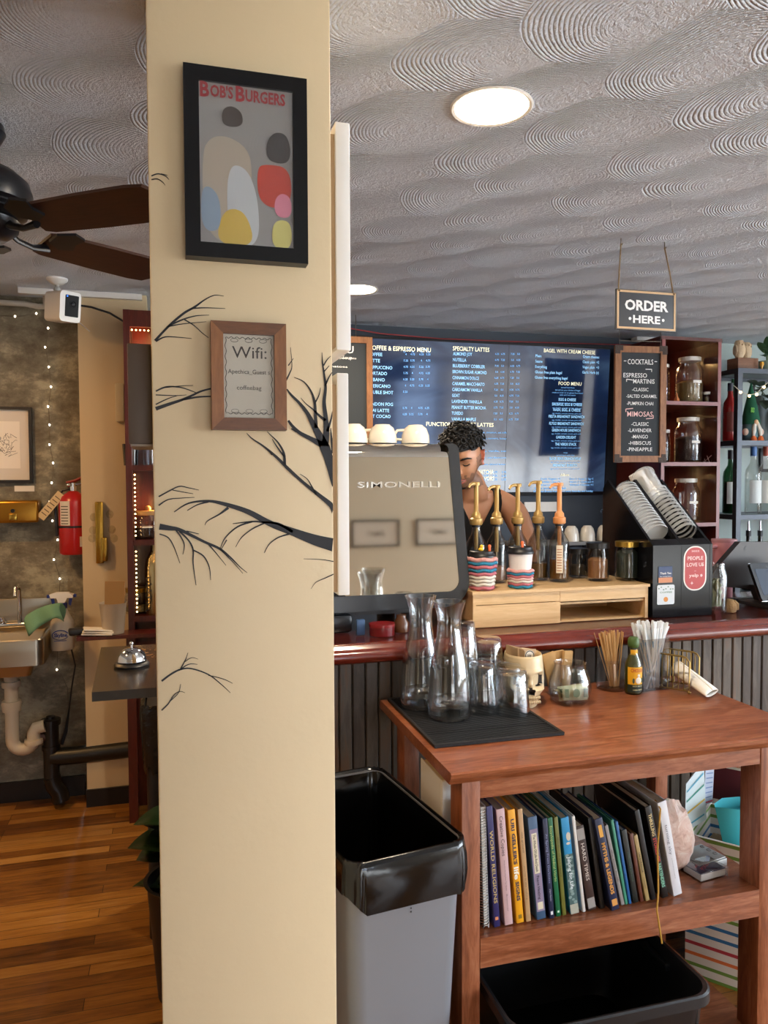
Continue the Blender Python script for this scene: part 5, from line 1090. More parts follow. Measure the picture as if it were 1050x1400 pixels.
JL = [(943, 490, SZ[0], .52, m_herb, 'large glass jar half full of dried herbs, on top spice shelf'), (941, 572, SZ[1], .62, m_coffee, 'large glass jar of dark dried petals, on middle spice shelf'), (938, 655, SZ[2], .0, m_herb, 'large glass jar on third spice shelf, behind the cup dispenser')]
for px, py, z, f, fm, lab in JL:
    p = PY(px, py, Y0+.14); r = .082; h_ = p.z-z-.012
    jj = jar('spice_jar', lab, 'jar', (p.x, Y0+.14, z), r, h_, m_thin, f, fm, .016, m_tinlid, .74, labelm=m_paper, group=None)
p = PY(968, 545, Y0+.06); jar('small_spice_jar', 'tiny glass jar beside the herb jar on top spice shelf', 'jar', (p.x, Y0+.07, SZ[0]), .017, .062, m_thin, .6, m_herb, .006, m_tinlid, .85)
p = PY(921, 545, Y0+.1); jar('side_jar', 'narrow glass jar half hidden by cocktails board on top shelf', 'jar', (p.x-.006, Y0+.2, SZ[0]), .04, .23, m_thin, 0, None, .012, m_tinlid, .8)
p = PY(922, 620, Y0+.1); jar('side_jar', 'narrow glass jar half hidden by cocktails board on middle shelf', 'jar', (p.x-.004, Y0+.2, SZ[1]), .04, .19, m_thin, .5, m_coffee, .012, m_tinlid, .8)
p = PY(926, 547, Y0+.03); t = thing('shell_horn', 'small orange tassel at foot of the herb jar', 'tassel', (p.x, Y0+.035, SZ[0])); MB().lathe([(0, 0), (.018, 0), (.014, .015), (.005, .035), (.004, .05), (0, .052)], 16, mod=lambda a_, z_: 1+.1*sin(9*a_)).build('tassel_body', mat('orange_tassel', 'c97a4a', .8), t)
p = PY(970, 630, Y0+.05); t = thing('dried_twigs', 'little heap of dried twigs on middle spice shelf', 'twigs', (p.x, Y0+.05, SZ[1])); mb = MB(); r2 = random.Random(8)
for k in range(9): mb.tube([(r2.uniform(-.03, .03), r2.uniform(-.02, .02), .002), (r2.uniform(-.05, .05), r2.uniform(-.03, .03), .004+r2.random()*.04)], .0016, 5)
mb.build('twig_tangle', mat('twig_pink', 'a98a84', .8), t, kind='stuff')

# black metal bottle rack
Y1 = 3.92
t = thing('bottle_rack', 'black metal bottle rack at right edge against pale wall', 'shelf rack', (PY(1008, 600, Y1).x, Y1, 0)); o_ = Vector(t.location)
rw = .95; m_rack = mat('rack_metal', '3b4048', .4, .4); zt = PY(1011, 503, Y1).z; RZ = [PY(1011, y, Y1).z for y in (602, 704)]; RD = .33
zb = PY(1011, 800, Y1).z-.15
for x, y in ((0, 0), (0, RD), (rw, 0), (rw, RD)): MB().box(x, x+.034, y, y+.034, zb, zt).build('upright', m_rack, t, smooth=0)
for z in RZ+[zt, zb+.1]:
    MB().box(.034, rw, 0, .03, z-.03, z).build('front_rail', m_rack, t, smooth=0); MB().box(.0, .034, .034, RD, z-.03, z).build('side_rail', m_rack, t, smooth=0); MB().box(.034, rw, RD, RD+.03, z-.03, z).build('rear_rail', m_rack, t, smooth=0); MB().box(.02, rw, .02, RD+.01, z-.012, z-.004).build('rack_shelf', m_rack, t, smooth=0)
# bottles
def bottle(px, Y, z, label, h, r, gm, capc, labc=None, fill=None, dx=0, group=None):
    p = PY(px, 640, Y); t = thing('liquor_bottle', label, 'bottle', (p.x+dx, Y, z), group=group)
    MB().lathe([(0, .003), (r-.003, .003), (r, .01), (r, h*.58), (r*.92, h*.66), (r*.42, h*.76), (r*.36, h*.82), (r*.36, h*.95), (0, h*.95)], 24).build('glass_body', gm, t)
    MB().cyl(r*.40, h*.86, h).build('bottle_cap', mat('cap_'+capc, capc, .4), t)
    if labc: mb = MB(); wrap(mb, r+.0008, 205, 335, h*.16, h*.5, 12); mb.build('bottle_label', mat('blabel_'+labc, labc, .6), t)
    if fill: MB().lathe([(0, .008), (r-.004, .011), (r-.004, h*.5), (0, h*.5)], 22).build('liquor', mat('liq_'+fill, fill, .2), t)
    return t
g_green = thin('green_glass', '7fb894', .8, .55); m_dgreen = mat('deep_green_glass', '0f5a35', .1); m_red = mat('red_glass', '8a1c1c', .12)
bottle(1030, Y1+.10, RZ[1], 'clear bottle with white label and blue neck on lower rack shelf', .42, .048, m_bglass, '3f6ca8', 'd3d8d6')
bottle(1047, Y1+.08, RZ[1], 'clear bottle with white label and rust red neck on lower rack shelf', .42, .046, m_bglass, 'a4472e', 'd6d6cf')
bottle(999, Y1+.16, RZ[1], 'green based bottle with white label and black cap, behind rack post', .40, .046, g_green, '1c1d20', 'd0d6d0', '2e6a48')
bottle(1001, Y1+.22, RZ[0], 'dark green bottle behind rack post on upper shelf', .40, .034, m_dgreen, '14502c')
bottle(997, Y1+.12, RZ[0], 'red bottle with dark cap on upper rack shelf beside spice shelf', .36, .042, m_red, '1c2030', '6a2a22')
bottle(1027, Y1+.20, RZ[0], 'clear bottle behind the gnome on upper rack shelf', .36, .04, m_bglass, '202226', 'cfcfc8')
bottle(1062, Y1+.14, RZ[0], 'pale bottle with white label cut off at right edge of view', .40, .05, m_bglass, '202226', 'c9d4d6')
for px, lab in ((1027, 'small pourer bottle on lowest rack shelf, nearer the post'), (1043, 'small pourer bottle on lowest rack shelf, nearer right edge')):
    p = PY(px, 700, Y1+.1); t = thing('pourer_bottle', lab, 'bottle', (p.x, Y1+.12, zb+.10)); hh = PY(px, 712, Y1+.12).z-zb-.10
    MB().lathe([(0, 0), (.036, 0), (.036, hh*.5), (.014, hh*.68), (.013, hh*.82), (0, hh*.82)], 22).build('glass_body', thin('dark_bottle', '5c5a46', .8, .7), t); MB().cyl(.016, hh*.78, hh*.86).build('pourer_collar', m_black, t); MB().cyl(.008, hh*.86, hh, r2=.005).build('steel_pourer', m_chrome, t)
# gnome
p = PY(1032, 600, Y1+.06); z = RZ[0]+.001
t = thing('gnome', 'felt gnome with tall green hat, orange hands and white beard', 'gnome figure', (p.x+.01, Y1+.11, z)); t.scale = (.76, .76, .95)
MB().lathe([(.075, .11), (.066, .16), (.045, .24), (.022, .32), (.006, .38), (0, .385)], 28, mod=lambda a_, z_: 1+.03*sin(3*a_+z_*20)).build('green_hat', mat('felt_green', '0d5038', .9), t)
MB().lathe([(0, 0), (.06, 0), (.07, .03), (.066, .10), (.04, .13), (0, .13)], 28).build('felt_body', mat('felt_check', '5a7a80', .9, var=.4, vscale=60), t)
MB().sph((-.005, -.066, .12), .020).build('nose', mat('felt_skin', 'd9b08c', .8), t)
for sx_ in (-1, 1):
    MB().tube([(sx_*.012, -.062, .12), (sx_*.03, -.075, .07), (sx_*.035, -.075, .03)], [.012, .017, .010], 10).build('beard_braid', mat('felt_white', 'ded8cd', .9), t)
    MB().lathe([(0, 0), (.026, .0), (.020, .02), (.006, .035), (0, .035)], 16, T(sx_*.035, -.078, 0) , mod=lambda a_, z_: 1+.15*sin(8*a_)).build('orange_tassel', mat('felt_orange', 'e0713a', .9), t)
    MB().sph((sx_*.075, -.03, .06), .024).build('mitten', mat('felt_skin2', 'e0c3b0', .9), t)
mb = MB()
for q in range(4): mb.sph((-.035+.011*cos(q*pi/2+.7), -.062+.003*sin(q), .20+.011*sin(q*pi/2+.7)), .0095, (1, .5, 1), seg=10, rings=6)
mb.build('clover', mat('clover_green', '5fa044', .8), t)
# owls on a block
p = PY(1017, 486, Y1+.12); zt2 = zt
t = thing('wooden_block', 'brown wooden block on top of bottle rack under the carved owls', 'block', (p.x, Y1+.13, zt2)); MB().box(-.075, .075, -.05, .05, 0, .078, bev=.003).build('block_body', wood('block_wood', [(.3, '6e4a35'), (.7, '8f6549')], .6, (3, 12, 12)), t)
for i, (dx, hh, lab) in enumerate(((-.035, .115, 'taller carved pale wooden owl on block'), (.035, .108, 'shorter carved pale wooden owl on block, turned aside'))):
    t = thing('carved_owl', lab, 'figurine', (p.x+dx, Y1+.12+.02*i, zt2+.078), rz=25*i)
    MB().lathe([(0, 0), (.022, 0), (.034, .03), (.036, .055), (.031, .08), (.030, .095), (.022, .110), (0, .115)], 24, S(1, .9, hh/.115)).build('owl_body', mat('pale_carving', 'c3ab8a', .6, bump=.3, bscale=90), t)
    mb = MB(); mb.sph((-.012, -.024, .092*hh/.115), .009, (1, .4, 1), seg=12, rings=8); mb.sph((.012, -.024, .092*hh/.115), .009, (1, .4, 1), seg=12, rings=8); mb.sph((0, -.03, .082*hh/.115), .004, (1, 1, 1.6), seg=8, rings=6); mb.build('owl_face', mat('pale_carving2', 'a88f6c', .6), t)
    for sx_ in (-1, 1): MB().sph((sx_*.030, 0, .05), .03, (.25, .7, 1.2)).build('owl_wing', mat('pale_carving'), t)
p = PY(1036, 498, Y1+.08); t = thing('tiny_figure', 'tiny yellow and clear trinket beside the wooden block', 'trinket', (p.x+.004, Y1+.05, zt)); MB().lathe([(0, 0), (.008, 0), (.005, .015), (.013, .035), (.010, .05), (0, .05)], 14).build('trinket_body', mat('amber_glass', 'd9a13a', .2), t)
# trailing plant on rack
p = PY(1046, 500, Y1+.12)
t = thing('trailing_plant', 'leafy green plant on top of bottle rack at right edge', 'plant', (p.x+.03, Y1+.14, zt)); l0 = Vector(t.location)
MB().lathe([(0, 0), (.05, 0), (.065, .07), (.06, .07), (.05, .06), (0, .06)], 24).build('pot', mat('grey_green_pot', '6d7f70', .5), t)
m_vleaf = mat('vine_leaf', '3f6145', .35, var=.3, vscale=20); st = MB()
for px, py, w_ in ((1038, 470, .05), (1047, 478, .06), (1050, 462, .05), (1058, 485, .06), (1042, 488, .045)):
    tip = PY(px, py, Y1+.08)-l0; base = Vector((tip.x*.3+.01, tip.y*.3, .10)); mb = MB(); leaf(mb, base+(tip-base)*.35, tip+Vector((-.01, 0, .01)), w_*.55); mb.build('leaf', m_vleaf, t, smooth=80); st.tube([(0, 0, .06), base*.6+Vector((0, 0, .05)), base+(tip-base)*.4], .003, 6)
st.build('stems', mat('stem_green'), t)
t = thing('hanging_vine', 'dark trailing vine hanging inside the rack above the gnome', 'plant', (PY(1040, 520, Y1+.2).x, Y1+.2, RZ[0])); l0 = Vector(t.location); st = MB()
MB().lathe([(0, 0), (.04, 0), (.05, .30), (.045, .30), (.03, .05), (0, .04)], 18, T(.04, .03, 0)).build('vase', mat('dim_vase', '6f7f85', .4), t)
for px, py, w_ in ((1028, 535, .045), (1022, 520, .04), (1044, 530, .05), (1050, 545, .05), (1047, 560, .05), (1036, 522, .05), (1054, 525, .05)):
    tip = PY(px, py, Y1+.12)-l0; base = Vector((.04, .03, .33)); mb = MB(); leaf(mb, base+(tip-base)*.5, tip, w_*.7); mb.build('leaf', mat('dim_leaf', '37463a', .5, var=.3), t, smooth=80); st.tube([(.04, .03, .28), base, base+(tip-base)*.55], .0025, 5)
st.build('stems', mat('stem_green'), t)
# lights on the rack
mb = MB(); P = [PY(1003, 527, Y1-.01), PY(1012, 535, Y1-.015), PY(1024, 540, Y1-.015), PY(1034, 538, Y1-.015), PY(1044, 528, Y1-.015), PY(1053, 520, Y1-.015)]
t = thing('fairy_lights', 'sagging string of little lights across the bottle rack', 'string lights', P[0]); o0 = Vector(P[0]); mb.tube([q-o0 for q in P], .002, 5); mb.build('lead_wire', mat('pale_wire', 'b9b49f', .5), t)
for q in P[1:5]: MB().sph(q-o0+Vector((0, -.004, -.006)), .008, seg=10, rings=6).build('bulb', m_led, t)
# frame on the wall at right edge
a, b = PY(1044, 645, 4.3), PY(1044, 607, 4.3); t = thing('wall_picture', 'small dark framed picture on pale wall cut off at right edge', 'framed picture', (a.x, WB-.002, a.z)); h_ = b.z-a.z
MB().box(0, .2, -.02, 0, 0, h_, bev=.003).build('frame', m_navyblack, t); MB().box(.02, .18, -.022, -.02, .02, h_-.02).build('print', mat('pale_print', 'c9cfd2', .6), t, smooth=0)

# back bar shelf with white cups, strip of paper
a, b = PY(700, 743, 4.15), PY(842, 741, 4.15)
t = thing('cup_shelf', 'grey wall shelf holding upturned white cups behind the bar', 'shelf', (a.x, 4.13, a.z-.02)); MB().box(0, b.x-a.x, 0, WB-4.13-.002, 0, .02).build('shelf_board', mat('grey_shelf', '6d6a66', .5), t, smooth=0)
for x in (.12, b.x-a.x-.12): MB().tube([(x, .2, -.14), (x, .2, -.002), (x, .03, -.002), (x, .2, -.13)], .006, 6).build('bracket', m_blackmetal, t)
for px, lab in ((781, 'upturned white cup on wall shelf, nearest the syrup bottles'), (803, 'upturned white cup on wall shelf, middle of three'), (826, 'upturned white cup on wall shelf, nearest the cup organiser')):
    p = PY(px, 742, 4.2); cup(lab, (p.x, 4.2, a.z), 80, .047, .092, 'cups on the wall shelf')
a, b = PY(718, 700, 4.33), PY(762, 686, 4.33); t = tag(MB().box(a.x, b.x, WB-.012, WB-.001, a.z, b.z).build('paper_strip', m_white, smooth=0), 'white strip fixed to navy wall under the menu screen', 'wall strip')

# pictures on the wall behind the camera, seen mirrored in the steel panel
for x0, x1, lab in ((1.58, 2.04, 'black framed drawing on front wall, nearer the middle of the room'), (2.20, 2.64, 'black framed drawing on front wall, nearer the window')):
    t = thing('wall_picture', lab, 'framed picture', (x0, RY+.001, .97)); w_, h_ = x1-x0, .25
    for q in ((0, w_, 0, .018), (0, w_, h_-.018, h_), (0, .018, .018, h_-.018), (w_-.018, w_, .018, h_-.018)): MB().box(q[0], q[1], 0, .02, q[2], q[3]).build('frame_bar', m_navyblack, t, smooth=0)
    MB().box(.015, w_-.015, .002, .008, .015, h_-.015).build('mat_board', mat('mat_board'), t, smooth=0)
    mb = MB(); r2 = random.Random(int(x0*10))
    for k in range(30): mb.tube([(w_/2+r2.uniform(-.1, .1), .009, h_/2+r2.uniform(-.03, .02)), (w_/2+r2.uniform(-.1, .1), .009, h_/2+r2.uniform(-.03, .03))], .001, 4)
    mb.build('ink_lines', mat('ink'), t, smooth=0)
# ------------------------------------------------------------------ wooden side table
TZ = .91; TX0, TX1, TY0, TY1 = .607, 1.642, 1.625, 2.245
t = thing('wooden_table', 'stained wooden table with two lower shelves in front of the bar', 'table', (TX0, TY0, 0))
L, D = TX1-TX0, TY1-TY0
mb = MB(); prof = [(0, -.004), (.004, 0), (D-.004, 0), (D, -.004), (D, -.026), (.012, -.030), (.008, -.020), (.002, -.014)]
mb.prism([(y, z+TZ) for y, z in prof], 0, L, YZ); mb.build('table_top', m_table, t, smooth=30)
lg = {}
LX0, LX1 = .033, .868; LYf, LYb = .018, .475
for nm, x, y, wx, wy in (('fl', LX0, LYf, .046, .075), ('fr', LX1, LYf, .05, .075), ('bl', LX0, LYb, .046, .075), ('br', LX1+.005, LYb, .045, .05)):
    MB().box(x, x+wx, y, y+wy, 0, TZ-.030, bev=.002).build('leg', m_tablev, t)
MB().box(LX0+.046, LX1, LYf+.003, LYf+.025, TZ-.075, TZ-.03).build('front_apron', m_table, t, smooth=0); MB().box(LX0+.046, LX1, LYb+.05, LYb+.07, TZ-.075, TZ-.03).build('rear_apron', m_table, t, smooth=0)
for x in (LX0+.01, LX1+.02): MB().box(x, x+.022, LYf+.075, LYb, TZ-.075, TZ-.03).build('side_apron', m_table, t, smooth=0)
SHZ = .499
MB().box(LX0+.046, LX1, LYf-.001, LYf+.02, SHZ-.07, SHZ+.002).build('shelf_edge', m_table, t, smooth=0); MB().box(LX0+.004, LX1+.046, LYf+.02, LYb+.05, SHZ-.02, SHZ).build('middle_shelf', m_table, t, smooth=0)
MB().box(LX0+.02, LX1+.03, LYf+.004, LYb+.05, .08, .10).build('lower_shelf', m_table, t, smooth=0)

# rubber bar mat
a, b = PZ(527, 958, TZ), PZ(778, 1008, TZ)
mx0, mx1, my0, my1 = .625, .985, 1.79, 2.225
t = thing('bar_mat', 'ribbed black rubber bar mat on left end of wooden table', 'bar mat', (mx0, my0, TZ)); w_, d_ = mx1-mx0, my1-my0
m_rub = mat('black_rubber', '121214', .55)
MB().box(0, w_, 0, d_, .0005, .004, bev=.001).build('mat_base', m_rub, t, smooth=0)
mb = MB()
for x0, x1, y0, y1 in ((0, w_, 0, .008), (0, w_, d_-.008, d_), (0, .008, .008, d_-.008), (w_-.008, w_, .008, d_-.008), (0.008, w_-.008, .085, .091)): mb.box(x0, x1, y0, y1, .004, .009)
mb.build('mat_border', m_rub, t, smooth=0)
mb = MB(); n = 46
for k in range(n):
    y = .012+(d_-.024)*k/n
    if .080 < y < .095: continue
    mb.box(.008, w_-.008, y, y+.0045, .004, .0078)
mb.build('mat_ribs', m_rub, t, smooth=0)
MZ = TZ+.009

def carafe(label, x, y, rz):
    t = thing('carafe', label, 'carafe', (x, y, MZ), rz=rz, group=None); H = .325
    out = [(0, .0), (.054, .0), (.060, .006), (.061, .03), (.058, .10), (.050, .16), (.040, .20), (.034, .235), (.032, .26), (.034, .285), (.041, .31), (.045, .322), (.046, .325)]
    inn = [(.043, .325), (.0385, .311), (.031, .285), (.029, .26), (.031, .235), (.037, .20), (.047, .16), (.055, .10), (.0575, .03), (.054, .014), (0, .011)]
    MB().lathe(out+inn, 48).build('glass_body', m_glass, t, smooth=60)
    MB().lathe([(0, .0125), (.0535, .0145), (.0568, .03), (.0565, .05), (0, .05)], 40).build('water', glass('water', 'ffffff', 0, 1.33), t)
    mb = MB(); mb.tube([(.016*cos(a), -.004, .018*sin(a)) for a in [2*pi*k/20 for k in range(20)]], .003, 8, T(0, -.049, .165) @ R('X', 12), closed=True); mb.sph((0, -.004, 0), .009, (1, .35, 1.2), T(0, -.049, .165) @ R('X', 12)); mb.build('glass_medallion', m_glass, t); return t
carafe('clear glass carafe at rear corner of rubber mat', .697, 2.118, 0)
carafe('clear glass carafe with round medallion at front of rubber mat', .742, 2.00, -42)
# tumblers, upside down
def tumbler(label, x, y, z, h=.14, rr=.046, rb=.034, ridges=True):
    t = thing('tumbler_glass', label, 'glass', (x, y, z), group='upturned glasses on the bar mat')
    md = (lambda a, zz: 1+.022*abs(sin(7*a))*(1 if .02 < zz < h*.97 else 0)) if ridges else (lambda a, zz: 1+.018*abs(sin(5*a)) if zz > .03 else 1)
    MB().lathe([(rr, 0), (rr*.97, h*.3), (rb*1.08, h*.78), (rb, h-.004), (rb-.004, h), (0, h), (0, h-.012), (rb-.006, h-.014), (rb*1.08-.003, h*.76), (rr*.97-.0028, h*.3), (rr-.0022, 0)], 56, mod=md).build('glass_body', m_glass, t, smooth=50)
    return t
tumbler('single upturned ribbed glass at front of mat, beside the front carafe', .850, 2.02, MZ)
tumbler('wide upturned glass at front of mat, nearest the skull mug', .925, 1.985, MZ, .125, .050, .041, False)
for k in range(2): tumbler(('lower', 'upper')[k]+' glass of the tall ribbed stack right behind the front carafe', .828, 2.115, MZ+.105*k)
for k in range(2): tumbler(('lower', 'upper')[k]+' glass of the shorter stack at back of mat, behind the ribbed stack', .915, 2.130, MZ+.062*k, .125, .046, .038, False)
tumbler('upturned plain glass between front glasses and rear stack on mat', .958, 2.075, MZ, .125, .045, .038, False)

# skull mug with cards
p = PZ(722, 966, TZ)
SKX, SKY = 1.015, 2.10
t = thing('skull_mug', 'cream skull shaped mug holding cards beside the glasses', 'mug', (SKX, SKY, TZ), rz=-97)
def skull(i, j, NU=34, NV=56):
    a = 2*pi*j/NV; v = i/(NU-1); z = .145*v
    r = .060+.006*sin(pi*v)
    if v < .35: r = .045+.017*(v/.35)
    d = math.atan2(sin(a), cos(a))     # face towards +X
    f = math.exp(-(d/.85)**2)
    x = r*1.12*cos(a); y = r*.92*sin(a)
    if v < .42: x += f*(.010+.006*(1-v/.42)); y *= 1-.14*f
    def dent(d0, z0, sd, sz, dep): return dep*math.exp(-((d-d0)/sd)**4-((z-z0)/sz)**4)
    k = dent(.52, .080, .33, .020, .026)+dent(-.52, .080, .33, .020, .026)+dent(0, .050, .14, .014, .016)
    ch = dent(.0, .062, .10, .012, -.008)+dent(.72, .052, .25, .012, -.006)+dent(-.72, .052, .25, .012, -.006)+dent(.5, .102, .4, .010, -.005)+dent(-.5, .102, .4, .010, -.005)
    x -= (k+ch)*cos(a)*1.0; y -= (k+ch)*sin(a)*1.0
    if .10 < v < .24 and abs(d) < .6: x += .0018*sin(d*34)
    return (x, y, z)
m_bone = mat('bone', 'd9c39c', .35, var=.1, vscale=30); m_bonedark = mat('socket_dark', '1c1510', .6)
mb = MB(); mb.grid(34, 56, skull, closev=True); o = mb.build('skull_shell', [m_bone, m_bonedark], t, smooth=60)
for f in o.data.polygons:
    c = f.center; d = math.atan2(c.y, c.x)
    if ((abs(d)-.52)/.31)**2+((c.z-.080)/.019)**2 < 1 or (d/.14)**2+((c.z-.050)/.013)**2 < 1: f.material_index = 1
mb = MB(); top = [skull(33, j) for j in range(56)]
mb.grid(5, 56, lambda i, j: (top[j][0]*(1, .96, .93, .9, .85)[i], top[j][1]*(1, .96, .93, .9, .85)[i], (.145, .151, .149, .14, .07)[i]), closev=True); mb.build('mug_rim', m_bone, t, smooth=60)
MB().prism([(top[j][0]*.85, top[j][1]*.85) for j in range(56)], .06, .075).build('mug_floor', m_bone, t, smooth=0); MB().prism([(skull(0, j)[0], skull(0, j)[1]) for j in range(56)], 0, .003).build('mug_base', m_bone, t, smooth=0)
mb = MB()
for k in range(9):
    for row, zz in ((0, .020), (1, .032)): mb.sph((.058+.021*cos((k-4)*.16)-.003*row, .0038*(k-4)*1.7, zz), .0048, (.6, .8, 1.1), seg=8, rings=6)
mb.build('teeth', mat('teeth_ivory', 'cbb58c', .4), t, kind='stuff')
m_kraft = mat('kraft', 'b79a78', .85)
for i in range(5):
    o = MB().box(-.027, .027, -.0006, .0006, 0, .092).build('card', m_kraft); o.location = (SKX-.030+.003*i, SKY+.018-.008*i, TZ+.076); o.rotation_euler = (radians(-4+2*i), radians(2), radians(-62-3*i)); tag(o, 'kraft card upright in skull mug, in the bunch at its rear side', 'card', 'kraft cards in the skull mug')
t = thing('business_card', 'kraft card with round white emblem standing in front in skull mug', 'card', (SKX-.005, SKY-.028, TZ+.0765), rot=(radians(-6), radians(6), radians(2)))
MB().box(-.030, .030, -.0006, .0006, 0, .090).build('card_face', m_kraft, t, smooth=0); MB().lathe([(0, 0), (.016, 0), (.016, .0003), (0, .0003)], 24, T(.010, -.0008, .070) @ FACE).build('round_emblem', mat('emblem_white', 'e0dcd2', .7), t)
mb = MB(); mb.lathe([(.0125, 0), (.015, 0), (.015, .0003), (.0125, .0003)], 24, T(.010, -.0012, .070) @ FACE)
for k in range(4): mb.box(.003+.003*k, .0045+.003*k, -.0014, -.0012, .064+.002*(k % 2), .074-.002*(k % 2))
mb.build('emblem_print', mat('ink'), t, smooth=0)

# tip jar
p = PZ(789, 967, TZ); JX, JY = p.x+.005, p.y+.052
t = thing('tip_jar', 'round clear glass tip jar with dollar bills on wooden table', 'jar', (JX, JY, TZ))
MB().lathe([(0, 0), (.045, 0), (.058, .012), (.064, .045), (.060, .075), (.050, .10), (.047, .115), (.049, .122), (.046, .122), (.044, .114), (.047, .099), (.057, .074), (.061, .045), (.055, .014), (.043, .006), (0, .006)], 44).build('glass_body', m_thin, t)
m_money = mat('dollar_paper', 'a9b092', .8, var=.22, vscale=120)
def money(loc, rot, label, w=.09, h=.042):
    t = thing('dollar_bill', label, 'banknote', loc, rot=tuple(radians(a) for a in rot), group='bills in the round tip jar')
    mb = MB(); mb.grid(3, 10, lambda i, j: (-w/2+w*j/9, .004*sin(j*.8), (i-1)*h/2)); o = mb.build('bill_paper', m_money, t); sm = o.modifiers.new('thickness', 'SOLIDIFY'); sm.thickness = .0008
    mb = MB(); mb.box(-w*.44, -w*.30, -.0058, -.005, -h*.3, h*.3); mb.box(w*.28, w*.44, -.0058, -.005, -h*.3, h*.3); mb.lathe([(0, 0), (h*.3, 0), (h*.3, .0004), (0, .0004)], 16, T(0, -.0052, 0) @ FACE); mb.build('green_print', mat('bill_green', '5f7358', .8), t, smooth=0)
money((JX+.002, JY-.030, TZ+.036), (-8, 4, 5), 'dollar bill standing across front of round tip jar')
money((JX+.004, JY-.012, TZ+.034), (-16, -6, -12), 'dollar bill curled behind the front one in tip jar')
money((JX-.006, JY+.008, TZ+.030), (-75, 10, 30), 'dollar bill lying flat at bottom of round tip jar', .08, .05)
# tea packets jar behind it
t = thing('packet_jar', 'small jar of brown paper packets behind the round tip jar', 'jar', (JX+.015, JY+.085, TZ))
MB().lathe([(0, 0), (.036, 0), (.040, .01), (.040, .075), (.034, .09), (.034, .10), (.031, .10), (.031, .09), (.037, .074), (.037, .012), (0, .006)], 32).build('glass_body', m_thin, t)
for i, (dx, dy, ry, lab) in enumerate(((-.022, .0, -14, 'brown paper packet leaning left in small jar'), (.0, .008, -3, 'brown paper packet upright in middle of small jar'), (.014, -.006, 8, 'brown paper packet at right side of small jar'))):
    o = MB().box(-.022, .022, -.005, .005, 0, .125, bev=.003).build('paper_packet', mat('packet_kraft', 'b08a56', .8, var=.15, vscale=50)); o.location = (JX+.015+dx*.7, JY+.085+dy, TZ+.012); o.rotation_euler = (0, radians(ry), radians(12*i)); tag(o, lab, 'packet')

# stirring sticks in a jar
p = PZ(842, 944, TZ); SX, SY = p.x, p.y+.025
t = thing('stick_jar', 'ribbed glass jar holding wooden stir sticks behind sauce bottle', 'jar', (SX, SY, TZ))
MB().lathe([(0, 0), (.044, 0), (.048, .008), (.048, .065), (.042, .08), (.042, .088), (.046, .092), (.044, .098), (.041, .098), (.039, .08), (.045, .064), (.045, .01), (0, .006)], 36).build('glass_body', m_thin, t)
r2 = random.Random(12); st0 = None
for k in range(26):
    a = 2*pi*k/26*2.4; rr = .030*sqrt((k+.5)/26); bx, by = rr*cos(a), rr*sin(a)*.8
    tx, ty = -.042+.07*r2.random()+bx*.6, by*.6+.02*r2.uniform(-1, 1)
    d = Vector((tx-bx*.2, ty, .165))
    if st0 is None: o = st0 = MB().box(-.003, .003, -.0009, .0009, 0, .178, bev=.0006, seg=1).build('stir_stick', mat('birch', 'c79c62', .6, var=.1, vscale=40), smooth=0)
    else: o = st0.copy(); COL.objects.link(o)
    o.location = (SX+bx*.55+.008, SY+by*.55, TZ+.008); q = d.to_track_quat('Z', 'Y'); o.rotation_euler = (q @ Matrix.Rotation(r2.uniform(0, 3), 3, 'Z').to_quaternion()).to_euler()
    tag(o, 'thin wooden stir stick fanned out in the glass jar', 'stir stick', 'stir sticks in the glass jar')

# hot sauce
p = PZ(872, 951, TZ); HX, HY = p.x, p.y+.026
t = thing('sauce_bottle', 'hot sauce bottle with round green wooden cap and yellow label', 'bottle', (HX, HY, TZ), rz=0)
MB().lathe([(0, .002), (.024, .002), (.0265, .008), (.0265, .085), (.024, .10), (.014, .122), (.0105, .138), (.0105, .152), (0, .152)], 32).build('glass_body', thin('sauce_glass', 'eef2e4', .8, .9), t)
MB().lathe([(0, .004), (.0245, .006), (.0250, .085), (.022, .10), (.012, .122), (0, .122)], 28).build('sauce', mat('green_sauce', '4a4a1c', .3), t)
MB().lathe([(0, .145), (.0125, .145), (.0165, .150), (.0175, .160), (.0165, .172), (.012, .178), (0, .179)], 28).build('green_cap', wood('green_stained_cap', [(.3, '2f4a1c'), (.7, '49682a')], .5, (8, 8, 8)), t)
mb = MB(); wrap(mb, .0270, 200, 340, .032, .088, 16); mb.build('yellow_label', mat('label_yellow', 'e0a91e', .5), t); mb = MB(); wrap(mb, .0126, 195, 345, .124, .14, 10); mb.build('neck_label', mat('label_yellow'), t)
mb = MB(); wrap(mb, .0272, 200, 340, .010, .034, 16); mb.build('dark_band', mat('label_green_black', '1d2a20', .5), t)
def curved_text(mb, s_, cap, width, zc, r, ang0=270):
    q = MB(); q.text(s_, cap, T(0, 0, zc) @ FACE, width, .02, 'C')
    for v in q.bm.verts:
        a = radians(ang0)+v.co.x/r; v.co = Vector((r*cos(a), r*sin(a), v.co.z))
    q.bm.verts.index_update(); mb._add([v.co for v in q.bm.verts], [tuple(v.index for v in f.verts) for f in q.bm.faces]); q.bm.free()
mb = MB(); curved_text(mb, 'CHOLULA', .0115, .046, .073, .0276); mb.build('red_lettering', mat('label_red', 'b8321f', .5), t, smooth=0)
mb = MB(); curved_text(mb, 'HOT SAUCE', .0038, .034, .0275, .0277); curved_text(mb, 'GREEN PEPPER', .0035, .034, .016, .0277); mb.build('pale_lettering', mat('label_pale', 'e6dfae', .5), t, smooth=0)
mb = MB(); P3 = lambda u, z: (.0276*cos(radians(270)+u/.0276), .0276*sin(radians(270)+u/.0276), z)
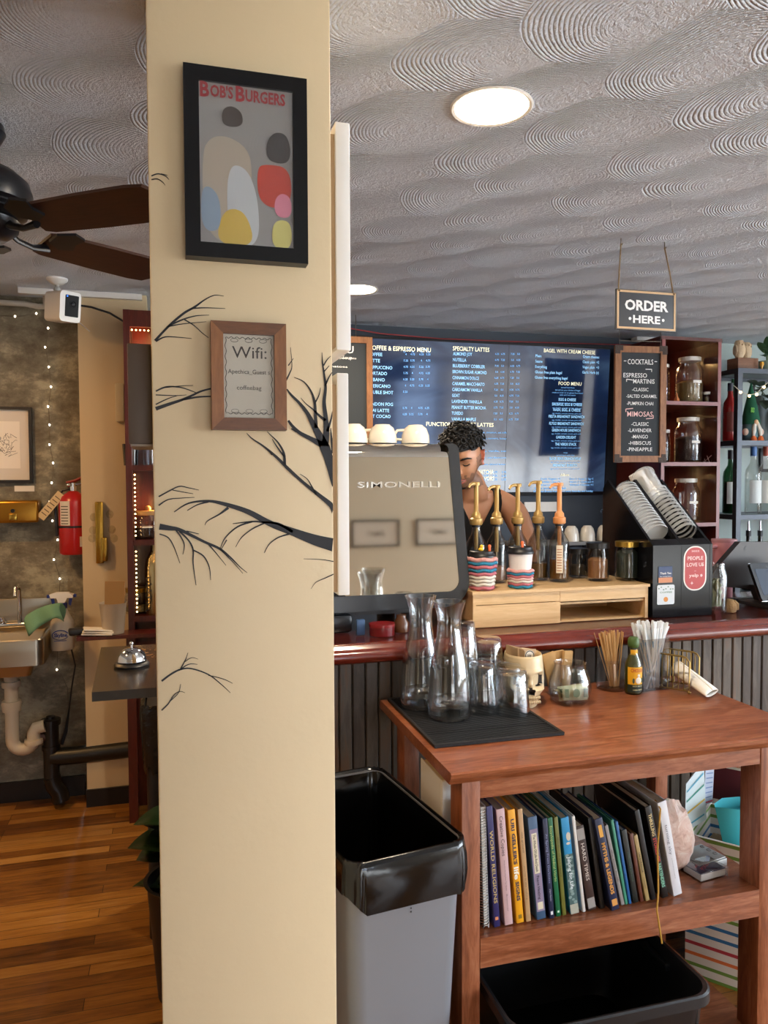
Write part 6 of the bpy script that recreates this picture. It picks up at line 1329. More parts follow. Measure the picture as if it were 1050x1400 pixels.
for u, z, r_, c_ in ((0.002, .062, .0045, 0), ): mb.sph(P3(u, z), r_, (1, .15, 1.1), seg=12, rings=8)
mb.sph(P3(.001, .047), .010, (1, .12, 1.0), seg=12, rings=8); mb.build('white_picture', mat('label_white2', 'e8e4d8', .6), t)
mb = MB(); mb.sph(P3(-.014, .046), .006, (.8, .12, 1.4), seg=10, rings=6); mb.sph(P3(.016, .047), .005, (.8, .12, 1.6), seg=10, rings=6); mb.build('dark_picture', mat('label_dark', '33412a', .6), t)

# straw holder
p = PZ(893, 941, TZ); QX, QY = p.x, p.y+.03
t = thing('straw_holder', 'square clear plastic holder full of wrapped straws', 'straw holder', (QX-.01, QY-.022, TZ), rz=4)
w_ = .050; hh = .165
for q in ((-w_, w_, -w_*.72, -w_*.72+.003), (-w_, w_, w_*.72-.003, w_*.72), (-w_, -w_+.003, -w_*.72+.003, w_*.72-.003), (w_-.003, w_, -w_*.72+.003, w_*.72-.003)): MB().box(q[0], q[1], q[2], q[3], 0, hh).build('clear_wall', m_plast, t, smooth=0)
MB().box(-w_+.003, w_-.003, -w_*.72+.003, w_*.72-.003, .001, .004).build('clear_floor', m_plast, t, smooth=0)
st = None; tl = Vector(t.location); r2 = random.Random(21)
for k in range(30):
    right = k >= 22
    bx = r2.uniform(-.012, .038) if not right else r2.uniform(.0, .035); by = r2.uniform(-.026, .026)
    tx = (-.055+.085*((k*7) % 22)/22) if not right else r2.uniform(.030, .062); ty = by+r2.uniform(-.008, .008)
    if right: bx = r2.uniform(-.03, .01)
    d = Vector((tx-bx, ty-by, .20))
    if st is None:
        st = thing('wrapped_straw', 'paper wrapped straw standing in the clear holder', 'straw', (0, 0, 0), group='wrapped straws in the clear holder')
        MB().tube([(0, 0, 0), (0, 0, .19)], .0042, 8).build('straw_wrapper', mat('straw_white', 'dfe6ea', .5), st); MB().tube([(0, 0, .19), (0.001, 0, .2), (-.001, .001, .212)], [.0042, .0055, .004], 8, flat=.35).build('wrapper_end', mat('straw_white'), st); MB().box(-.0022, .0022, -.0048, -.0038, .01, .15).build('blue_print', mat('straw_blue', '5a9fcc', .6), st, smooth=0); o = st
    else: o = dup(st, (0, 0, 0))
    o.location = tl+Vector((bx, by, .006)); o.rotation_euler = (d.to_track_quat('Z', 'Y') @ Matrix.Rotation(r2.uniform(-.9, .9), 3, 'Z').to_quaternion()).to_euler()

# wire napkin holder and the rolled napkin
m_gw = mat('gold_wire', 'a08650', .3, .9)
a0, a1 = PZ(906, 941, TZ), PZ(935, 951, TZ)
t = thing('napkin_holder', 'gold wire napkin holder standing on table beside the straws', 'napkin holder', (1.548, 2.03, TZ), rz=33)
def grid_side(y, x0, x1, h, n, M):
    mb = MB()
    fr = [(x0, y, .008), (x0, y, h-.015), (x0+.008, y, h-.004), (x0+.02, y, h), (x1-.02, y, h), (x1-.008, y, h-.004), (x1, y, h-.015), (x1, y, .008)]
    mb.tube(fr, .003, 6, M, closed=True); mb.build('wire_frame', m_gw, t)
    for k in range(1, n): MB().tube([(x0+(x1-x0)*k/n, y, .008), (x0+(x1-x0)*k/n, y, h-.001)], .0018, 5, M).build('wire_bar', m_gw, t)
MYAW = R('Z', 90)
grid_side(0, 0, .12, .115, 7, T(0, 0, 0) @ MYAW); grid_side(-.085, 0, .12, .115, 9, MYAW)
mb = MB()
for y in (.02, .06, .10): mb.tube([(0, y, .008), (.085, y, .008)], .0018, 6)
mb.build('base_wires', m_gw, t)
for x, y in ((0, 0), (.085, 0), (0, .12), (.085, .12)): MB().sph((x, y, .0055), .0055).build('ball_foot', m_gw, t)
p = PZ(942, 947, TZ)
o = MB().grid(15, 30, lambda i, j: ((.036-.012*i/14)*cos(j*.27), -.005+.155*i/14+.012*cos(j*.27)*(1-i/14), .012+.018*i/14+(.009+.017*(i/14)**.7)*sin(j*.27)+.0016*j/30)).build('rolled_napkin', m_paper, smooth=70)
sm = o.modifiers.new('thickness', 'SOLIDIFY'); sm.thickness = .0015; o.location = (1.59, 1.985, TZ+.002); o.rotation_euler = (radians(9), 0, radians(6)); tag(o, 'rolled white paper napkin sticking out of wire holder', 'napkin')

# ------------------------------------------------------------------ books
m_pages = mat('book_pages', 'cfc4ad', .85, var=.12, vscale=90)
BYF = TY0+LYf+.032
def bookpx(pb, pt, tpx, label, cover, name='book', depth=.17, texts=(), extras=None, pages=None, spiral=False, proud=0):
    """pb, pt: pixel of spine foot and head (middle of spine)"""
    Y = BYF-proud; b = PY(pb[0], pb[1], Y); tp = PY(pt[0], pt[1], Y)
    lean = atan2(tp.x-b.x, tp.z-SHZ); h = sqrt((tp.x-b.x)**2+(tp.z-SHZ)**2); th = tpx*1.62/1050
    t = thing(name, label, 'book', (b.x, Y, SHZ+.001+abs(sin(lean))*th/2), rot=(0, lean, 0), group='books on the middle shelf of the table')
    mc = mat('cover_'+cover, cover, .4); r = min(th*.3, .004)
    if not spiral:
        MB().box(-th/2, th/2, 0, .004, 0, h, bev=min(.0018, th*.2)).build('spine', mc, t)
        MB().box(-th/2, -th/2+.002, .004, depth, 0, h).build('cover_board', mc, t, smooth=0); MB().box(th/2-.002, th/2, .004, depth, 0, h).build('cover_board', mc, t, smooth=0)
        MB().box(-th/2+.002, th/2-.002, .004, depth-.004, .003, h-.004).build('page_block', m_pages, t, smooth=0)
    for s_, z0, z1, kx, col, bold in texts:   # reads down the spine between fractions z0 (top) and z1
        mb = MB(); mb.text(s_, th*kx, Matrix(((0, 1, 0, -th*kx/2), (0, 0, -1, -.0014), (-1, 0, 0, h*z0), (0, 0, 0, 1))), h*(z0-z1), bold); mb.build('spine_lettering', mat('print_'+col, col, .55), t, smooth=0)
    for k_, (x0, x1, z0, z1, col) in enumerate(extras or ()): MB().box(th*x0, th*x1, -.0003-.00025*k_, .0, h*z0, h*z1).build('spine_panel', mat('print_'+col, col, .5), t, smooth=0)
    return t, th, h
t, th, h = bookpx((664, 1278), (659, 1104), 13, 'white spiral bound notebook, first on the shelf beside the table leg', 'e9e6e0', 'spiral_notebook', .2, spiral=True)
MB().box(-th*.1, th*.45, .006, .2, .004, h-.004).build('page_block', mat('white_sheets', 'dcdad4', .8), t, smooth=0); MB().box(th*.45, th*.52, .004, .205, 0, h).build('cover_board', mat('white_cover', 'e6e6e6', .5), t, smooth=0); MB().box(-th*.2, -th*.1, .004, .205, 0, h).build('cover_board', mat('dark_cover', '4a4540', .5), t, smooth=0)
mb = MB(); n = 42
mb.tube([(-.001+th*.48*cos(2*pi*k/10), .004+.008*sin(2*pi*k/10), .008+(h-.016)*k/(n*10)) for k in range(n*10+1)], .0012, 5); mb.build('wire_spiral', mat('spiral_steel', 'a8a8a8', .2, 1), t)
bookpx((680, 1274), (669, 1103), 10.5, 'purple book titled WORLD RELIGIONS in gold, beside the spiral notebook', '2d2a5e', texts=[('WORLD RELIGIONS', .80, .20, .55, 'c9b06a', .01)], extras=[(-.25, .25, .06, .085, 'd98a5a')])
bookpx((696, 1271), (684, 1107), 14, 'pale pink book titled Creative Copies', 'c9a8a8', texts=[('Creative Copies', .94, .60, .42, '3b2c30', 0), ('Interpretive Drawing from Ten Masters', .56, .30, .16, '6a5054', 0), ('Brommer', .27, .12, .16, '6a5054', 0)])
bookpx((711.6, 1268), (699, 1108), 12.5, 'bright yellow book with navy lettering on its spine', 'e8a21c', texts=[("URI GELLER'S", .92, .52, .45, '2b3350', .03), ('life', .50, .39, .62, 'f4efe2', .03), ('SIGNS', .37, .20, .45, '2b3350', .03)], extras=[(-.2, .25, .04, .075, '8a6a1c')])
bookpx((723, 1260), (711, 1107), 8.5, 'thin tan book between the yellow and the purple panelled book', 'b99468', texts=[('one ground', .8, .62, .3, '4a3a2a', 0), ('stories in the making', .5, .2, .22, '4a3a2a', 0)])
bookpx((740.6, 1260), (727.6, 1118), 16, 'blue and lilac book with cream title panels on spine', '3f5a78', extras=[(-.42, .42, .08, .88, '8d7f96'), (-.28, .28, .45, .84, 'ddd3b8'), (-.28, .28, .1, .17, 'ddd3b8')], texts=[('The Whole Of Life And Death', .83, .47, .28, '3a3330', .01), ('Peace Healing', .43, .2, .28, '2d2533', .01)])
bookpx((755, 1260), (745, 1120), 8.5, 'thin navy book with a white sail mark at foot of spine', '1f2540', texts=[('At Spring From Darkness', .85, .36, .4, '8a93b8', 0), ('paperbacks', .30, .18, .3, 'c9c9d6', 0)], extras=[(-.2, .25, .04, .075, 'e0e0e0')], proud=.004)
bookpx((764, 1255), (752, 1119), 8.5, 'thin dark green book of medical herbs', '14603a', texts=[('Encyclopedia of Medical Herbs', .92, .36, .5, 'b9c97a', 0)], extras=[(-.2, .2, .04, .06, 'd9e0d0')])
bookpx((772, 1255), (760, 1118), 7, 'thin olive book between the green and the sky blue spines', '6a6a2c', texts=[('Garden of the Heart', .8, .4, .35, '3a3a1a', 0)])
t, th, h = bookpx((786, 1253), (772, 1119), 14.5, 'sky blue book with pebbles on spine titled Juicing for Life', '1c86b8', texts=[('Juicing for Life', .60, .26, .42, 'e6eef0', .01)], extras=[(-.5, .5, 0, .62, '44605f'), (-.5, .5, 0, .10, 'a9a898')])
mb = MB(); r2 = random.Random(6)
for k in range(18): mb.sph((r2.uniform(-.36, .36)*th, -.0006, h*(.12+.52*k/18)), th*r2.uniform(.16, .24), (1, .03, .8), seg=10, rings=6)
mb.build('pebble_picture', mat('pebbles', '7d9490', .5, var=.2, vscale=80), t, kind='stuff')
mb = MB(); mb.sph((th*.2, -.0002, h*.80), th*.28, (1, .02, 1.8), seg=10, rings=6).sph((th*.1, 0, h*.73), th*.2, (1.2, .02, .8), seg=10, rings=6); mb.build('cloud_picture', mat('cloud', 'c9bfa8', .6), t)
bookpx((799, 1249), (784, 1117), 5.5, 'thin white book with black front, beside the brown novel', 'd4d0c8', depth=.19)
bookpx((810, 1246), (792.5, 1131), 14.5, 'dark brown book titled HARD TIMES', '3b2924', texts=[('HARD TIMES', .80, .36, .42, 'd8cfc4', .0)], extras=[(-.45, .45, .84, .97, '9a9692'), (-.45, .45, .03, .15, '9a9692')])
bookpx((824, 1245), (807.5, 1119), 9, 'plain black hardback just left of Myths and Legends', '17140f', depth=.2)
bookpx((842, 1251), (818, 1121), 14.5, 'navy book titled MYTHS & LEGENDS in orange, pulled slightly forward', '1d2644', texts=[('MYTHS & LEGENDS', .74, .18, .44, 'e0a04a', .03), ('An illustrated guide to their origins', .74, .24, .13, 'a98a5a', 0)], extras=[(-.3, .35, .05, .12, 'd0934a'), (-.22, .22, .80, .93, 'd9a24a')], proud=.016)
bookpx((852, 1240), (829, 1130), 6.5, 'thin grey and white book right of Myths and Legends', '8f8a86', texts=[('the small book', .7, .3, .3, '222222', 0)])
bookpx((857, 1238), (837, 1122), 5, 'thin teal green book, before the blue one', '3f8a70')
bookpx((862, 1236), (843, 1124), 5, 'thin blue book, after the teal one', '235a94')
bookpx((870, 1234), (853, 1136), 9.5, 'black book with worn green spine print', '181d1a', texts=[('collected poems', .7, .3, .3, '4a6a54', 0)])
bookpx((878, 1234), (863, 1141), 6.5, 'thin red brown book next to the tan one', '5a2c1c')
bookpx((886, 1234), (869, 1143), 7.5, 'tan book with dark spine lettering among the dark books', 'a08a5a', texts=[('UN ETRANGE', .74, .44, .42, '3a3222', .02), ('roman', .36, .2, .3, '3a3222', 0)])
bookpx((894, 1230), (871, 1109), 9, 'tall black leaning book with plain spine', '100e0e', depth=.2)
t, th, h = bookpx((910, 1236), (886, 1104), 11.5, 'black leaning book with cream red and green spine lettering', '16110f', texts=[('THRILLING', .92, .68, .5, 'd6c08a', .03), ('STORIES OF', .66, .40, .5, 'c0413a', .03), ('BARTENDERS', .38, .12, .5, '7fbfa4', .03)], depth=.2)
t2, th, h = bookpx((927, 1234), (905, 1098), 17, 'white leaning paperback titled turning sky at end of row', 'd6d8de', texts=[('turning sky', .76, .44, .32, '7a7a84', 0), ('a novel about weather', .40, .18, .12, '8a8a92', 0)], depth=.2)
rib = PY(905, 1090, BYF); P = [PY(888, 1096, BYF+.05), PY(896, 1094, BYF+.02), PY(903, 1106, BYF-.008), PY(899, 1160, BYF-.012), PY(900, 1220, BYF-.020), PY(898, 1244, BYF-.042), PY(905, 1290, BYF-.042)]
t = thing('ribbon_marker', 'long ochre ribbon hanging from books over the shelf edge', 'ribbon', P[-1]); MB().tube([q-P[-1] for q in P], .0022, 6, flat=.5).build('ribbon', mat('ochre_ribbon', 'b9892c', .6), t)
# books seen from the end
a = PY(590, 1062, 1.80); b = PY(617, 1130, 1.80)
t = thing('book', 'white book lying against table leg above the grey bin', 'book', (a.x+.006, 1.70, SHZ+.001), rz=0)
hh = a.z-SHZ
MB().box(0, .030, 0, .012, 0, hh, bev=.002).build('spine', mat('white_cover'), t); MB().box(0, .003, .012, .17, 0, hh).build('cover_board', mat('white_cover'), t, smooth=0); MB().box(.027, .030, .012, .17, 0, hh).build('cover_board', mat('white_cover'), t, smooth=0); MB().box(.003, .027, .012, .165, .004, hh-.004).build('page_block', m_pages, t, smooth=0)
t.location = (LX0+TX0+.0465-.052, 1.76, SHZ+.001)
# quartz
t = thing('quartz_crystal', 'rough pale pink quartz crystal standing behind the white book', 'crystal', (1.33, 1.80, SHZ))
mb = MB(); mb.sph((0, 0, 0), 1, seg=22, rings=16)
for v in mb.bm.verts:
    q = v.co.copy(); nn = noise.noise(q*2.3)*.16+noise.noise(q*5.1)*.08; s_ = 1+nn; z = q.z*s_
    v.co = Vector((q.x*s_*.055-.014*z, q.y*s_*.045, .092+z*.098))
lo = min(v.co.z for v in mb.bm.verts)
for v in mb.bm.verts: v.co.z -= lo
q = NT('rose_quartz'); f = q.noise(q.co(), 22, 6, .7, 1); q.l(q.ramp(f, [(.35, 'c9a596'), (.5, 'e6cabd'), (.65, 'f4e8e0')]), q.b.inputs['Base Color']); q.b.inputs['Roughness'].default_value = .35; q.b.inputs['Subsurface Weight'].default_value = .3; q.b.inputs['Subsurface Radius'].default_value = (.02, .01, .008); q.bump(f, .6, .006)
mb.build('crystal_rock', q.m, t, smooth=25)
# card boxes
p = PZ(965, 1180, SHZ)
t = thing('tin_card_box', 'small grey hinged metal box on table shelf beside the quartz', 'box', (p.x-.01, p.y+.005, SHZ), rz=12)
MB().box(-.055, .05, -.045, .045, 0, .022, bev=.003).build('box_body', mat('grey_tin', '8f8f8c', .35, .5), t); MB().box(-.052, .047, -.042, .042, .0225, .026, bev=.001).build('box_lid', mat('grey_tin_lid', '9a9a97', .35, .5), t); MB().tube([(-.055, -.042, .014), (-.055, .042, .014)], .010, 12).build('spine_roll', mat('grey_tin'), t)
mb = MB()
for k in range(3): mb.tube([(.035+.006*cos(a), .028-.022*k+.006*sin(a), .0265) for a in [j*.8 for j in range(8)]], .0007, 4)
mb.build('lid_marks', mat('tin_marks', '5a5a5a', .5), t, smooth=0)
p = PZ(977, 1203, SHZ)
t = thing('playing_cards', 'clear plastic case of dark playing cards in front of the grey box', 'card deck', (p.x-.005, p.y+.035, SHZ), rz=8)
MB().box(-.050, .050, -.036, .036, 0, .027, bev=.003).build('clear_case', m_plast, t); MB().box(-.044, .044, -.031, .031, .003, .021).build('card_stack', mat('card_edges', 'c9c4bc', .7), t, smooth=0); MB().box(-.0445, .0445, -.0315, .0315, .021, .0225).build('top_card', mat('card_navy', '2b2f4a', .4), t, smooth=0)
mb = MB(); mb.text('PIXIES', .012, T(-.02, -.018, .0227) @ R('Z', 28), .055, .02); mb.text('and cards', .008, T(-.03, .0, .0227) @ R('Z', 28), .05, .02); mb.build('card_lettering', mat('card_red', 'b04a52', .6), t, smooth=0)

# black tote on the lower shelf
t = thing('black_tote', 'large open black plastic tote on lower table shelf', 'tote', (.698, 1.475, .101)); W, D_, H_ = .522, .47, .28
m_tote = mat('tote_black', '101114', .35)
def tote(i, j):
    sx_, sy_, z = [(.86, .86, 0), (.9, .9, .06), (.95, .95, H_-.035), (.955, .955, H_-.03), (1, 1, H_-.028), (1.0, 1.0, H_-.004), (.985, .985, H_), (.955, .955, H_-.002), (.94, .94, H_-.02), (.88, .87, .03), (.84, .83, .008)][i]
    q = rrect(W*sx_, D_*sy_, .055, 6)[j]; return (q[0]+W/2, q[1]+D_/2, z)
mb = MB(); mb.grid(11, 28, tote, closev=True, capu=True); mb.build('tote_body', m_tote, t, smooth=40)
for k in range(7): MB().box(.08+.065*k, .084+.065*k, .016, .03, .05, H_-.04).build('rib', m_tote, t, smooth=0)
for x in (.012, W-.03): MB().box(x, x+.018, D_*.35, D_*.65, H_-.05, H_-.03, bev=.004).build('grip', m_tote, t)

# striped gift box behind the table with its contents
q = NT('striped_card'); tc = q.n('ShaderNodeTexCoord'); sp = q.n('ShaderNodeSeparateXYZ'); q.l(tc.outputs['Object'], sp.inputs[0])
ph = q.math('FRACT', q.math('DIVIDE', sp.outputs[2], .034)); idx = q.math('FLOOR', q.math('DIVIDE', sp.outputs[2], .034)); isl = q.math('LESS_THAN', ph, .32)
hue = q.math('FRACT', q.math('MULTIPLY', idx, .1667)); rp = q.ramp(hue, [(0, '6d8f3c'), (.16, '6d8f3c'), (.17, 'd8a62c'), (.33, 'd8703c'), (.34, 'b03540'), (.5, 'b03540'), (.51, '4b3a6a'), (.66, '2f6a9a'), (.67, '2f6a9a'), (.84, '3f8f84')]); rp.node.color_ramp.interpolation = 'CONSTANT'
q.l(q.mix(isl, lin('ddd6cc'), rp), q.b.inputs['Base Color']); q.b.inputs['Roughness'].default_value = .6; m_stripe = q.m
gp = PZ(934, 1139, .457); gx0, gx1, gy0, gy1 = gp.x+.012, gp.x+.462, gp.y, gp.y+.29
GM = Matrix.Translation((gp.x+.012, gp.y, 0)) @ R('Z', -51.5)
t = thing('gift_box', 'open striped cardboard box on floor behind the table', 'box', (gx0, gy0, 0), rz=-51.5); gh = .455; gw, gd = gx1-gx0, gy1-gy0
for nm, q4 in (('box_side', (0, gw, 0, .008)), ('box_side', (0, gw, gd-.008, gd)), ('box_side', (0, .008, .008, gd-.008)), ('box_side', (gw-.008, gw, .008, gd-.008))): MB().box(q4[0], q4[1], q4[2], q4[3], 0, gh).build(nm, m_stripe, t, smooth=0)
MB().box(.008, gw-.008, .008, gd-.008, .0, .01).build('box_bottom', mat('brown_card', '8f7a5c', .8), t, smooth=0)
MB().box(0, .010, 0, gd, gh, gh+.002).build('rim', m_paper, t, smooth=0)
MB().box(0, gw, gd-.006, gd, gh+.02, gh+.21).build('lid_back', mat('plum_lid', '5a1f2a', .6), t, smooth=0)
for z0, z1, c in ((.155, .21, 'd8dcd6'), (.165, .172, '5fa06a'), (.180, .188, 'd8b030'), (.135, .155, 'd8dcd6'), (.142, .15, 'c9703c')): MB().box(.0, gw, gd-.0075, gd-.006, gh+z0, gh+z1).build('lid_stripe', mat('lidc_'+c, c, .6), t, smooth=0)
def sheet(label, name, px4, Y, c, stripes=(), dY=0):
    P = [PY(a, b, Y+dy) for a, b, dy in px4]; o0 = P[0]; s_ = thing(name, label, 'paper', o0)
    vs = [p-o0 for p in P]; off = Vector((.0, .004, 0)); mb = MB(); mb._add([tuple(v) for v in vs]+[tuple(v+off) for v in vs], [(0, 1, 2, 3), (7, 6, 5, 4), (0, 4, 5, 1), (1, 5, 6, 2), (2, 6, 7, 3), (3, 7, 4, 0)]); mb.build('sheet', mat('sheet_'+c, c, .6), s_, smooth=0)
    for (u0, v0, u1, v1, cc, wd) in stripes:
        def at(u, v): return (vs[0]*(1-u)+vs[1]*u)*(1-v)+(vs[3]*(1-u)+vs[2]*u)*v-Vector((0, .0012, 0))
        a_, b_ = at(u0, v0), at(u1, v1); dn = Vector((0, 0, wd)); MB()._add([tuple(a_), tuple(b_), tuple(b_+dn), tuple(a_+dn)], [(0, 1, 2, 3)]).build('printed_stripe', mat('sheetp_'+cc, cc, .6), s_, smooth=0)
sheet('pale striped card flap leaning up at left side of the gift box', 'card_flap', [(936, 1139, 0), (938, 1072, 0), (962, 1041, .02), (966, 1120, .02)], gp.y+.02, 'cfe0e4', [(.1, .1, .1, .9, '58a8c4', .006), (.35, .05, .35, .95, 'd9b84a', .006), (.6, .05, .6, .95, '4a9a8a', .006), (.8, .05, .8, .95, '58a8c4', .006)])
sheet('yellow and white leaflet standing in the gift box', 'leaflet', [(948, 1106, 0), (951, 1062, 0), (961, 1048, .01), (957, 1098, .01)], gp.y+.04, 'e0d8b4', [(.3, .2, .3, .8, '6a6aa8', .012), (.6, .1, .6, .9, 'e0c22c', .01)])
sheet('pink edged printed leaflet standing upright in gift box', 'leaflet', [(962, 1101, 0), (965, 1040, 0), (977, 1040, .01), (974, 1097, .01)], gp.y+.06, 'c3d0e4', [(.15+.11*k, .12, .15+.11*k, .88, '7f98c4', .004) for k in range(7)]+[(.03, .0, .03, 1, 'd8667a', .006)])
a = PY(993, 1107, 2.0); b = PY(1015, 1129, 2.0)
t = thing('teal_bag', 'small turquoise paper bag inside the striped gift box', 'bag', (a.x+.03, 2.03, .362)); w_, h_ = b.x-a.x+.05, a.z-.362
mb = MB(); mb.grid(5, 12, lambda i, j: ((.07+.012*i)*cos(2*pi*j/12)*1.0+.07, (.03+.004*i)*sin(2*pi*j/12), h_*i/4+.004*sin(j*2)), closev=True); o = mb.build('bag_body', mat('turquoise', '3fb4c0', .5), t)
o = MB().box(.02, gx1-gx0-.02, .02, gy1-gy0-.02, .012, .36).build('brown_carton', mat('brown_card'), smooth=0); o.matrix_world = GM; tag(o, 'plain brown carton inside the gift box under the turquoise bag', 'carton')

# grey bin with black liner
a, b, c = PZ(470, 1195, .78), PZ(643, 1155, .78), PZ(535, 1055, .78)
ux = Vector((.291, .046, 0)).normalized(); ang = math.degrees(atan2(ux.y, ux.x)); bw_, bd_, bh = .286, .49, .775
t = thing('grey_bin', 'tall grey slim recycling bin with black liner beside wooden table', 'bin', (.345, 1.525, 0), rz=ang)
m_grey = mat('grey_bin_plastic', '76767a', .4, var=.03)
def binw(i, j):
    k, z = [(.80, 0), (.97, bh-.03), (1, bh-.028), (1, bh), (.96, bh), (.94, bh-.04), (.78, .01)][i]; q = rrect(bw_*k, bd_*k, .035, 6)[j]; return (q[0]+bw_/2, q[1]+bd_/2, z)
mb = MB(); mb.grid(7, 28, binw, closev=True, capu=True); mb.build('bin_body', m_grey, t, smooth=40)
mb = MB()
for k in range(2): mb.sph((bw_*.52, .012, bh-.125-.008*k), .0018, seg=8, rings=6)
for k in range(6): mb.sph((bw_*(.35+.09*k), .024, bh-.42-.02*((k*5) % 4)), .0015, seg=8, rings=6)
mb.build('specks', m_black, t, kind='stuff')
r2 = random.Random(9); jit = [r2.uniform(-1, 1) for _ in range(400)]
RR = rrect(bw_, bd_, .04, 14); NB = len(RR)
def liner(i, j):
    q = RR[j]; ang_ = j/NB*2*pi; fold = .5+.5*sin(j*1.9+jit[j])
    lvl = [(1.035+.008*fold, bh-.088+.022*sin(ang_*2.0+1.0)), (1.035+.022*fold, bh-.06+.006*sin(j*.8)), (1.035+.014*fold, bh-.03), (1.03, bh-.008), (1.015, bh+.006+.002*jit[j]), (.985, bh+.007), (.955, bh-.006), (.93-.02*fold, bh-.06), (.88-.04*fold, bh-.22), (.8, bh-.45), (.1, bh-.5)][i]
    return (q[0]*lvl[0]+bw_/2, q[1]*lvl[0]+bd_/2, lvl[1])
mb = MB(); mb.grid(11, NB, liner, closev=True); o = mb.build('bin_liner', mat('shiny_liner', '070708', .16, bump=.12, bscale=18), t, smooth=80)
# ------------------------------------------------------------------ the barista
def evaluated(o):
    bpy.context.view_layer.update(); dg = bpy.context.evaluated_depsgraph_get()
    return bpy.data.meshes.new_from_object(o.evaluated_get(dg))
def skinned(points, edges, root=0):
    """one continuous limb surface grown round a skeleton of (position, radius)"""
    me = bpy.data.meshes.new('skeleton'); bm = bmesh.new(); lay = bm.verts.layers.skin.verify(); vv = []
    for i, (p, r) in enumerate(points):
        v = bm.verts.new(p); v[lay].radius = (r, r) if not isinstance(r, tuple) else r; v[lay].use_root = (i == root); vv.append(v)
    for x, y in edges: bm.edges.new((vv[x], vv[y]))
    bm.to_mesh(me); bm.free(); o = bpy.data.objects.new('skeleton', me); COL.objects.link(o); o.modifiers.new('skin', 'SKIN').use_smooth_shade = True
    sb_ = o.modifiers.new('sub', 'SUBSURF'); sb_.levels = 2; sb_.render_levels = 2
    m = evaluated(o); bpy.data.objects.remove(o); return m
PB = Vector((1.22, 3.16, 0))
pts = [((1.24, 3.20, .98), (.150, .105)), ((1.24, 3.19, 1.12), (.135, .10)), ((1.24, 3.14, 1.28), (.150, .105)), ((1.24, 3.08, 1.42), (.150, .095)), ((1.235, 3.04, 1.50), (.095, .085)), ((1.215, 3.01, 1.565), .060), ((1.185, 2.975, 1.62), .058),
       ((1.335, 3.045, 1.505), .062), ((1.415, 3.02, 1.455), .066), ((1.455, 2.99, 1.33), .050), ((1.47, 2.96, 1.19), .041), ((1.42, 2.88, 1.135), .038), ((1.34, 2.79, 1.118), .029), ((1.315, 2.765, 1.113), .025),
       ((1.135, 3.07, 1.505), .062), ((1.055, 3.07, 1.455), .066), ((1.01, 3.03, 1.33), .050), ((.99, 2.98, 1.19), .041), ((1.03, 2.91, 1.135), .038), ((1.09, 2.80, 1.118), .029), ((1.11, 2.775, 1.113), .025),
       ((1.33, 3.21, .90), .090), ((1.345, 3.20, .70), .078), ((1.35, 3.20, .50), .058), ((1.35, 3.22, .30), .052), ((1.35, 3.24, .08), .040), ((1.355, 3.13, .04), .036),
       ((1.15, 3.21, .90), .090), ((1.135, 3.20, .70), .078), ((1.13, 3.20, .50), .058), ((1.13, 3.22, .30), .052), ((1.13, 3.24, .08), .040), ((1.125, 3.13, .04), .036)]
edg = [(0, 1), (1, 2), (2, 3), (3, 4), (4, 5), (5, 6), (3, 7), (7, 8), (8, 9), (9, 10), (10, 11), (11, 12), (12, 13), (3, 14), (14, 15), (15, 16), (16, 17), (17, 18), (18, 19), (19, 20), (0, 21), (21, 22), (22, 23), (23, 24), (24, 25), (25, 26), (0, 27), (27, 28), (28, 29), (29, 30), (30, 31), (31, 32)]
meshes = [skinned(pts, edg)]
# hands: palm and five fingers each, resting on the rear edge of the bar
for sx_, wx, wy in ((1, 1.315, 2.765), (-1, 1.11, 2.775)):
    W0 = Vector((wx, wy, 1.110)); dirn = Vector((-.45*sx_, -.85, 0)).normalized(); sidev = Vector((dirn.y, -dirn.x, 0))*sx_
    hp = [((W0-dirn*.01), (.026, .018)), (W0+dirn*.045, (.036, .015)), (W0+dirn*.075, (.038, .012))]; meshes.append(skinned([(tuple(p), r) for p, r in hp], [(0, 1), (1, 2)]))
    for k, (off, ln) in enumerate(((-.029, .062), (-.010, .074), (.010, .070), (.028, .055))):
        b = W0+dirn*.070+sidev*off; meshes.append(skinned([(tuple(b), .0095), (tuple(b+dirn*ln*.45+Vector((0, 0, .006))), .0088), (tuple(b+dirn*ln*.78+Vector((0, 0, -.004))), .008), (tuple(b+dirn*ln+Vector((0, 0, -.013))), .0072)], [(0, 1), (1, 2), (2, 3)]))
    b = W0+dirn*.025-sidev*.028; meshes.append(skinned([(tuple(b), .012), (tuple(b-sidev*.026+dirn*.022), .0105), (tuple(b-sidev*.036+dirn*.055+Vector((0, 0, -.006))), .0088)], [(0, 1), (1, 2)]))
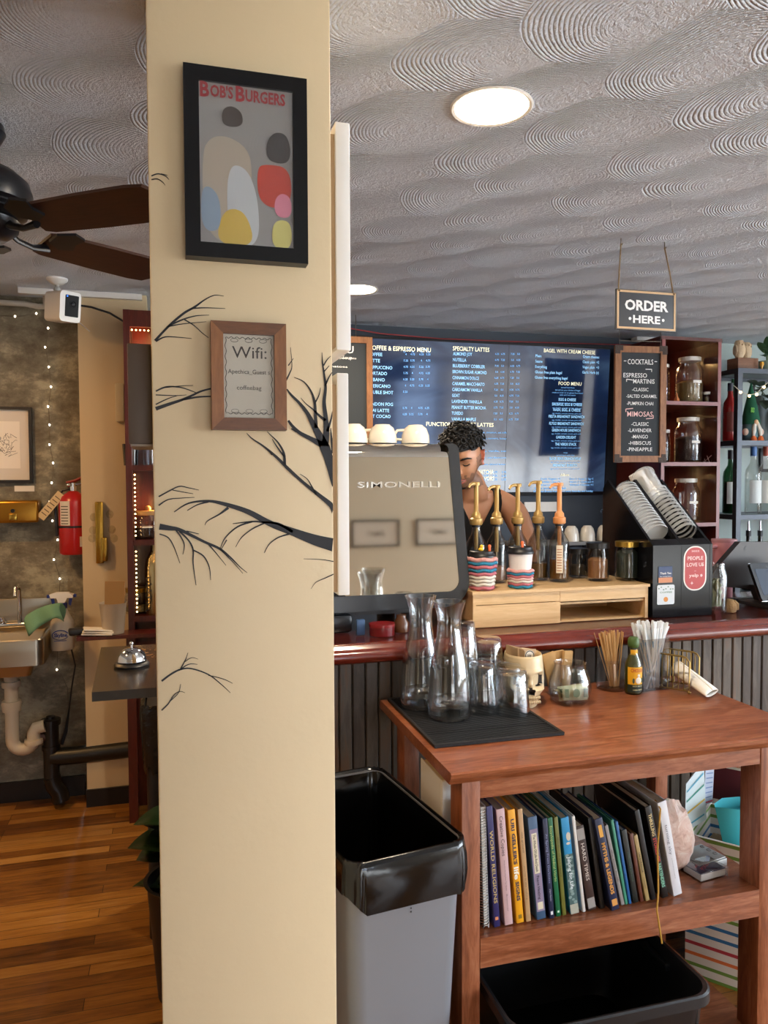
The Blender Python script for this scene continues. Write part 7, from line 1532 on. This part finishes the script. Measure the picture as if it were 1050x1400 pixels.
# head
HC = Vector((1.150, 2.945, 1.672)); hy, hp_ = radians(33), radians(27)
fh0 = Vector((-sin(hy), -cos(hy), 0)); HF = fh0*cos(hp_)-Vector((0, 0, 1))*sin(hp_); HU = Vector((0, 0, 1))*cos(hp_)+fh0*sin(hp_); HL = HU.cross(HF)
HM = Matrix(((HL.x, HF.x, HU.x, HC.x), (HL.y, HF.y, HU.y, HC.y), (HL.z, HF.z, HU.z, HC.z), (0, 0, 0, 1)))   # local: x = left ear, y = forward, z = up
def headpt(i, j, NI=40, NJ=48):
    th = pi*i/(NI-1); ph = 2*pi*j/NJ; x, y, z = sin(th)*cos(ph), sin(th)*sin(ph), cos(th)
    X, Y, Z = x*.076, y*.098, z*.118
    if z < 0: X *= 1-.36*(-z)**1.3; Y *= 1-.12*(-z); Y += .022*(-z)*(1 if y > -.2 else .0)
    if y > .3: Y = min(Y, .086+.012*max(0, -z)+.004*x*x) if z < .5 else Y
    g = lambda cx_, cz_, s_, d: d*math.exp(-((X-cx_)/s_)**2-((Z-cz_)/s_)**2) if y > 0 else 0
    Y += g(.031, .010, .016, -.011)+g(-.031, .010, .016, -.011)+g(.030, .034, .018, .007)+g(-.030, .034, .018, .007)+g(.045, -.022, .022, .005)+g(-.045, -.022, .022, .005)+g(0, -.058, .018, .005)+g(0, -.096, .022, .008)
    return (X, Y, Z)
hb = MB(); hb.grid(40, 48, headpt, HM, closev=True, capu=True)
nb = MB(HM); nb.grid(9, 10, lambda i, j: ((.0075+.0095*(i/8)**1.5)*cos(2*pi*j/10)*(1 if i < 8 else .55), .078+.026*(i/8)**1.1*(1 if i < 8 else .72)+(.010+.004*(i/8))*sin(2*pi*j/10)-.008, .026-.058*i/8-(0 if i < 8 else .004)), closev=True, capu=True)
eb = MB(HM)
for sx_ in (1, -1):
    eb.tube([(sx_*(.078+.012*sin(a*.5+.4)), -.012-.020*cos(a), -.004+.031*sin(a)) for a in [radians(-100+22*k) for k in range(14)]], [.006]*14, 8)
    eb.sph((sx_*.077, -.010, -.002), .018, (.35, .75, 1.3)); eb.sph((sx_*.080, -.006, -.031), .0085)
for m_ in (hb, nb, eb):
    me = bpy.data.meshes.new('head'); bmesh.ops.recalc_face_normals(m_.bm, faces=m_.bm.faces[:]); m_.bm.to_mesh(me); m_.bm.free(); meshes.append(me)
bm = bmesh.new()
for m_ in meshes: bm.from_mesh(m_); bpy.data.meshes.remove(m_)
me = bpy.data.meshes.new('body'); bm.to_mesh(me); bm.free()
tmp = bpy.data.objects.new('body', me); COL.objects.link(tmp)
rm_ = tmp.modifiers.new('remesh', 'REMESH'); rm_.mode = 'VOXEL'; rm_.voxel_size = .0062; sm = tmp.modifiers.new('smooth', 'SMOOTH'); sm.factor = .5; sm.iterations = 3
body_me = evaluated(tmp); bpy.data.objects.remove(tmp); bpy.data.meshes.remove(me)
person = thing('person', 'dark haired person in black tank top looking down behind the espresso machine', 'person', PB)
def skin_mat(name, col, var):
    q = NT(name); f = q.noise(q.co(), 14, 4, .6); c = lin(col); q.l(q.mix(f, [x*(1-var) for x in c[:3]]+[1], [min(1, x*(1+var)) for x in c[:3]]+[1]), q.b.inputs['Base Color']); q.b.inputs['Roughness'].default_value = .42
    q.b.inputs['Subsurface Weight'].default_value = .12; q.b.inputs['Subsurface Radius'].default_value = (.012, .005, .003); return q.m
m_skin = skin_mat('skin', 'c48f6e', .06); m_stub = skin_mat('stubble', '8f6a54', .12); m_ear = skin_mat('ear_skin', 'c0705a', .06)
HI = HM.inverted()
body_me.materials.clear()
for q in (m_skin, m_stub, m_ear): body_me.materials.append(q)
for p_ in body_me.polygons:
    c = HI @ p_.center; p_.use_smooth = True; p_.material_index = 0
    if c.length < .17 and c.y > -.015 and abs(c.x) < .09:
        jaw = c.z < -.045+.010*sin(c.x*300) and c.z > -.13 and not (abs(c.x) < .024 and abs(c.z+.066) < .009); side = abs(c.x) > .056 and -.06 < c.z < .02 and c.y < .045
        if (jaw and not (c.y > .08 and c.z > -.052 and abs(c.x) > .03)) or side: p_.material_index = 1
    if abs(c.x) > .079 and abs(c.z) < .05 and -.05 < c.y < .02: p_.material_index = 2
body_me.name = 'body'
# clothing taken off the body surface
def garment(name, test, m_, off, sol=.003):
    bm = bmesh.new(); bm.from_mesh(body_me); bm.normal_update()
    kill = [f for f in bm.faces if not test(f.calc_center_median())]; bmesh.ops.delete(bm, geom=kill, context='FACES')
    for _ in range(8):
        new = {}
        for v in bm.verts:
            nb_ = [e.other_vert(v).co for e in v.link_edges if e.is_boundary]
            if len(nb_) == 2: new[v] = v.co*.4+(nb_[0]+nb_[1])*.3
        for v, c in new.items(): v.co = c
    for v in bm.verts: v.co += v.normal*off
    for v in bm.verts: v.co -= PB
    me = bpy.data.meshes.new(name); bm.to_mesh(me); bm.free(); me.materials.clear(); me.materials.append(m_)
    for p_ in me.polygons: p_.use_smooth = True; p_.material_index = 0
    o = bpy.data.objects.new(name, me); COL.objects.link(o); o.parent = person; s_ = o.modifiers.new('thickness', 'SOLIDIFY'); s_.thickness = sol; s_.offset = 1; return o
def tank(c):
    if c.z > 1.62 or c.z < .93: return False
    x = c.x-1.235
    if c.z < 1.27: return abs(x) < .185 and c.y > 2.98
    front = c.y < 3.08
    arm = .165-.55*(c.z-1.27) if c.z < 1.40 else .108
    neck = (.0 if c.z < 1.385 else min(.075, .02+.5*(c.z-1.385))) if front else (0 if c.z < 1.50 else .06)
    return abs(x) < arm and abs(x) > neck-.001 and c.y > 2.93 and c.z < 1.575
garment('tank_top', tank, mat('black_cotton', '121214', .9), .004)
garment('trousers', lambda c: .06 < c.z < .97 and c.y > 3.0, mat('dark_denim', '1d2230', .9), .006)
garment('shoes', lambda c: c.z <= .085, m_black, .010)
for v in body_me.vertices: v.co -= PB
bo = bpy.data.objects.new('body', body_me); COL.objects.link(bo); bo.parent = person
# face details
HL_ = Matrix.Translation(-PB) @ HM
m_hair = mat('black_hair', '0e0b0a', .55)
for sx_ in (1, -1): MB(HL_).tube([(sx_*.012, .092, .030), (sx_*.024, .095, .037), (sx_*.040, .088, .038), (sx_*.054, .074, .030)], [.003, .0055, .005, .0025], 8, flat=.7).build('eyebrow', m_hair, person); MB(HL_).tube([(sx_*.018, .083, .008), (sx_*.026, .0865, .0045), (sx_*.036, .0845, .0045), (sx_*.046, .077, .008)], [.0014, .0026, .0026, .0014], 6).build('eyelashes', m_hair, person)
MB(HL_).tube([(-.026, .088, -.060), (-.014, .098, -.066), (0, .1005, -.068), (.014, .098, -.066), (.026, .088, -.060)], [.002, .0045, .0055, .0045, .002], 8).build('lower_lip', mat('lips', 'a8645a', .45), person)
MB(HL_).tube([(-.026, .089, -.057), (-.012, .0985, -.055), (0, .1015, -.056), (.012, .0985, -.055), (.026, .089, -.057)], [.0015, .0035, .004, .0035, .0015], 8).build('upper_lip', mat('lips'), person)
MB(HL_).tube([(-.020, .092, -.0595), (0, .0995, -.0612), (.020, .092, -.0595)], [.001, .0028, .001], 6).build('teeth', m_white, person)
# hair: close sides and a mop of curls
r2 = random.Random(31); mb = MB(HL_)
def cap(i, j):
    x, y, z = headpt(i, j, 30, 40); k = 1.07+.05*noise.noise(Vector((x, y, z))*60); return (x*k, y*k-.006, z*k+.006)
lim = lambda x, y, z: z > .048+.25*max(0, y) or (y < -.02 and z > -.075)
fs = []; g = [[cap(i, j) for j in range(40)] for i in range(30)]
for i in range(29):
    for j in range(40):
        q4 = [g[i][j], g[i+1][j], g[i+1][(j+1) % 40], g[i][(j+1) % 40]]; c = [sum(p[k] for p in q4)/4 for k in range(3)]
        if lim(*c): mb._add(q4, [(0, 1, 2, 3)])
bmesh.ops.remove_doubles(mb.bm, verts=mb.bm.verts[:], dist=.0002)
mb.build('short_hair', mat('black_hair'), person, smooth=80)
mb = MB(HL_)
for k in range(460):
    th = math.acos(1-r2.random()*1.05); ph = r2.uniform(0, 2*pi); d = Vector((sin(th)*cos(ph), sin(th)*sin(ph), cos(th)))
    p0 = Vector((d.x*.080, d.y*.100-.004, d.z*.122)); 
    if p0.z < .045+.35*max(0, p0.y): continue
    t1 = d.orthogonal().normalized(); t1.rotate(Matrix.Rotation(r2.uniform(0, 6.3), 3, d)); t2 = d.cross(t1); R0 = r2.uniform(.006, .011); turns = r2.uniform(1.2, 2.2); n = 15; lenc = r2.uniform(.014, .034)
    mb.tube([p0+d*(.002+lenc*i/n)+(t1*cos(turns*2*pi*i/n)+t2*sin(turns*2*pi*i/n))*R0 for i in range(n+1)], [.0032]*n+[.001], 5)
mb.build('curly_hair', m_hair, person, smooth=80, kind='stuff')

# ------------------------------------------------------------------ details belong to the part they sit on
UNDER = {'spine_lettering': 'spine', 'spine_panel': 'spine', 'pebble_picture': 'spine', 'cloud_picture': 'spine', 'menu_headings': 'screen_glass', 'menu_items': 'screen_glass', 'menu_small_print': 'screen_glass', 'screen_seam': 'screen_glass',
         'chalk_lettering': 'chalk_panel', 'pink_lettering': 'chalk_panel', 'chalk_stroke': 'chalk_panel', 'sign_lettering': 'sign_board', 'wood_border': 'sign_board', 'lens': 'lens_panel', 'status_light': 'lens_panel', 'label_print': ('instruction_label', 'nutrition_label'),
         'note_lettering': 'note_paper', 'scroll_border': 'note_paper', 'colour_patch': 'poster_print', 'title_lettering': 'poster_print', 'ink_lines': ('drawing_paper', 'mat_board'), 'duck_beak': 'duck_stopper', 'red_lettering': 'yellow_label', 'white_picture': 'yellow_label', 'dark_picture': 'yellow_label',
         'pale_lettering': 'dark_band', 'lid_knob': 'lid', 'sticker_lettering': ('red_field', 'blue_field'), 'green_lettering': 'white_field', 'orange_dot': 'white_field', 'emblem_print': 'round_emblem', 'card_lettering': 'top_card', 'lid_marks': 'box_lid', 'printed_stripe': 'sheet', 'rib': 'tote_body', 'grip': 'tote_body',
         'strip_light': 'light_strip', 'bulb': 'lead_wire', 'flower_print': 'tumbler_body', 'scroll_engraving': 'bottle_body', 'tablet_screen': 'customer_tablet', 'silver_edge': 'customer_tablet', 'screen_emblem': 'screen_back', 'raised_lettering': 'steel_panel', 'bottle_label': 'glass_body', 'jar_label': 'glass_body', 'blue_logo': 'bottle', 'lock': 'cabinet', 'sight_plate': 'cabinet',
         'blue_print': 'straw_wrapper', 'wrapper_end': 'straw_wrapper', 'green_print': 'bill_paper', 'pump_tube': 'pump', 'clover': 'green_hat', 'specks': 'bin_body', 'mat_ribs': 'mat_base', 'mat_border': 'mat_base', 'owl_face': 'owl_body', 'owl_wing': 'owl_body'}
base = lambda o: o.name.split('.')[0]
CH = {}
for o in bpy.data.objects:
    if o.parent: CH.setdefault(o.parent, []).append(o)
for root, ch in list(CH.items()):
    if root.parent: continue
    for o in ch:
        w_ = UNDER.get(base(o))
        if not w_: continue
        w_ = (w_,) if isinstance(w_, str) else w_
        host = next((c for c in ch if base(c) in w_ and c is not o and c.parent is root), None)
        if host and host.matrix_basis == Matrix(): o.parent = host
